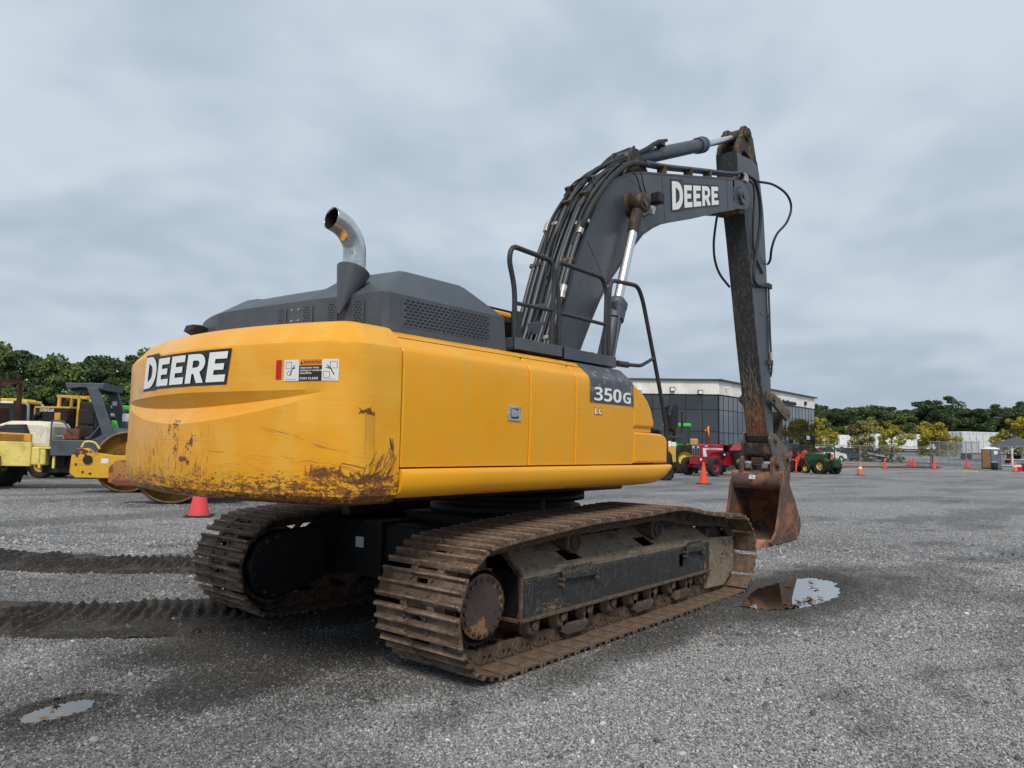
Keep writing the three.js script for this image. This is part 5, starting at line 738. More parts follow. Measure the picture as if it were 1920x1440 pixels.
    mb().box(-1.15, 1.5, -0.35, -0.6, 2.0, 0.3, 0.06).box(-0.72, 1.9, -0.32, -0.5, 2.62, 0.28, 0.06).box(-1.05, 2.05, 0.2, -0.6, 2.5, 0.34, 0.04).build('seat', P.dark, T);
    const v = mb().box(-1.25, 1.55, 0.5, -0.85, 1.9, 0.75, 0.05).box(-1.35, 1.55, 0.45, -1.2, 1.75, 0.7, 0.03).build('valve_block', P.rustB, T); mb().pipe([[-1.62, 1.5, 0.84], [-1.62, 2.14, 0.84], [-1.3, 2.14, 0.84], [-1.05, 1.8, 0.84]], 0.025, 0.1).build('hand_rail', P.slate, T); mb().pipe([[-1.5, 1.58, 0.86], [-1.48, 1.66, 0.86], [-1.25, 1.66, 0.86], [-1.24, 1.57, 0.86]], 0.02, 0.04).build('hand_rail', P.galv, T);
    mb().pipe([[-0.62, 1.6, 0.86], [-0.5, 1.62, 0.86], [-0.15, 2.1, 0.86], [0.1, 2.1, 0.86]], 0.03, 0.1).build('hand_rail', P.slate, T);
    mesh('sticker', gridGeo(1, 1, (u, v) => [-0.12 + 0.22 * u, 2.2 + 0.26 * v, -0.775]), P.whiteP, T); mesh('sticker', gridGeo(1, 1, (u, v) => [-0.45 + 0.14 * u, 2.72 + 0.14 * v, -0.775]), P.whiteP, T);
    const bd = mb().box(-4.1, 0.98, 0.861, -3.28, 1.1, 0.866).build('badge', P.slate, T); textMesh('badge_text', '226 DH', 0.09, 0.003, P.whiteP, bd, [-3.95, 0.995, 0.866], [0, 0, 0], 0.6);
    mb().tube([[-4.3, 2.1, 0.5], [-4.0, 2.0, 0.7], [-3.85, 1.85, 0.8], [-4.1, 1.7, 0.84]], 0.09).build('intake_hose', P.rustB, T);
  } else { mb().box(-1.6, 1.0, -0.85, 0.1, 1.5, 0.85, 0.03).build('platform', o.body, T); mb().box(-1.15, 1.5, -0.35, -0.6, 2.0, 0.3, 0.06).build('seat', P.dark, T); }
  return T;
}
compactor('soil_compactor', 'cream and yellow drum roller with a slate grey open canopy', 4.24, -20.2, -0.70, { rops: 1, dx: 1.7, hood: P.cream, body: P.paleYellow, vent: P.orangeYellow, yoke: P.catYellow, bracket: P.catYellow });
const rollerC = compactor('soil_compactor', 'yellow drum roller with a badly scuffed front beam', 4.34, -18.79, 2.44, { dx: 0, flip: 1, hood: P.catYellow, body: P.catYellow, vent: P.catYellow, yoke: P.scuffed, bracket: P.catYellow });
mesh('lot_label', gridGeo(1, 1, (u, v) => [0.62 - 0.2 * u, 0.88 + 0.14 * v, -1.264]), P.whiteP, rollerC); mb().tube([[1.2, 1.34, -1.2], [1.1, 1.5, -1.2], [0.85, 1.48, -1.2], [0.7, 1.3, -1.2]], 0.03).build('hose', P.paleYellow, rollerC);
compactor('soil_compactor', 'rusty drum roller mostly hidden behind the excavator counterweight', 3.5, -14.1, 2.44, { dx: 0, hood: P.catYellow, body: P.catYellow, vent: P.catYellow, yoke: std({ map: wornTex(rgb(126, 74, 60), rgb(186, 128, 70), rgb(84, 50, 44), { size: 1.2, px: 256, f: 5, seed: 93 }), roughness: 0.8 }), bracket: P.catYellow });
{ // pneumatic roller with the maker's name on its black radiator
  const T = thing('pneumatic_roller', 'yellow roller with black radiator panel and open roll frame behind the cream roller', 'roller', [5.64, 0, -28.22], -0.876), k = 0.0219, X = px => (px - 130) * k, Y = py => 1.58 + (823 - py) * k;
  const rad = mb().box(X(90), 1.0, 0.4, X(152), Y(766), 0.9, 0.05).build('radiator_panel', P.dark, T); textMesh('maker_name', 'CATERPILLAR', 0.12, 0.01, P.whiteP, rad, [X(97), Y(774), 0.902], [0, 0, 0], 0.56);
  mb().box(X(88), Y(768), 0.3, X(152), Y(764.5), 0.93, 0.02).box(X(88), 1.0, 0.88, X(90), Y(766), 0.94).build('radiator_frame', P.catYellow, T);
  const fr = mb(); for (const z of [0.5, -0.3]) { for (const px of [119, 156]) fr.bar([X(px), 1.6, z], [X(px + 1.5), Y(745), z], 0.1, 0.1); fr.bar([X(116), Y(744), z], [X(172), Y(746), z], 0.1, 0.1); } fr.bar([X(118), Y(744), -0.3], [X(118), Y(744), 0.5], 0.1, 0.1).bar([X(172), Y(745), -0.3], [X(172), Y(745), 0.5], 0.1, 0.1).build('roll_frame', P.catYellow, T);
  mb().box(X(125), 1.1, 0.2, X(146), Y(776), 0.95, 0.03).build('control_box', P.catYellow, T); mb().box(X(133), Y(788), 0.9, X(146), Y(778), 0.98, 0.02).build('control_panel', P.orangeYellow, T); mb().box(X(160), 1.1, -0.6, X(190), Y(754), 0.6, 0.08).box(X(163), 1.6, 0.55, X(182), Y(768), 0.75, 0.04).build('engine_cover', P.dark, T); mb().box(X(90), 0.5, -0.8, X(200), 1.15, 0.8, 0.05).build('chassis', P.catYellow, T);
  for (const px of [100, 185]) for (const z of [-0.6, 0.6]) wheel(T, X(px), 0.5, z, 0.5, 0.45, 0.25, P.catYellow, 0, Math.sign(z)); mb().cyl([X(146), Y(790), 0.98], [X(146), Y(772), 1.0], 0.16).build('filter_can', P.dark, T); mb().tube([[X(88), Y(790), 0.9], [X(93), Y(781), 0.95], [X(102), Y(779), 0.95]], 0.09).build('exhaust_pipe', P.dark, T);
}
{ // rusty machine at the left margin
  const T = thing('old_tractor', 'rusty brown machine with a bare roll frame at the left margin', 'tractor', [2.85, 0, -28.42], -0.876), k = 0.0204, X = px => (px - 8) * k, Y = py => 1.58 + (821 - py) * k;
  mb().box(X(-70), 0.7, -0.6, X(28), Y(762), 0.6, 0.08).build('body', P.brown, T); for (const [px, py] of [[42, 716], [-60, 726]]) for (const z of [0.6, -0.6]) mb().bar([X(px), 0.9, z], [X(px + 1), Y(py), z], 0.12, 0.14).build('roll_post', P.brown, T);
  mb().bar([X(-60), Y(727), 0.6], [X(44), Y(715), 0.6], 0.12, 0.12).bar([X(-60), Y(727), -0.6], [X(46), Y(713), -0.6], 0.12, 0.12).bar([X(44), Y(715), 0.6], [X(46), Y(714), -0.6], 0.12, 0.12).build('roof_frame', P.brown, T); mb().tube([[X(8), Y(731), 0.62], [X(20), Y(728), 0.64], [X(36), Y(724), 0.62]], 0.03).build('cable', P.galv, T);
  mb().box(X(14), 0.8, 0.3, X(42), Y(778), 0.75, 0.1).box(X(22), Y(785), 0.5, X(34), Y(770), 0.8, 0.08).build('engine', P.dark, T); for (const [x, r] of [[-2.2, 0.65], [0.5, 0.5]]) for (const z of [-0.65, 0.65]) wheel(T, x, r, z, r, 0.4, r * .5, P.brown, 14, Math.sign(z)); mb().tube([[X(-10), Y(795), 0.8], [X(6), Y(790), 0.85], [X(14), Y(798), 0.85]], 0.08).build('hose', P.rustB, T);
}
{ // loader with yellow roof
  const T = thing('compact_loader', 'small loader with a bright yellow roof behind the rusty machine', 'loader', [6.35, 0, -36.77], -0.876), k = 0.0262, X = px => (px - 35) * k, Y = py => 1.58 + (821 - py) * k;
  mb().box(X(9), Y(753), -0.7, X(46), Y(748), 0.7, 0.06).cyl([X(30), Y(749), 0], [X(30), Y(745), 0], 0.12).box(X(44), Y(757), -0.6, X(60), Y(751), 0.6, 0.06).build('roof', flat(242, 196, 46), T); mb().box(X(14), Y(757), 0.6, X(38), Y(753), 0.72).build('light_bar', P.whiteP, T); mb().box(X(8), 0.9, -0.7, X(46), Y(753), 0.7, 0.05).build('cab', P.dark, T); mb().box(X(-5), 0.5, -0.8, X(80), 1.2, 0.8, 0.06).build('chassis', P.catYellow, T);
  const r = mb(); for (const z of [0.7, -0.5]) r.pipe([[X(47), 1.1, z], [X(47), Y(757), z], [X(66), Y(757), z], [X(69), 1.1, z]], 0.06, 0.2); r.build('roll_hoop', P.galv, T); for (const x of [X(10), X(62)]) for (const z of [-0.75, 0.75]) wheel(T, x, 0.45, z, 0.45, 0.3, 0.24, P.catYellow, 12, Math.sign(z)); mb().box(X(70), 1.15, -0.4, X(92), Y(788), 0.4, 0.05).build('hood', P.orangeYellow, T);
}
{ // bright green machine seen between the canopy posts
  const T = thing('green_sprayer', 'bright lime green machine seen between the grey canopy posts', 'machine', [7.83, 0, -28.73], -0.876), k = 0.0233, X = px => (px - 225) * k, Y = py => 1.58 + (824.5 - py) * k;
  mb().box(X(211), 0.9, -0.5, X(222), Y(761), 0.4, 0.1).build('tank', P.dark, T); mb().box(X(211), Y(768), 0.1, X(220), Y(761), 0.5, 0.06).box(X(228), Y(770), 0.1, X(252), Y(761), 0.5, 0.06).build('side_pod', P.lime, T); mb().prism([[X(220), Y(804)], [X(233), Y(804)], [X(232), Y(795)], [X(226), Y(789)], [X(220), Y(789)]], 0.1, 0.6, 0.04).build('fender', P.lime, T); mb().box(X(214), 0.55, -0.5, X(262), 1.1, 0.5, 0.05).build('chassis', P.darkGreen, T); mb().cyl([X(214), Y(780), 0.4], [X(236), Y(780), 0.4], 0.1).build('axle_tube', P.galv, T); for (const px of [214, 262]) for (const z of [-0.6, 0.6]) wheel(T, X(px), 0.55, z, 0.55, 0.35, 0.28, P.rimYellow, 12, Math.sign(z));
}
// --- farm tractors
function tractor(name, label, [x, z], turn, o) {
  const T = thing(name, label, 'tractor', [x, groundH(x, z), z], turn), q = o.s || 1, { body, rim } = o; T.scale.setScalar(q);
  mb().prism([[0.35, 1.02], [0.4, 1.62], [0.32, 1.68], [-0.4, 1.72], [-1.65, 1.62], [-1.68, 1.28], [-0.6, 1.2], [-0.2, 1.02]], -0.29, 0.29, 0.035).build('hood', body, T);
  mb().box(-1.9, 0.62, -0.26, 0.2, 1.05, 0.26, 0.03).box(-1.4, 1.0, -0.22, -0.3, 1.3, 0.22, 0.03).box(-2.7, 0.55, -0.32, -1.7, 1.2, 0.32, 0.05).build('engine_block', o.block || body, T);
  for (let i = 0; i < 7; i++) mb().box(-1.35 + i * 0.15, 0.95 + 0.05 * (i % 3), 0.2, -1.26 + i * 0.15, 1.2 + 0.04 * (i % 2), 0.29, 0.02).build('engine_fitting', o.block || P.dark, T);
  const g = mb().box(0.38, 1.05, -0.25, 0.41, 1.6, 0.25, 0.01).build('grille', P.dark, T); for (let i = 0; i < 5; i++) mb().box(0.41, 1.07 + i * 0.12, -0.25, 0.425, 1.095 + i * 0.12, 0.25).build('grille_bar', P.galv, g); for (const u of [-0.24, -0.08, 0.08, 0.24]) mb().box(0.41, 1.06, u - 0.012, 0.427, 1.6, u + 0.012).build('grille_bar', P.galv, g); for (const s of [-0.15, 0.15]) mb().cyl([0.41, 1.53, s], [0.44, 1.53, s], 0.055).build('headlight', P.whiteP, g);
  if (o.stripe) for (const s of [1, -1]) { mb().box(-1.55, 1.4, 0.287 * s, 0.2, 1.5, 0.297 * s).build('side_stripe', P.whiteP, T); mb().prism([[0.2, 1.4], [-0.06, 1.4], [-0.16, 1.03], [0.16, 1.03]].map(w => [w[0], w[1]]), s > 0 ? 0.287 : -0.297, s > 0 ? 0.297 : -0.287).build('side_stripe', P.whiteP, T); mb().box(-1.1, 1.425, 0.296 * s, -0.3, 1.47, 0.3 * s).build('stripe_print', P.galv, T); }
  if (o.stripe) { textMesh('hood_script', 'Turbo', 0.085, 0.004, P.whiteP, T, [0.05, 1.57, -0.292], [0, Math.PI, 0], 0.26); textMesh('hood_script', 'Turbo', 0.085, 0.004, P.whiteP, T, [-0.25, 1.57, 0.292], [0, 0, 0], 0.26); mb().box(0.2, 0.62, -0.3, 0.62, 1.05, 0.3, 0.03).build('front_weight', body, T); for (const s of [1, -1]) { mb().box(0.3, 0.82, 0.3 * s, 0.45, 0.95, 0.304 * s).build('lot_label', P.whiteP, T); mb().box(-1.75, 1.06, 0.26 * s, -1.35, 1.24, 0.42 * s, 0.02).build('battery_box', P.dark, T); mb().box(-1.6, 1.1, 0.42 * s, -1.48, 1.2, 0.424 * s).build('lot_label', P.whiteP, T); } }
  mb().box(-0.08, 0.42, -o.ft / 2, 0.08, 0.56, o.ft / 2, 0.02).bar([-0.6, 0.75, 0], [0, 0.5, 0], 0.1, 0.12).build('front_axle', body, T);
  for (const s of [1, -1]) { wheel(T, 0, o.fr, s * o.ft / 2, o.fr, o.fw, o.fr * .55, rim, 0, s); wheel(T, -o.wb, o.rr, s * o.rt / 2, o.rr, o.rw, o.rr * .5, rim, 15, s); mb().prism([[-o.wb - 0.6, o.rr + 0.42], [-o.wb - 0.3, o.rr * 2 + 0.03], [-o.wb + 0.4, o.rr * 2 + 0.02], [-o.wb + 0.75, o.rr + 0.55], [-o.wb + 0.7, o.rr + 0.5], [-o.wb + 0.36, o.rr * 2 - 0.03], [-o.wb - 0.28, o.rr * 2 - 0.02], [-o.wb - 0.55, o.rr + 0.4]], s > 0 ? 0.4 : -o.rt / 2 - 0.1, s > 0 ? o.rt / 2 + 0.1 : -0.4, 0.01).build('fender', o.fender || body, T); mb().cyl([-o.wb, o.rr, 0.2 * s], [-o.wb, o.rr, (o.rt / 2 - 0.1) * s], 0.11).build('axle_tube', body, T); }
  if (o.stack) mb().cyl([-0.55, 1.65, 0.0], [-0.55, 2.35, 0.0], 0.085).cyl([-0.55, 2.35, 0], [-0.55, 2.55, 0], 0.035).bar([-0.55, 2.55, 0], [-0.42, 2.6, 0], 0.03, 0.03).build('muffler', P.brown, T);
  mb().box(-o.wb - 0.1, 1.2, -0.25, -o.wb + 0.35, 1.3, 0.25, 0.04).box(-o.wb - 0.22, 1.25, -0.25, -o.wb - 0.1, 1.75, 0.25, 0.05).build('seat', P.dark, T); { const t = new THREE.TorusGeometry(0.2, 0.018, 6, 20); t.rotateY(Math.PI / 2); t.rotateZ(-0.6); t.translate(-1.85, 1.75, 0); mb().add(t).cyl([-1.6, 1.5, 0], [-1.85, 1.75, 0], 0.025).build('steering_wheel', P.dark, T); }
  if (o.rops) { mb().pipe([[-o.wb - 0.32, 0.9, -0.5], [-o.wb - 0.32, 2.25, -0.5], [-o.wb - 0.32, 2.25, 0.5], [-o.wb - 0.32, 0.9, 0.5]], 0.05, 0.06).build('roll_bar', o.fender || body, T); const tr = mb().box(-o.wb - 0.43, 1.18, -0.2, -o.wb - 0.4, 1.6, 0.16, 0.01).build('sign_plate', P.dark, T); mesh('warning_triangle', prismGeo([[-0.22, 1.2], [0.22, 1.2], [0, 1.58]], 0, 0.006).rotateY(-Math.PI / 2).translate(-o.wb - 0.436, 0, 0.0), std({ color: lin(250, 84, 30), roughness: 0.5 }), T); for (const s of [1, -1]) mb().bar([-o.wb - 0.3, 0.55, 0.3 * s], [-o.wb - 0.95, 0.12, 0.32 * s], 0.06, 0.08).build('lower_link', P.darkGreen, T); mb().box(-o.wb - 0.45, 0.4, -0.22, -o.wb - 0.2, 1.15, 0.22, 0.04).build('rear_housing', P.darkGreen, T); }
  if (o.cab) { const c = mb(); for (const s of [1, -1]) { c.bar([-1.75, 1.2, 0.72 * s], [-1.7, 2.75, 0.66 * s], 0.07, 0.07).bar([-o.wb - 0.35, 1.4, 0.72 * s], [-o.wb - 0.4, 2.75, 0.66 * s], 0.09, 0.09); } c.build('cab_post', P.darkGreen, T); mb().box(-o.wb - 0.5, 2.7, -0.8, -1.55, 2.95, 0.8, 0.1).build('cab_roof', P.lime, T); for (const s of [1, -1]) mb().prism([[-o.wb - 0.36, 1.5], [-1.75, 1.25], [-1.72, 2.7], [-o.wb - 0.38, 2.7]], s > 0 ? 0.69 : -0.695, s > 0 ? 0.695 : -0.69).build('cab_window', M.glassDark, T); mb().box(-1.72, 1.6, -0.66, -1.71, 2.7, 0.66).box(-o.wb - 0.4, 1.6, -0.66, -o.wb - 0.39, 2.7, 0.66).build('cab_window', M.glassDark, T); }
  return T;
}
tractor('farm_tractor', 'dark red farm tractor with white side stripe in front of the glass building', [35.9, -14.8], 2.93, { s: 1.12, body: P.redT, block: P.redT, rim: P.redRim, stripe: 1, stack: 1, fr: 0.5, fw: 0.3, ft: 1.75, rr: 0.85, rw: 0.5, rt: 2.0, wb: 2.75 });
tractor('farm_tractor', 'green cab tractor standing behind the dark red tractor', [37.3, -19.8], 2.35, { body: P.green, block: P.darkGreen, rim: P.rimYellow, fender: P.lime, cab: 1, fr: 0.55, fw: 0.36, ft: 1.7, rr: 0.85, rw: 0.5, rt: 1.8, wb: 2.4, s: 1.12 });
{ const a = 1.166, s = 0.86, wb = 1.7; tractor('farm_tractor', 'green open tractor with yellow wheel and orange warning triangle', [49.0 + Math.cos(a) * wb * s, -11.3 - Math.sin(a) * wb * s], a, { body: P.green, block: P.darkGreen, rim: P.rimYellow, fender: P.green, rops: 1, fr: 0.4, fw: 0.3, ft: 1.15, rr: 0.64, rw: 0.56, rt: 1.45, wb, s }); }
{ // orange tractor backhoe
  const T = tractor('farm_tractor', 'orange compact tractor with a folded backhoe beside the bucket', [50.9, -15.6], 1.35, { body: P.orange, block: P.dark, rim: P.orange, fr: 0.36, fw: 0.24, ft: 1.1, rr: 0.55, rw: 0.34, rt: 1.25, wb: 1.5, s: 0.9 });
  mb().pipe([[-1.95, 0.7, -0.5], [-1.95, 2.3, -0.5], [-1.95, 2.3, 0.5], [-1.95, 0.7, 0.5]], 0.045, 0.1).build('roll_bar', P.dark, T); mb().prism([[-2.1, 0.5], [-1.9, 0.5], [-1.9, 1.2], [-2.2, 1.35], [-2.35, 1.1]], -0.4, 0.4, 0.04).build('backhoe_frame', P.orange, T); mb().prism([[-2.1, 0.6], [-2.3, 0.6], [-2.75, 1.7], [-2.6, 1.85], [-2.45, 1.8]], -0.12, 0.12, 0.03).build('backhoe_boom', P.orange, T); mb().prism([[-2.75, 1.85], [-2.55, 1.8], [-2.5, 0.8], [-2.65, 0.45], [-2.78, 0.5]], -0.09, 0.09, 0.03).build('backhoe_arm', P.orange, T); mb().prism([[-2.45, 0.5], [-2.85, 0.45], [-2.9, 0.15], [-2.6, 0.06], [-2.4, 0.2]], -0.2, 0.2, 0.02).build('backhoe_bucket', P.rustB, T); for (const s of [1, -1]) mb().bar([-2.1, 1.0, 0.4 * s], [-2.35, 0.12, 0.95 * s], 0.1, 0.12).box(-2.5, 0.02, 0.85 * s, -2.2, 0.1, 1.1 * s, 0.01).build('stabiliser', P.orange, T); mb().box(-2.3, 1.05, -0.35, -2.15, 1.5, 0.35, 0.05).build('control_stand', P.orange, T);
}
{ // yellow forks showing past the excavator's front
  const T = thing('skid_loader', 'small yellow loader arm showing past the front of the excavator', 'loader', [28.8, 0, -12.98], 2.265), k = 0.0277, X = px => -(px - 1262) * k, Y = py => 1.58 + (842 - py) * k;
  mb().prism([[X(1250), Y(838)], [X(1265), Y(838)], [X(1265), Y(866)], [X(1259), Y(866)], [X(1257), Y(852)], [X(1250), Y(844)]], -0.3, 0.3, 0.02).build('lift_arm', P.catYellow, T); mb().box(X(1250), Y(838), -0.2, X(1257), Y(827), 0.2, 0.03).box(X(1257), Y(837), -0.25, X(1266), Y(829), 0.25, 0.03).build('tank', P.whiteP, T); mb().box(X(1222), 0.4, -0.6, X(1252), 1.4, 0.6, 0.08).build('body', P.dark, T); for (const px of [1226, 1243]) for (const z of [-0.65, 0.65]) wheel(T, X(px), 0.38, z, 0.38, 0.3, 0.2, P.dark, 12, Math.sign(z));
}
{ const T = thing('marker_flag', 'orange pennant flag rising behind the red tractor hood', 'flag', [36.6, 0, -14.55], 2.265); mb().cyl([0, 0, 0], [0, 3.1, 0], 0.015).build('pole', P.dark, T); mb().prism([[0.0, 3.1], [0.32, 2.75], [0.12, 2.7], [0.06, 2.4], [0, 2.42]], -0.006, 0.006).build('pennant', std({ color: lin(246, 166, 70), roughness: 0.7 }), T); }
{ const T = thing('hay_bale', 'tan straw bale on a low stand behind the red tractor', 'bale', [39.4, 0, -17.2], 2.265); mb().box(-0.45, 1.75, -0.4, 0.45, 2.3, 0.4, 0.12).build('bale', flat(196, 164, 110, 0.95), T); mb().box(-0.5, 1.65, -0.4, 0.5, 1.75, 0.4).box(-0.45, 0, -0.3, -0.35, 1.65, 0.3).box(0.35, 0, -0.3, 0.45, 1.65, 0.3).build('stand', P.dark, T); }
// --- cars
function car(name, label, [x, z], turn, mat, o = {}) {
  const T = thing(name, label, 'car', [x, groundH(x, z), z], turn, 'cars parked beyond the fence'), h = o.h || 1.5, L = o.L || 4.6, roof = h, belt = h * 0.62, r = 0.33;
  const low = [[L / 2, 0.35], [L / 2 + 0.02, 0.55], [L / 2 - 0.08, belt - 0.18], [L / 2 - 0.95, belt - 0.02], [-L / 2 + 0.1, belt + 0.02], [-L / 2 - 0.02, belt - 0.25], [-L / 2, 0.35], ...arc(-L / 2 + 0.85, 0.32, 0.38, Math.PI, 0, 8), ...arc(L / 2 - 0.85, 0.32, 0.38, Math.PI, 0, 8)];
  mb().prism(low, -0.88, 0.88, 0.06).build('body', mat, T);
  const rb = o.hatch ? -L / 2 + 0.2 : -L / 2 + 0.75, cab = [[L / 2 - 1.15, belt - 0.05], [L / 2 - 1.85, roof - 0.06], [L / 2 - 2.1, roof], [rb + 0.55, roof], [rb + 0.3, roof - 0.05], [rb, belt - 0.02]];
  mb().prism(cab, -0.74, 0.74, 0.05).build('roof', mat, T);
  const ins = (k) => { const c = cab.reduce((a, q) => [a[0] + q[0] / 6, a[1] + q[1] / 6], [0, 0]); return cab.map(q => [lerp(c[0], q[0], k), lerp(c[1], q[1], k) ]); };
  for (const s of [1, -1]) { mb().prism(ins(0.84), s > 0 ? 0.742 : -0.75, s > 0 ? 0.75 : -0.742).build('side_window', M.glassDark, T); mb().box(-0.15, belt, 0.745 * s, -0.06, roof - 0.08, 0.755 * s).build('door_pillar', P.dark, T); }
  mb().bar([L / 2 - 1.2, belt + 0.04, 0], [L / 2 - 1.82, roof - 0.08, 0], 1.3, 0.02).build('windscreen', M.glassDark, T); mb().bar([rb + 0.03, belt + 0.06, 0], [rb + 0.29, roof - 0.1, 0], 1.25, 0.02).build('rear_window', M.glassDark, T);
  for (const s of [1, -1]) { mb().box(L / 2 - 0.35, 0.62, 0.5 * s, L / 2 - 0.03, 0.76, 0.86 * s, 0.04).build('headlight', P.whiteP, T); mb().box(-L / 2 - 0.01, 0.7, 0.6 * s, -L / 2 + 0.15, 0.86, 0.875 * s, 0.03).build('tail_light', M.red, T); for (const wx of [-L / 2 + 0.85, L / 2 - 0.85]) wheel(T, wx, r, 0.78 * s, r, 0.22, 0.22, P.rim, 0, s); mb().box(L / 2 - 1.35, belt, 0.86 * s, L / 2 - 1.2, belt + 0.12, 1.0 * s, 0.03).build('wing_mirror', mat, T); }
  mb().box(L / 2 - 0.02, 0.42, -0.5, L / 2 + 0.035, 0.56, 0.5).build('front_grille', P.dark, T); return T;
}
car('parked_car', 'white sport utility car parked behind the red car', [86.2, -22.5], -0.6, paint(236, 238, 242), { h: 1.72, L: 4.7, hatch: 1 });
car('parked_car', 'red hatchback parked in front of the white car', [81.1, -22.6], -0.75, paint(186, 34, 60), { h: 1.72, L: 4.4, hatch: 1 });
car('parked_car', 'dark grey sedan parked at the end of the row', [90.1, -21.3], -0.62, paint(66, 72, 80), { h: 1.46, L: 4.7 });
car('parked_car', 'silver car showing just past the orange backhoe', [79.1, -24.9], -0.75, paint(190, 198, 210), { h: 1.5, L: 4.5 });
// ---------------------------------------------------------------- trees
const leafTex = (a, b, c, seed) => std({ map: dataTex(64, 64, (u, v) => mix3(mix3(a, b, fbm(u * 6, v * 6, 3, seed, 6)), c, sstep(0.6, 0.75, fbm(u * 9, v * 9, 2, seed + 3, 9)) * 0.6), 1), vertexColors: true, roughness: 0.75, side: THREE.DoubleSide });
const LEAF = { dark: leafTex(rgb(58, 76, 48), rgb(76, 98, 58), rgb(102, 122, 72), 2), mid: leafTex(rgb(80, 102, 52), rgb(108, 130, 66), rgb(134, 148, 84), 4), gold: leafTex(rgb(142, 136, 48), rgb(172, 160, 56), rgb(116, 118, 50), 6), tan: leafTex(rgb(136, 128, 74), rgb(158, 148, 88), rgb(110, 110, 60), 8), plum: leafTex(rgb(70, 52, 58), rgb(92, 66, 68), rgb(60, 60, 52), 10), grass: leafTex(rgb(110, 122, 70), rgb(150, 150, 96), rgb(92, 110, 60), 12) };
const barkMat = std({ map: wornTex(rgb(92, 82, 72), rgb(72, 64, 56), rgb(120, 110, 98), { size: 1, px: 128, f: 6, aniso: 1, seed: 55 }), roughness: 0.95 });
function crownGeo(seed, { h = 10, r = 4, base = 2.2, n = 3800, leaf = 0.3, lobes = 26, thin = 0 } = {}) {
  const R = rngOf(seed), L = []; // clumps on branch ends, filling an uneven crown
  for (let i = 0; i < lobes; i++) { const t = R() ** 0.8, y = base + (h - base) * t, k = Math.sin(Math.PI * clamp(0.12 + 0.8 * t)) ** 0.75, a = R() * 6.283, q = r * k * Math.sqrt(R()) * (0.75 + 0.4 * R()); L.push([q * Math.cos(a), y - 0.4 * R(), q * Math.sin(a), r * (0.17 + 0.21 * R()) * (1 - 0.35 * t), 0.8 + 0.4 * R()]); }
  const pos = [], col = [], uv = [];
  for (let i = 0; i < n; i++) {
    const c = L[Math.floor(R() * lobes)]; let x, y, z, d; do { x = R() * 2 - 1; y = R() * 2 - 1; z = R() * 2 - 1; d = Math.hypot(x, y, z); } while (d > 1 || d < 0.45 * R());
    const px = c[0] + x * c[3] * 1.1, py = c[1] + y * c[3] * 0.78, pz = c[2] + z * c[3] * 1.1; if (py < base - 0.5) continue; const s = leaf * (0.6 + 0.8 * R()), a = V3(R() - .5, R() - .5, R() - .5).normalize(), b = V3(R() - .5, (R() - .5) * .6, R() - .5).cross(a).normalize(), o = V3(px, py, pz), k = c[4] * (0.75 + 0.5 * R());
    const A = o.clone().addScaledVector(a, s), B = o.clone().addScaledVector(b, s * 0.6), C = o.clone().addScaledVector(a, -s), D = o.clone().addScaledVector(b, -s * 0.6);
    for (const q of [A, B, C, A, C, D]) { pos.push(q.x, q.y, q.z); col.push(k, k, k * 0.95); } const u = R(), v = R(); uv.push(u, v, u + .1, v, u + .1, v + .1, u, v, u + .1, v + .1, u, v + .1);
  }
  const g = new THREE.BufferGeometry(); g.setAttribute('position', new THREE.Float32BufferAttribute(pos, 3)); g.setAttribute('color', new THREE.Float32BufferAttribute(col, 3)); g.setAttribute('uv', new THREE.Float32BufferAttribute(uv, 2)); g.computeVertexNormals(); return { g, L };
}
function treeKind(seed, o) {
  const { g, L } = crownGeo(seed, o), R = rngOf(seed + 5), h = o.h, b = mb(), tr = o.trunk || 0.2; b.cyl([0, -0.3, 0], [0.1, h * 0.35, 0.05], tr, tr * 0.7, 8).cyl([0.1, h * 0.35, 0.05], [0, h * 0.8, 0], tr * 0.7, tr * 0.2, 7);
  for (const c of L.slice(0, 11)) b.cyl([0.05, Math.max(o.base * 0.7, c[1] - o.r * 0.6), 0], [c[0], c[1], c[2]], tr * 0.32, tr * 0.08, 5);
  return { crown: g, trunk: b.geo(), mat: o.mat };
}
function tree(kind, label, x, z, sc, turn, group, sy = sc, mat) { const T = thing('tree', label, 'tree', [x, groundH(x, z), z], turn, group); mesh('trunk', kind.trunk, barkMat, T); mesh('crown', kind.crown, mat || kind.mat, T); T.scale.set(sc, sy, sc); return T; }
const K = [0, 1, 2].map(i => treeKind(100 + i * 13, { h: 11, r: 4.2, base: 1.2, n: 9500, leaf: 0.185, lobes: 62, mat: i === 1 ? LEAF.mid : LEAF.dark, trunk: 0.22 }));
const G1 = treeKind(300, { h: 4.6, r: 2.2, base: 1.3, n: 8000, leaf: 0.115, lobes: 46, mat: LEAF.gold, trunk: 0.1 }), G2 = treeKind(320, { h: 4.6, r: 2.1, base: 1.4, n: 3600, leaf: 0.13, lobes: 32, mat: LEAF.tan, trunk: 0.1 });
const place = ['at the left end', 'second from the left margin', 'third from the left margin', 'fourth from the left margin', 'fifth from the left margin', 'sixth from the left margin', 'next to the yellow counterweight'];
[[13.4, -84.8, 1.0, 0, 0.98], [16.4, -81.1, 1.0, 1, 0.98], [18.6, -78.4, 0.95, 2, 0.9], [20.6, -76.0, 0.92, 1, 0.86], [22.6, -73.6, 0.9, 1, 0.83], [24.6, -71.4, 0.95, 0, 0.9], [27.0, -69.0, 1.0, 1, 0.92]].forEach(([x, z, s, k, sy], i) => tree(K[k], `tall green tree of the wood behind the rollers, ${place[i]}`, x, z, s, i * 1.9, 'wood behind the rollers', sy));
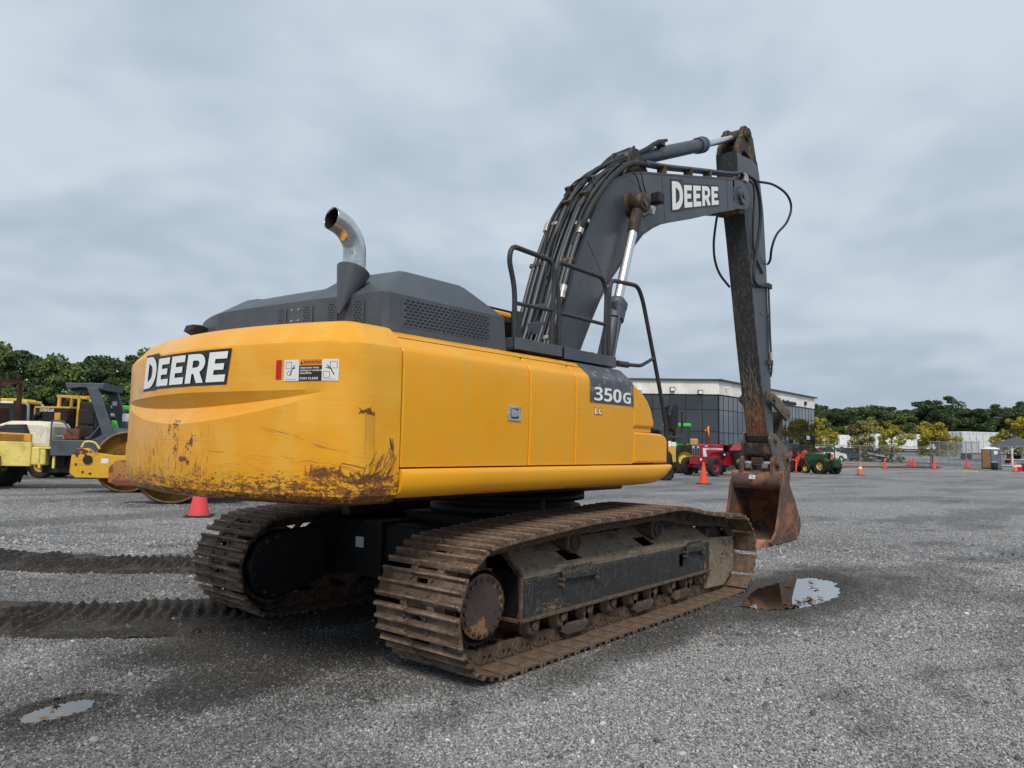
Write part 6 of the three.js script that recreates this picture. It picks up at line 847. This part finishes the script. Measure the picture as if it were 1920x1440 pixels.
[[15.5, -97, 1.05], [19.5, -93, 1.0], [23.5, -88, 0.92], [27, -83, 0.95], [31, -79, 1.0]].forEach(([x, z, s], i) => tree(K[(i + 2) % 3], 'dark tree in the back row of the wood behind the rollers', x, z, s, i * 2.3, 'back row of the wood behind the rollers'));
[[15, -79.5], [17.3, -77], [19.3, -74.6], [21.3, -72.2], [23.3, -69.8], [25.4, -67.4]].forEach(([x, z], i) => tree(K[i % 3], 'low bushy tree at the foot of the wood behind the rollers', x, z, 0.62, i * 1.3, 'bushy trees at the foot of the wood', 0.58));
const RT = [[133, -46, 0.95, 0.82, 1], [138.5, -41.5, 1.0, 0.86, 0], [142.5, -36.5, 0.95, 0.78, 0], [147, -32.0, 0.9, 0.76, 2], [151, -27.5, 0.95, 0.72, 1], [154.5, -21.8, 1.15, 1.05, 0], [158.5, -17.2, 1.0, 0.82, 2], [163, -12.5, 1.0, 0.92, 0], [166, -8.0, 1.1, 0.98, 2], [170, -3.0, 1.05, 0.9, 0], [175, 3, 1.1, 0.95, 1]];
RT.forEach(([x, z, s, sy, k], i) => tree(K[k], ['dark green tree of the far wood, just right of the building', 'dark green tree of the far wood, second past the building', 'dark green tree of the far wood behind the tan tree', 'dark green tree of the far wood between the tan trees', 'dark green tree of the far wood above the white trailer', 'tallest round dark tree of the far wood behind the golden tree', 'dark green tree in the dip of the far wood', 'dark green tree of the far wood above the white container', 'broad dark green tree of the far wood above the toilet cabin', 'dark green tree of the far wood above the gazebo roof', 'dark green tree of the far wood past the right margin'][i], x, z, s * 1.12, i * 1.7, 'far wood beyond the trailers', sy * 0.93));
[[141, -45], [144, -42.2], [146.5, -39.5], [151, -34.5], [153.2, -31.8], [155.5, -29], [160, -24], [162, -21.5], [164, -19], [168, -14], [170, -11.5], [172, -9], [176, -3]].forEach(([x, z], i) => tree(K[(i + 1) % 3], 'dark tree in the back row of the far wood', x, z, 1.25, i * 2.1, 'back row of the far wood', 0.8));
[[135.5, -42.5], [140, -37.5], [144.2, -32.8], [148.6, -28.2], [152, -23.5], [156.2, -18.5], [160.5, -13.6], [164, -9.2], [168, -4.5]].forEach(([x, z], i) => tree(K[i % 3], 'low bushy tree at the foot of the far wood', x, z, 0.75, i, 'bushy trees at the foot of the far wood', 0.42));
tree(G1, 'yellow green young tree beside the corner of the glass building', 89.0, -24.6, 1.05, 0.4, 'young trees of the car park', 1.12);
tree(G2, 'thin tan young tree behind the grey sedan', 93.7, -19.8, 1.12, 2.2, 'young trees of the car park', 1.18);
tree(G2, 'fuller olive young tree left of the golden tree', 91.3, -16.4, 0.95, 4.0, 'young trees of the car park', 1.05, LEAF.gold);
tree(G1, 'round golden young tree behind the fence corner post', 92.0, -12.2, 1.2, 1.0, 'young trees of the car park', 1.02);
tree(G1, 'bright golden young tree behind the white gazebo', 105.5, -4.6, 1.25, 3.1, 'young trees of the car park', 1.2);
[[31.5, -66.5], [36.5, -66], [41.5, -67], [46.5, -65.5], [51.5, -67], [56.5, -65], [61.5, -66.5], [67, -64]].forEach(([x, z], i) => tree(K[(i + 1) % 3], 'green tree of the wood hidden behind the excavator', x, z, 1.0, i * 1.4, 'wood hidden behind the excavator', 0.85));
// trees on the near side of the yard, seen only in the building's glass
[[4, 62], [16, 60], [28, 58], [40, 56], [52, 54], [64, 56], [76, 54], [88, 50]].forEach(([x, z], i) => tree(K[i % 3], 'green tree on the near side of the yard behind the photographer', x, z, 1.1, i, 'trees on the near side of the yard'));
function shrub(name, label, cat, x, z, w, h, d, mat, seed, turn, group) { const { g } = crownGeo(seed, { h: 1, r: 0.5, base: 0, n: 1500, leaf: 0.05, lobes: 22 }); const m = tag(mesh(name, g, mat), label, cat, group); m.position.set(x, groundH(x, z), z); m.scale.set(w, h, d); m.rotation.y = turn; }
shrub('hedge', 'low plum coloured hedge behind the grey sedan', 'hedge', 92.6, -19.6, 4.2, 1.4, 1.8, LEAF.plum, 401, -0.876);
shrub('shrub', 'rounded green shrub at the end of the plum hedge', 'shrub', 92.4, -17.2, 1.8, 1.3, 1.5, LEAF.mid, 402, 0);
shrub('shrub', 'tall green shrub between the sedan and the tan tree', 'shrub', 91.6, -22.2, 1.8, 1.8, 1.5, LEAF.mid, 403, 0);
shrub('tall_grass', 'tuft of tall pale grass at the foot of the olive tree', 'grass', 90.9, -15.4, 2.4, 1.0, 1.4, LEAF.grass, 404, 0);
shrub('tall_grass', 'strip of tall pale grass along the hedge front', 'grass', 90.6, -18.8, 5.2, 0.45, 1.4, LEAF.grass, 405, -0.876);
shrub('shrub', 'green shrub at the foot of the glass building', 'shrub', 73, -20.2, 2.4, 1.4, 1.6, LEAF.mid, 406, 0);
// ---------------------------------------------------------------- glass fronted building
{
  const T = thing('office_building', 'office building with white metal cladding above dark glass walls', 'building'), A = [35.2, -34.72], C = [47.06, -18.56], B = [69.36, -18.45], H = 6.97, Wb = 5.8;
  const clad = std({ map: wornTex(rgb(236, 236, 231), rgb(230, 229, 223), rgb(216, 212, 203), { size: 3, px: 256, f: 5, sf: 24, scut: 0.8, seed: 66 }), roughness: 0.6 }), fr = std({ color: lin(34, 35, 37), roughness: 0.5, metalness: 0.3 }), eave = std({ color: lin(78, 70, 66), roughness: 0.6 });
  const glassOf = (m, k) => [0, 1, 2].map(i => std({ color: new THREE.Color().setRGB(k * (1 + 0.12 * i), k * (1.02 + 0.12 * i), k * (1.04 + 0.12 * i)), roughness: 0.02, metalness: m }));
  const face = (P0, P1, w, rows, glass) => {
    const L = Math.hypot(P1[0] - P0[0], P1[1] - P0[1]), an = Math.atan2(-(P1[1] - P0[1]), P1[0] - P0[0]), m = new THREE.Matrix4().makeRotationY(an); m.setPosition(P0[0], 0, P0[1]);
    const put = (b, name, mat) => { const g = b.geo(); g.applyMatrix4(m); return mesh(name, g, mat, T); };
    const c = mb().box(0, Wb, -0.3, L, H - 0.12, 0); for (let s = 0.12; s < L; s += 0.3) c.box(s, Wb + 0.02, 0, s + 0.07, H - 0.14, 0.03); put(c, 'cladding', clad); put(mb().box(-0.25, H - 0.12, -0.6, L + 0.25, H, 0.22, 0.01), 'roof_fascia', eave); put(mb().box(0, Wb - 0.06, -0.2, L, Wb, 0.06), 'head_trim', fr);
    put(mb().box(0, -0.4, -0.32, L, Wb, -0.2), 'back_wall', fr);
    const n = Math.round(L / w), R = rngOf(n); for (let i = 0; i <= n; i++) put(mb().box(i * L / n - 0.024, 0, -0.12, i * L / n + 0.024, Wb - 0.06, -0.025), 'mullion', fr); for (const y of rows) put(mb().box(0, y - 0.03, -0.12, L, y + 0.03, -0.022), 'transom', fr);
    const ys = [0, ...rows, Wb - 0.06]; for (let i = 0; i < n; i++) for (let j = 0; j + 1 < ys.length; j++) { const g = new THREE.BoxGeometry(L / n - 0.044, ys[j + 1] - ys[j] - 0.056, 0.02); g.rotateX((R() - .5) * 0.008); g.rotateY((R() - .5) * 0.012); g.translate((i + .5) * L / n, (ys[j] + ys[j + 1]) / 2, -0.05); g.applyMatrix4(m); mesh('window_pane', g, glass[Math.floor(R() * 3)], T); }
    return { m, put, L };
  };
  const fl = face(A, C, 1.25, [1.35, 2.95, 4.63], glassOf(0.9, 0.1)), frr = face(C, B, 0.88, [1.3, 2.9, 4.62], glassOf(0.95, 0.17));  // one glass, darker on the left face: its dimmer reflection put into colour
  mb().add(prismGeo([[35.3, 34.9], [47.1, 18.9], [69.3, 18.8], [66, 48], [44, 52]].map(q => [q[0], q[1]]), 0, 6.6).rotateX(-Math.PI / 2)).build('building_core', clad, T);
  { // back walls under one flat roof
    const rp = prismGeo([[35.1, 35], [47.06, 18.7], [69.5, 18.6], [66.2, 48.2], [44, 52.2]], 0, 0.1).rotateX(-Math.PI / 2).translate(0, 6.75, 0); mb().add(rp).build('roof', eave, T);
  }
  const lamp = (x, y, z, turn) => { const o = mb().box(-0.2, -0.16, 0, 0.2, 0.16, 0.22, 0.03).build('flood_light', fr, T); o.position.set(x, y, z); o.rotation.y = turn; const q = mb().box(-0.15, -0.13, 0.2, 0.15, 0.1, 0.235).build('lamp_glass', P.whiteP, o); };
  const anL = Math.atan2(-(C[1] - A[1]), C[0] - A[0]); lamp(44.95, 6.15, -21.4, anL); lamp(66.4, 6.2, -18.42, 0); lamp(46.2, 5.95, -19.7, anL); { const o = mb().cyl([0, 0, 0], [0.05, 0.05, 0.35], 0.07, 0.05).build('security_camera', P.whiteP, T); o.position.set(48.2, 6.35, -18.5); const o2 = mb().cyl([0, 0, 0], [0.05, -0.05, 0.35], 0.07, 0.05).build('security_camera', P.whiteP, T); o2.position.set(43.4, 6.1, -23.5); }
  const sg = mb().box(59.6, 5.98, -18.48, 63.75, 6.5, -18.38, 0.01).build('sign_board', P.whiteP, T);
  textMesh('sign_text', 'RITCHIE BROS', 0.4, 0.1, M.inkBlack, sg, [54.2, 5.86, -18.36], [0, 0, 0], 5.2); textMesh('sign_text', 'Auctioneers', 0.36, 0.1, M.inkBlack, sg, [59.95, 5.84, -18.36], [0, 0, 0], 3.6);
  mesh('door_sign', gridGeo(1, 1, (u, v) => [66.55 + 1.0 * u, 2.72 + 0.36 * v, -18.38]), std({ color: lin(170, 205, 230), roughness: 0.4 }), T);
}
// ---------------------------------------------------------------- fence, kerb, car park edge
{
  const link = std({ color: lin(150, 158, 164), roughness: 0.5, metalness: 0.5 });
  const run = (label, pts, h, step, wire, arms) => {
    const T = thing('chain_link_fence', label, 'fence', [pts[0][0], 0, pts[0][1]]), o = pts[0];
    for (let k = 0; k + 1 < pts.length; k++) {
      const a = pts[k], b = pts[k + 1], L = Math.hypot(b[0] - a[0], b[1] - a[1]), n = Math.max(1, Math.round(L / step)), at = t => [lerp(a[0], b[0], t) - o[0], lerp(a[1], b[1], t) - o[1]], gh = t => groundH(lerp(a[0], b[0], t), lerp(a[1], b[1], t));
      for (let i = k ? 1 : 0; i <= n; i++) { const q = at(i / n), y = gh(i / n); const p = mb().cyl([q[0], y - 0.2, q[1]], [q[0], y + h, q[1]], 0.045, 0.045, 8); if (arms) p.bar([q[0], y + h, q[1]], [q[0] - 0.45, y + h + 0.4, q[1] - 0.25], 0.03, 0.03); p.build('post', P.galv, T); }
      for (let i = 0; i < n; i++) { const q = at(i / n), w = at((i + 1) / n); mb().cyl([q[0], gh(i / n) + h - 0.04, q[1]], [w[0], gh((i + 1) / n) + h - 0.04, w[1]], 0.03, 0.03, 6).build('top_rail', P.galv, T);
        const m = mb(), Ls = Math.hypot(w[0] - q[0], w[1] - q[1]), y0 = gh(i / n) + 0.05, hh = h - 0.1; for (let s = -hh; s < Ls; s += wire) for (const d of [1, -1]) { let s0 = s, s1 = s + hh, ya = 0, yb = hh; if (s0 < 0) { ya = -s0; s0 = 0; } if (s1 > Ls) { yb -= s1 - Ls; s1 = Ls; } if (yb - ya < 0.05) continue; const A = t => [lerp(q[0], w[0], t / Ls), lerp(q[1], w[1], t / Ls)], p0 = A(d > 0 ? s0 : Ls - s0), p1 = A(d > 0 ? s1 : Ls - s1); m.cyl([p0[0], y0 + ya, p0[1]], [p1[0], y0 + yb, p1[1]], 0.005, 0.005, 3, true); } const o2 = m.build('chain_link_mesh', link, T); o2.userData.kind = 'stuff'; }
    }
    return T;
  };
  run('long low chain link fence in front of the parked cars', [[77.8, -26.3], [81.3, -17.4], [82.9, -10.8]], 2.1, 4.4, 0.16);
  run('tall chain link gate enclosure left of the toilet cabin', [[82.9, -10.8], [84.0, -10.1], [85.2, -9.5], [86.2, -9.1], [87.2, -8.7], [88.4, -8.3], [89.6, -7.9], [90.9, -7.4]], 2.7, 1.3, 0.09, 1);
  const T = thing('kerb', 'low timber kerb along the edge of the gravel yard', 'kerb', [65.1, groundH(65.1, -19.5), -19.5]); for (let i = 0; i < 4; i++) { const a = i / 4, b = (i + 1) / 4 - 0.01, X = t => lerp(0, 14.0, t), Z = t => lerp(0, 9.3, t), Y = t => groundH(65.1 + X(t), -19.5 + Z(t)) - groundH(65.1, -19.5); mb().bar([X(a), Y(a) + 0.08, Z(a)], [X(b), Y(b) + 0.08, Z(b)], 0.25, 0.2).build('kerb_beam', flat(120, 104, 92, 0.9), T); }
  const R = rngOf(4), mul = mb(); for (let i = 0; i < 260; i++) { const t = R(), x = 74 + 6 * t + R() * .6, z = -13.4 + 3.4 * t + R() * .6; mul.obox(x, groundH(x, z) + 0.05 * R(), z, 0.1 + 0.2 * R(), 0.08 + 0.1 * R(), 0.1, R(), R() * 6, R()); } const mu = mul.build('red_mulch', flat(118, 66, 56, 0.95)); mu.userData = { kind: 'stuff', label: 'strip of broken red brick along the fence foot', category: 'rubble' };
  const s = mb(); for (let i = 0; i < 160; i++) { const x = 71.4 + (R() + R() - 1) * 1.6, z = -5.8 + (R() + R() - 1) * 1.2; s.obox(x, groundH(x, z) + 0.04, z, 0.4 * R(), 0.02, 0.03, R(), R() * 6, R() * .4); } s.build('loose_straw', flat(222, 200, 140, 0.95)).userData = { kind: 'stuff', label: 'scatter of pale straw on the gravel', category: 'straw' };
}
// ---------------------------------------------------------------- trailers and container
function trailer(name, label, a, b, y1, y0, mat) {
  const L = Math.hypot(b[0] - a[0], b[1] - a[1]), T = thing(name, label, 'trailer', [a[0], groundH(a[0], a[1]) , a[1]], Math.atan2(-(b[1] - a[1]), b[0] - a[0]), 'white trailers beyond the car park'); mb().box(0, y0, -1.25, L, y1, 1.25, 0.03).build('box', mat, T);
  const ribs = Math.floor(L / 1.2); for (let i = 1; i < ribs; i++) mb().box(i * L / ribs - 0.02, y0 + 0.05, 1.25, i * L / ribs + 0.02, y1 - 0.05, 1.265).build('panel_rib', P.galv, T); mb().box(0, y0 - 0.16, 1.1, L, y0, 1.28, 0.02).build('side_rail', P.dark, T); mb().box(L * 0.75, 0.5, -1.0, L * 0.95, y0 - 0.1, 1.0).box(L * 0.12, 0.1, -0.8, L * 0.14, y0 - 0.1, 0.8).build('undercarriage', P.dark, T); for (const t of [0.8, 0.89]) for (const z of [-1, 1]) wheel(T, L * t, 0.5, z, 0.5, 0.3, 0.28, P.rim, 0, Math.sign(z)); return T;
}
trailer('semi_trailer', 'long white box trailer behind the plum hedge', [116.5, -38.5], [125.5, -27.6], 3.1, 1.0, P.whiteP);
trailer('semi_trailer', 'white box trailer behind the golden tree', [126.0, -27.0], [133.4, -18.2], 3.4, 1.0, P.whiteP);
{ const T = trailer('box_trailer', 'tall white trailer with closed rear doors above the gate', [110.0, -12.6], [122.5, -5.0], 3.9, 1.0, flat(228, 234, 238)); for (const z of [-0.62, 0.62]) mb().box(-0.03, 1.1, z - 0.6, 0.0, 3.8, z + 0.6, 0.01).build('rear_door', flat(222, 226, 226), T); for (const z of [-0.9, -0.3, 0.3, 0.9]) mb().cyl([-0.06, 1.1, z], [-0.06, 3.8, z], 0.03).build('lock_rod', P.galv, T); }
// ---------------------------------------------------------------- cabin, bin, gazebo, coolers, person
{
  const x = 83.44, z = -5.42, T = thing('portable_toilet', 'grey portable toilet cabin with a tan door and white domed roof', 'toilet', [x, groundH(x, z), z], 2.5), g = flat(108, 116, 132, 0.55); mb().box(-0.58, 0.08, -0.58, 0.58, 2.02, 0.58, 0.03).build('shell', g, T); mb().box(-0.66, 0, -0.66, 0.66, 0.1, 0.66, 0.02).build('skid', P.dark, T);
  { const s = gridGeo(12, 8, (u, v) => { const X = (u - .5) * 1.24, Z = (v - .5) * 1.24; return [X, 2.02 + 0.2 * (1 - (2 * (u - .5)) ** 4) * (1 - (2 * (v - .5)) ** 4), Z]; }); mb().add(s).build('roof', P.whiteP, T); }
  const d = mb().box(0.58, 0.14, -0.44, 0.61, 1.94, 0.44, 0.01).build('door', flat(190, 146, 96), T); for (let i = 0; i < 5; i++) mb().box(0.612, 0.3 + i * 0.33, -0.38, 0.618, 0.32 + i * 0.33, 0.38).build('door_rib', flat(160, 118, 76), d); for (const s of [1, -1]) mb().box(-0.2, 1.5, 0.58 * s, 0.25, 1.85, 0.6 * s).build('vent', P.whiteP, T); for (const [u, v] of [[-1, -1], [1, -1], [1, 1], [-1, 1]]) mb().box(u * 0.55, 0.08, v * 0.55, u * 0.61, 2.02, v * 0.61, 0.01).build('corner_post', g, T);
}
{ const x = 80.66, z = -4.83, T = thing('litter_bin', 'black litter bin with pale lid before the toilet cabin', 'bin', [x, groundH(x, z), z]); mb().lathe([[0, 0], [0.26, 0], [0.32, 0.75], [0, 0.75]], [0, 0, 0], 'y', 20).build('can', P.dark, T); mb().lathe([[0, 0.86], [0.2, 0.84], [0.33, 0.76], [0.34, 0.74]], [0, 0, 0], 'y', 20).build('lid', P.galv, T); }
{
  const x = 93.6, z = -4.1, T = thing('gazebo', 'white open gazebo with a dark shingle roof and arched braces', 'gazebo', [x, groundH(x, z), z], -0.5), n = 8, r = 2.45, pt = (i, q = r) => [q * Math.cos(i / n * 6.2832 + 0.39), q * Math.sin(i / n * 6.2832 + 0.39)]; const shingle = std({ map: wornTex(rgb(84, 86, 94), rgb(70, 72, 80), rgb(104, 104, 110), { size: 0.8, px: 128, f: 8, seed: 95 }), roughness: 0.9 });
  for (let i = 0; i < n; i++) {
    const a = pt(i), b = pt(i + 1), A = pt(i, r + 0.35), B = pt(i + 1, r + 0.35); mb().box(a[0] - 0.07, 0, a[1] - 0.07, a[0] + 0.07, 2.3, a[1] + 0.07, 0.01).build('post', P.whiteP, T); mb().bar([a[0], 2.28, a[1]], [b[0], 2.28, b[1]], 0.1, 0.18).build('eave_beam', P.whiteP, T);
    const dx = (b[0] - a[0]), dz = b[1] - a[1]; mb().tube([[a[0], 1.65, a[1]], [a[0] + dx * .1, 1.95, a[1] + dz * .1], [a[0] + dx * .28, 2.2, a[1] + dz * .28]], 0.05, 6).tube([[b[0], 1.65, b[1]], [b[0] - dx * .1, 1.95, b[1] - dz * .1], [b[0] - dx * .28, 2.2, b[1] - dz * .28]], 0.05, 6).build('arched_brace', P.whiteP, T);
    const g = new THREE.BufferGeometry(); g.setAttribute('position', new THREE.Float32BufferAttribute([A[0], 2.36, A[1], B[0], 2.36, B[1], 0, 3.35, 0], 3)); mb().add(g).build('roof_panel', shingle, T); if (i !== 6) mb().bar([a[0], 0.8, a[1]], [b[0], 0.8, b[1]], 0.05, 0.06).bar([a[0], 0.12, a[1]], [b[0], 0.12, b[1]], 0.06, 0.14).build('rail', P.whiteP, T);
  }
  mb().lathe([[0, 0.06], [2.5, 0.06], [2.5, 0], [0, 0]], [0, 0, 0], 'y', 8).build('floor', P.galv, T);
}
for (const [x, z, l, s] of [[79.15, -2.73, 'small red cooler box with white lid beside the gazebo', 0.8], [79.9, -2.2, 'larger red cooler box at the right margin', 1.15]]) { const T = thing('cooler_box', l, 'cooler', [x, groundH(x, z), z], 0.4, 'red coolers by the gazebo'); T.scale.setScalar(s); mb().box(-0.35, 0, -0.25, 0.35, 0.55, 0.25, 0.05).build('body', flat(206, 36, 52), T); mb().box(-0.36, 0.55, -0.26, 0.36, 0.66, 0.26, 0.04).build('lid', s < 1 ? P.whiteP : flat(196, 30, 46), T); mb().box(-0.1, 0.4, 0.25, 0.1, 0.46, 0.3, 0.01).build('handle', P.whiteP, T); }
{ // seated figure: one skin of blended capsules meshed on a grid
  const J = { hip: [0, 0.5, 0], chest: [-0.04, 0.98, 0], neck: [-0.03, 1.1, 0], head: [0, 1.24, 0] }, cap = [[[0, .52, .09], [.4, .52, .12], .085, .07], [[.4, .52, .12], [.42, .08, .12], .065, .045], [[.42, .05, .12], [.56, .05, .13], .045, .035], [[0, .52, -.09], [.4, .52, -.12], .085, .07], [[.4, .52, -.12], [.42, .08, -.12], .065, .045], [[.42, .05, -.12], [.56, .05, -.13], .045, .035], [J.hip, J.chest, .16, .18], [J.chest, J.neck, .1, .05], [J.neck, J.head, .05, .09], [J.head, [.02, 1.3, 0], .1, .095], [[-.04, 1.0, .2], [.05, .76, .26], .055, .045], [[.05, .76, .26], [.28, .68, .18], .045, .035], [[.28, .68, .18], [.36, .66, .15], .035, .03], [[-.04, 1.0, -.2], [.05, .76, -.26], .055, .045], [[.05, .76, -.26], [.28, .68, -.18], .045, .035], [[.28, .68, -.18], [.36, .66, -.15], .035, .03], [[-.04, 1.0, .2], [-.04, 1.0, -.2], .07, .07]];
  const field = (x, y, z) => { let s = 0; for (const [a, b, ra, rb] of cap) { const dx = b[0] - a[0], dy = b[1] - a[1], dz = b[2] - a[2], t = clamp(((x - a[0]) * dx + (y - a[1]) * dy + (z - a[2]) * dz) / (dx * dx + dy * dy + dz * dz)); s += Math.exp(-45 * (Math.hypot(x - a[0] - dx * t, y - a[1] - dy * t, z - a[2] - dz * t) - lerp(ra, rb, t))); } return Math.log(s) / 45; };
  const { MarchingCubes } = await import('three/addons/objects/MarchingCubes.js'); const N = 56, mc = new MarchingCubes(N, std({}), false, false, 60000); mc.isolation = 0; for (let k = 0; k < N; k++) for (let j = 0; j < N; j++) for (let i = 0; i < N; i++) mc.field[i + j * N + k * N * N] = field((i / N * 2 - 1) * 0.75 + 0.1, (j / N * 2 - 1) * 0.75 + 0.7, (k / N * 2 - 1) * 0.75); mc.update();
  const g = new THREE.BufferGeometry(), c = mc.count, ps = mc.positionArray.slice(0, c * 3), col = []; for (let i = 0; i < c; i++) { ps[i * 3] = ps[i * 3] * 0.75 + 0.1; ps[i * 3 + 1] = ps[i * 3 + 1] * 0.75 + 0.7; ps[i * 3 + 2] *= 0.75; const y = ps[i * 3 + 1], x = ps[i * 3]; const k = y > 1.28 ? [0.02, 0.015, 0.012] : y > 1.1 ? [0.3, 0.17, 0.11] : y > 0.62 && x < 0.24 ? [0.62, 0.13, 0.03] : y > 0.6 ? [0.3, 0.17, 0.11] : [0.02, 0.022, 0.03]; col.push(...k); }
  g.setAttribute('position', new THREE.BufferAttribute(ps, 3)); g.setAttribute('normal', new THREE.BufferAttribute(mc.normalArray.slice(0, c * 3), 3)); g.setAttribute('color', new THREE.Float32BufferAttribute(col, 3));
  const x = 93.0, z = -4.85, T = thing('person', 'person in an orange vest and dark trousers sitting in the gazebo', 'person', [x, groundH(x, z) + 0.06, z], 2.7); mesh('body', g, std({ vertexColors: true, roughness: 0.8 }), T);
  const S = thing('chair', 'dark folding chair under the person in the gazebo', 'chair', [x, groundH(x, z) + 0.06, z], 2.7); mb().box(-0.2, 0.38, -0.22, 0.25, 0.42, 0.22, 0.01).build('seat', P.dark, S); mb().box(-0.26, 0.5, -0.22, -0.22, 0.95, 0.22, 0.01).build('backrest', P.dark, S); for (const [u, v] of [[-0.22, -0.2], [0.22, -0.2], [0.22, 0.2], [-0.22, 0.2]]) mb().cyl([u, 0, v], [u, 0.4, v], 0.015).build('leg', P.dark, S);
}
// ---------------------------------------------------------------- cones
{
  const mk = (label, x, z, h, mat, bands, tilt = 0) => { const T = thing('traffic_cone', label, 'cone', [x, groundH(x, z), z], hash2(x | 0, z | 0) * 3, 'traffic cones'); const k = h / 0.9; mb().lathe([[0.2, 0.03], [0.19, 0.06], [0.045, 0.88], [0.03, 0.9], [0, 0.9]].map(q => [q[0] * k, q[1] * k]), [0, 0, 0], 'y', 24).build('cone_body', mat, T); mb().box(-0.25 * k, 0, -0.25 * k, 0.25 * k, 0.035 * k, 0.25 * k, 0.01).build('base_plate', P.dark, T); if (bands) for (const [a, b] of [[0.42, 0.55], [0.64, 0.74]]) mb().lathe([[0.2 - 0.17 * (a - .05) / .84 + .004, a], [0.2 - 0.17 * (b - .05) / .84 + .004, b]].map(q => [q[0] * k, q[1] * k]), [0, 0, 0], 'y', 24).build('reflective_band', P.whiteP, T); };
  mk('plain orange cone standing before the dark red tractor', 25.95, -9.96, 1.0, P.coneO); mk('faded orange cone with pale bands on the open gravel', 49.0, -9.12, 0.95, flat(226, 130, 104), 1); mk('pink orange cone showing behind the excavator left track', 1.87, -10.0, 0.95, P.conePink);
  mk('orange cone on the grass below the olive tree', 73.14, -13.07, 0.9, P.coneO); mk('farther orange cone of the pair below the golden tree', 83.68, -12.97, 0.9, P.coneO); mk('nearer orange cone of the pair below the golden tree', 78.36, -11.51, 1.0, P.coneO); mk('pink cone standing beside the fence corner post', 76.6, -9.4, 0.95, P.conePink); mk('pink cone inside the chain link gate enclosure', 83.0, -7.47, 0.95, P.conePink); mk('orange cone with pale bands beside the coolers', 76.53, -2.74, 1.0, flat(240, 120, 100), 1);
}
renderer.render(scene, camera);
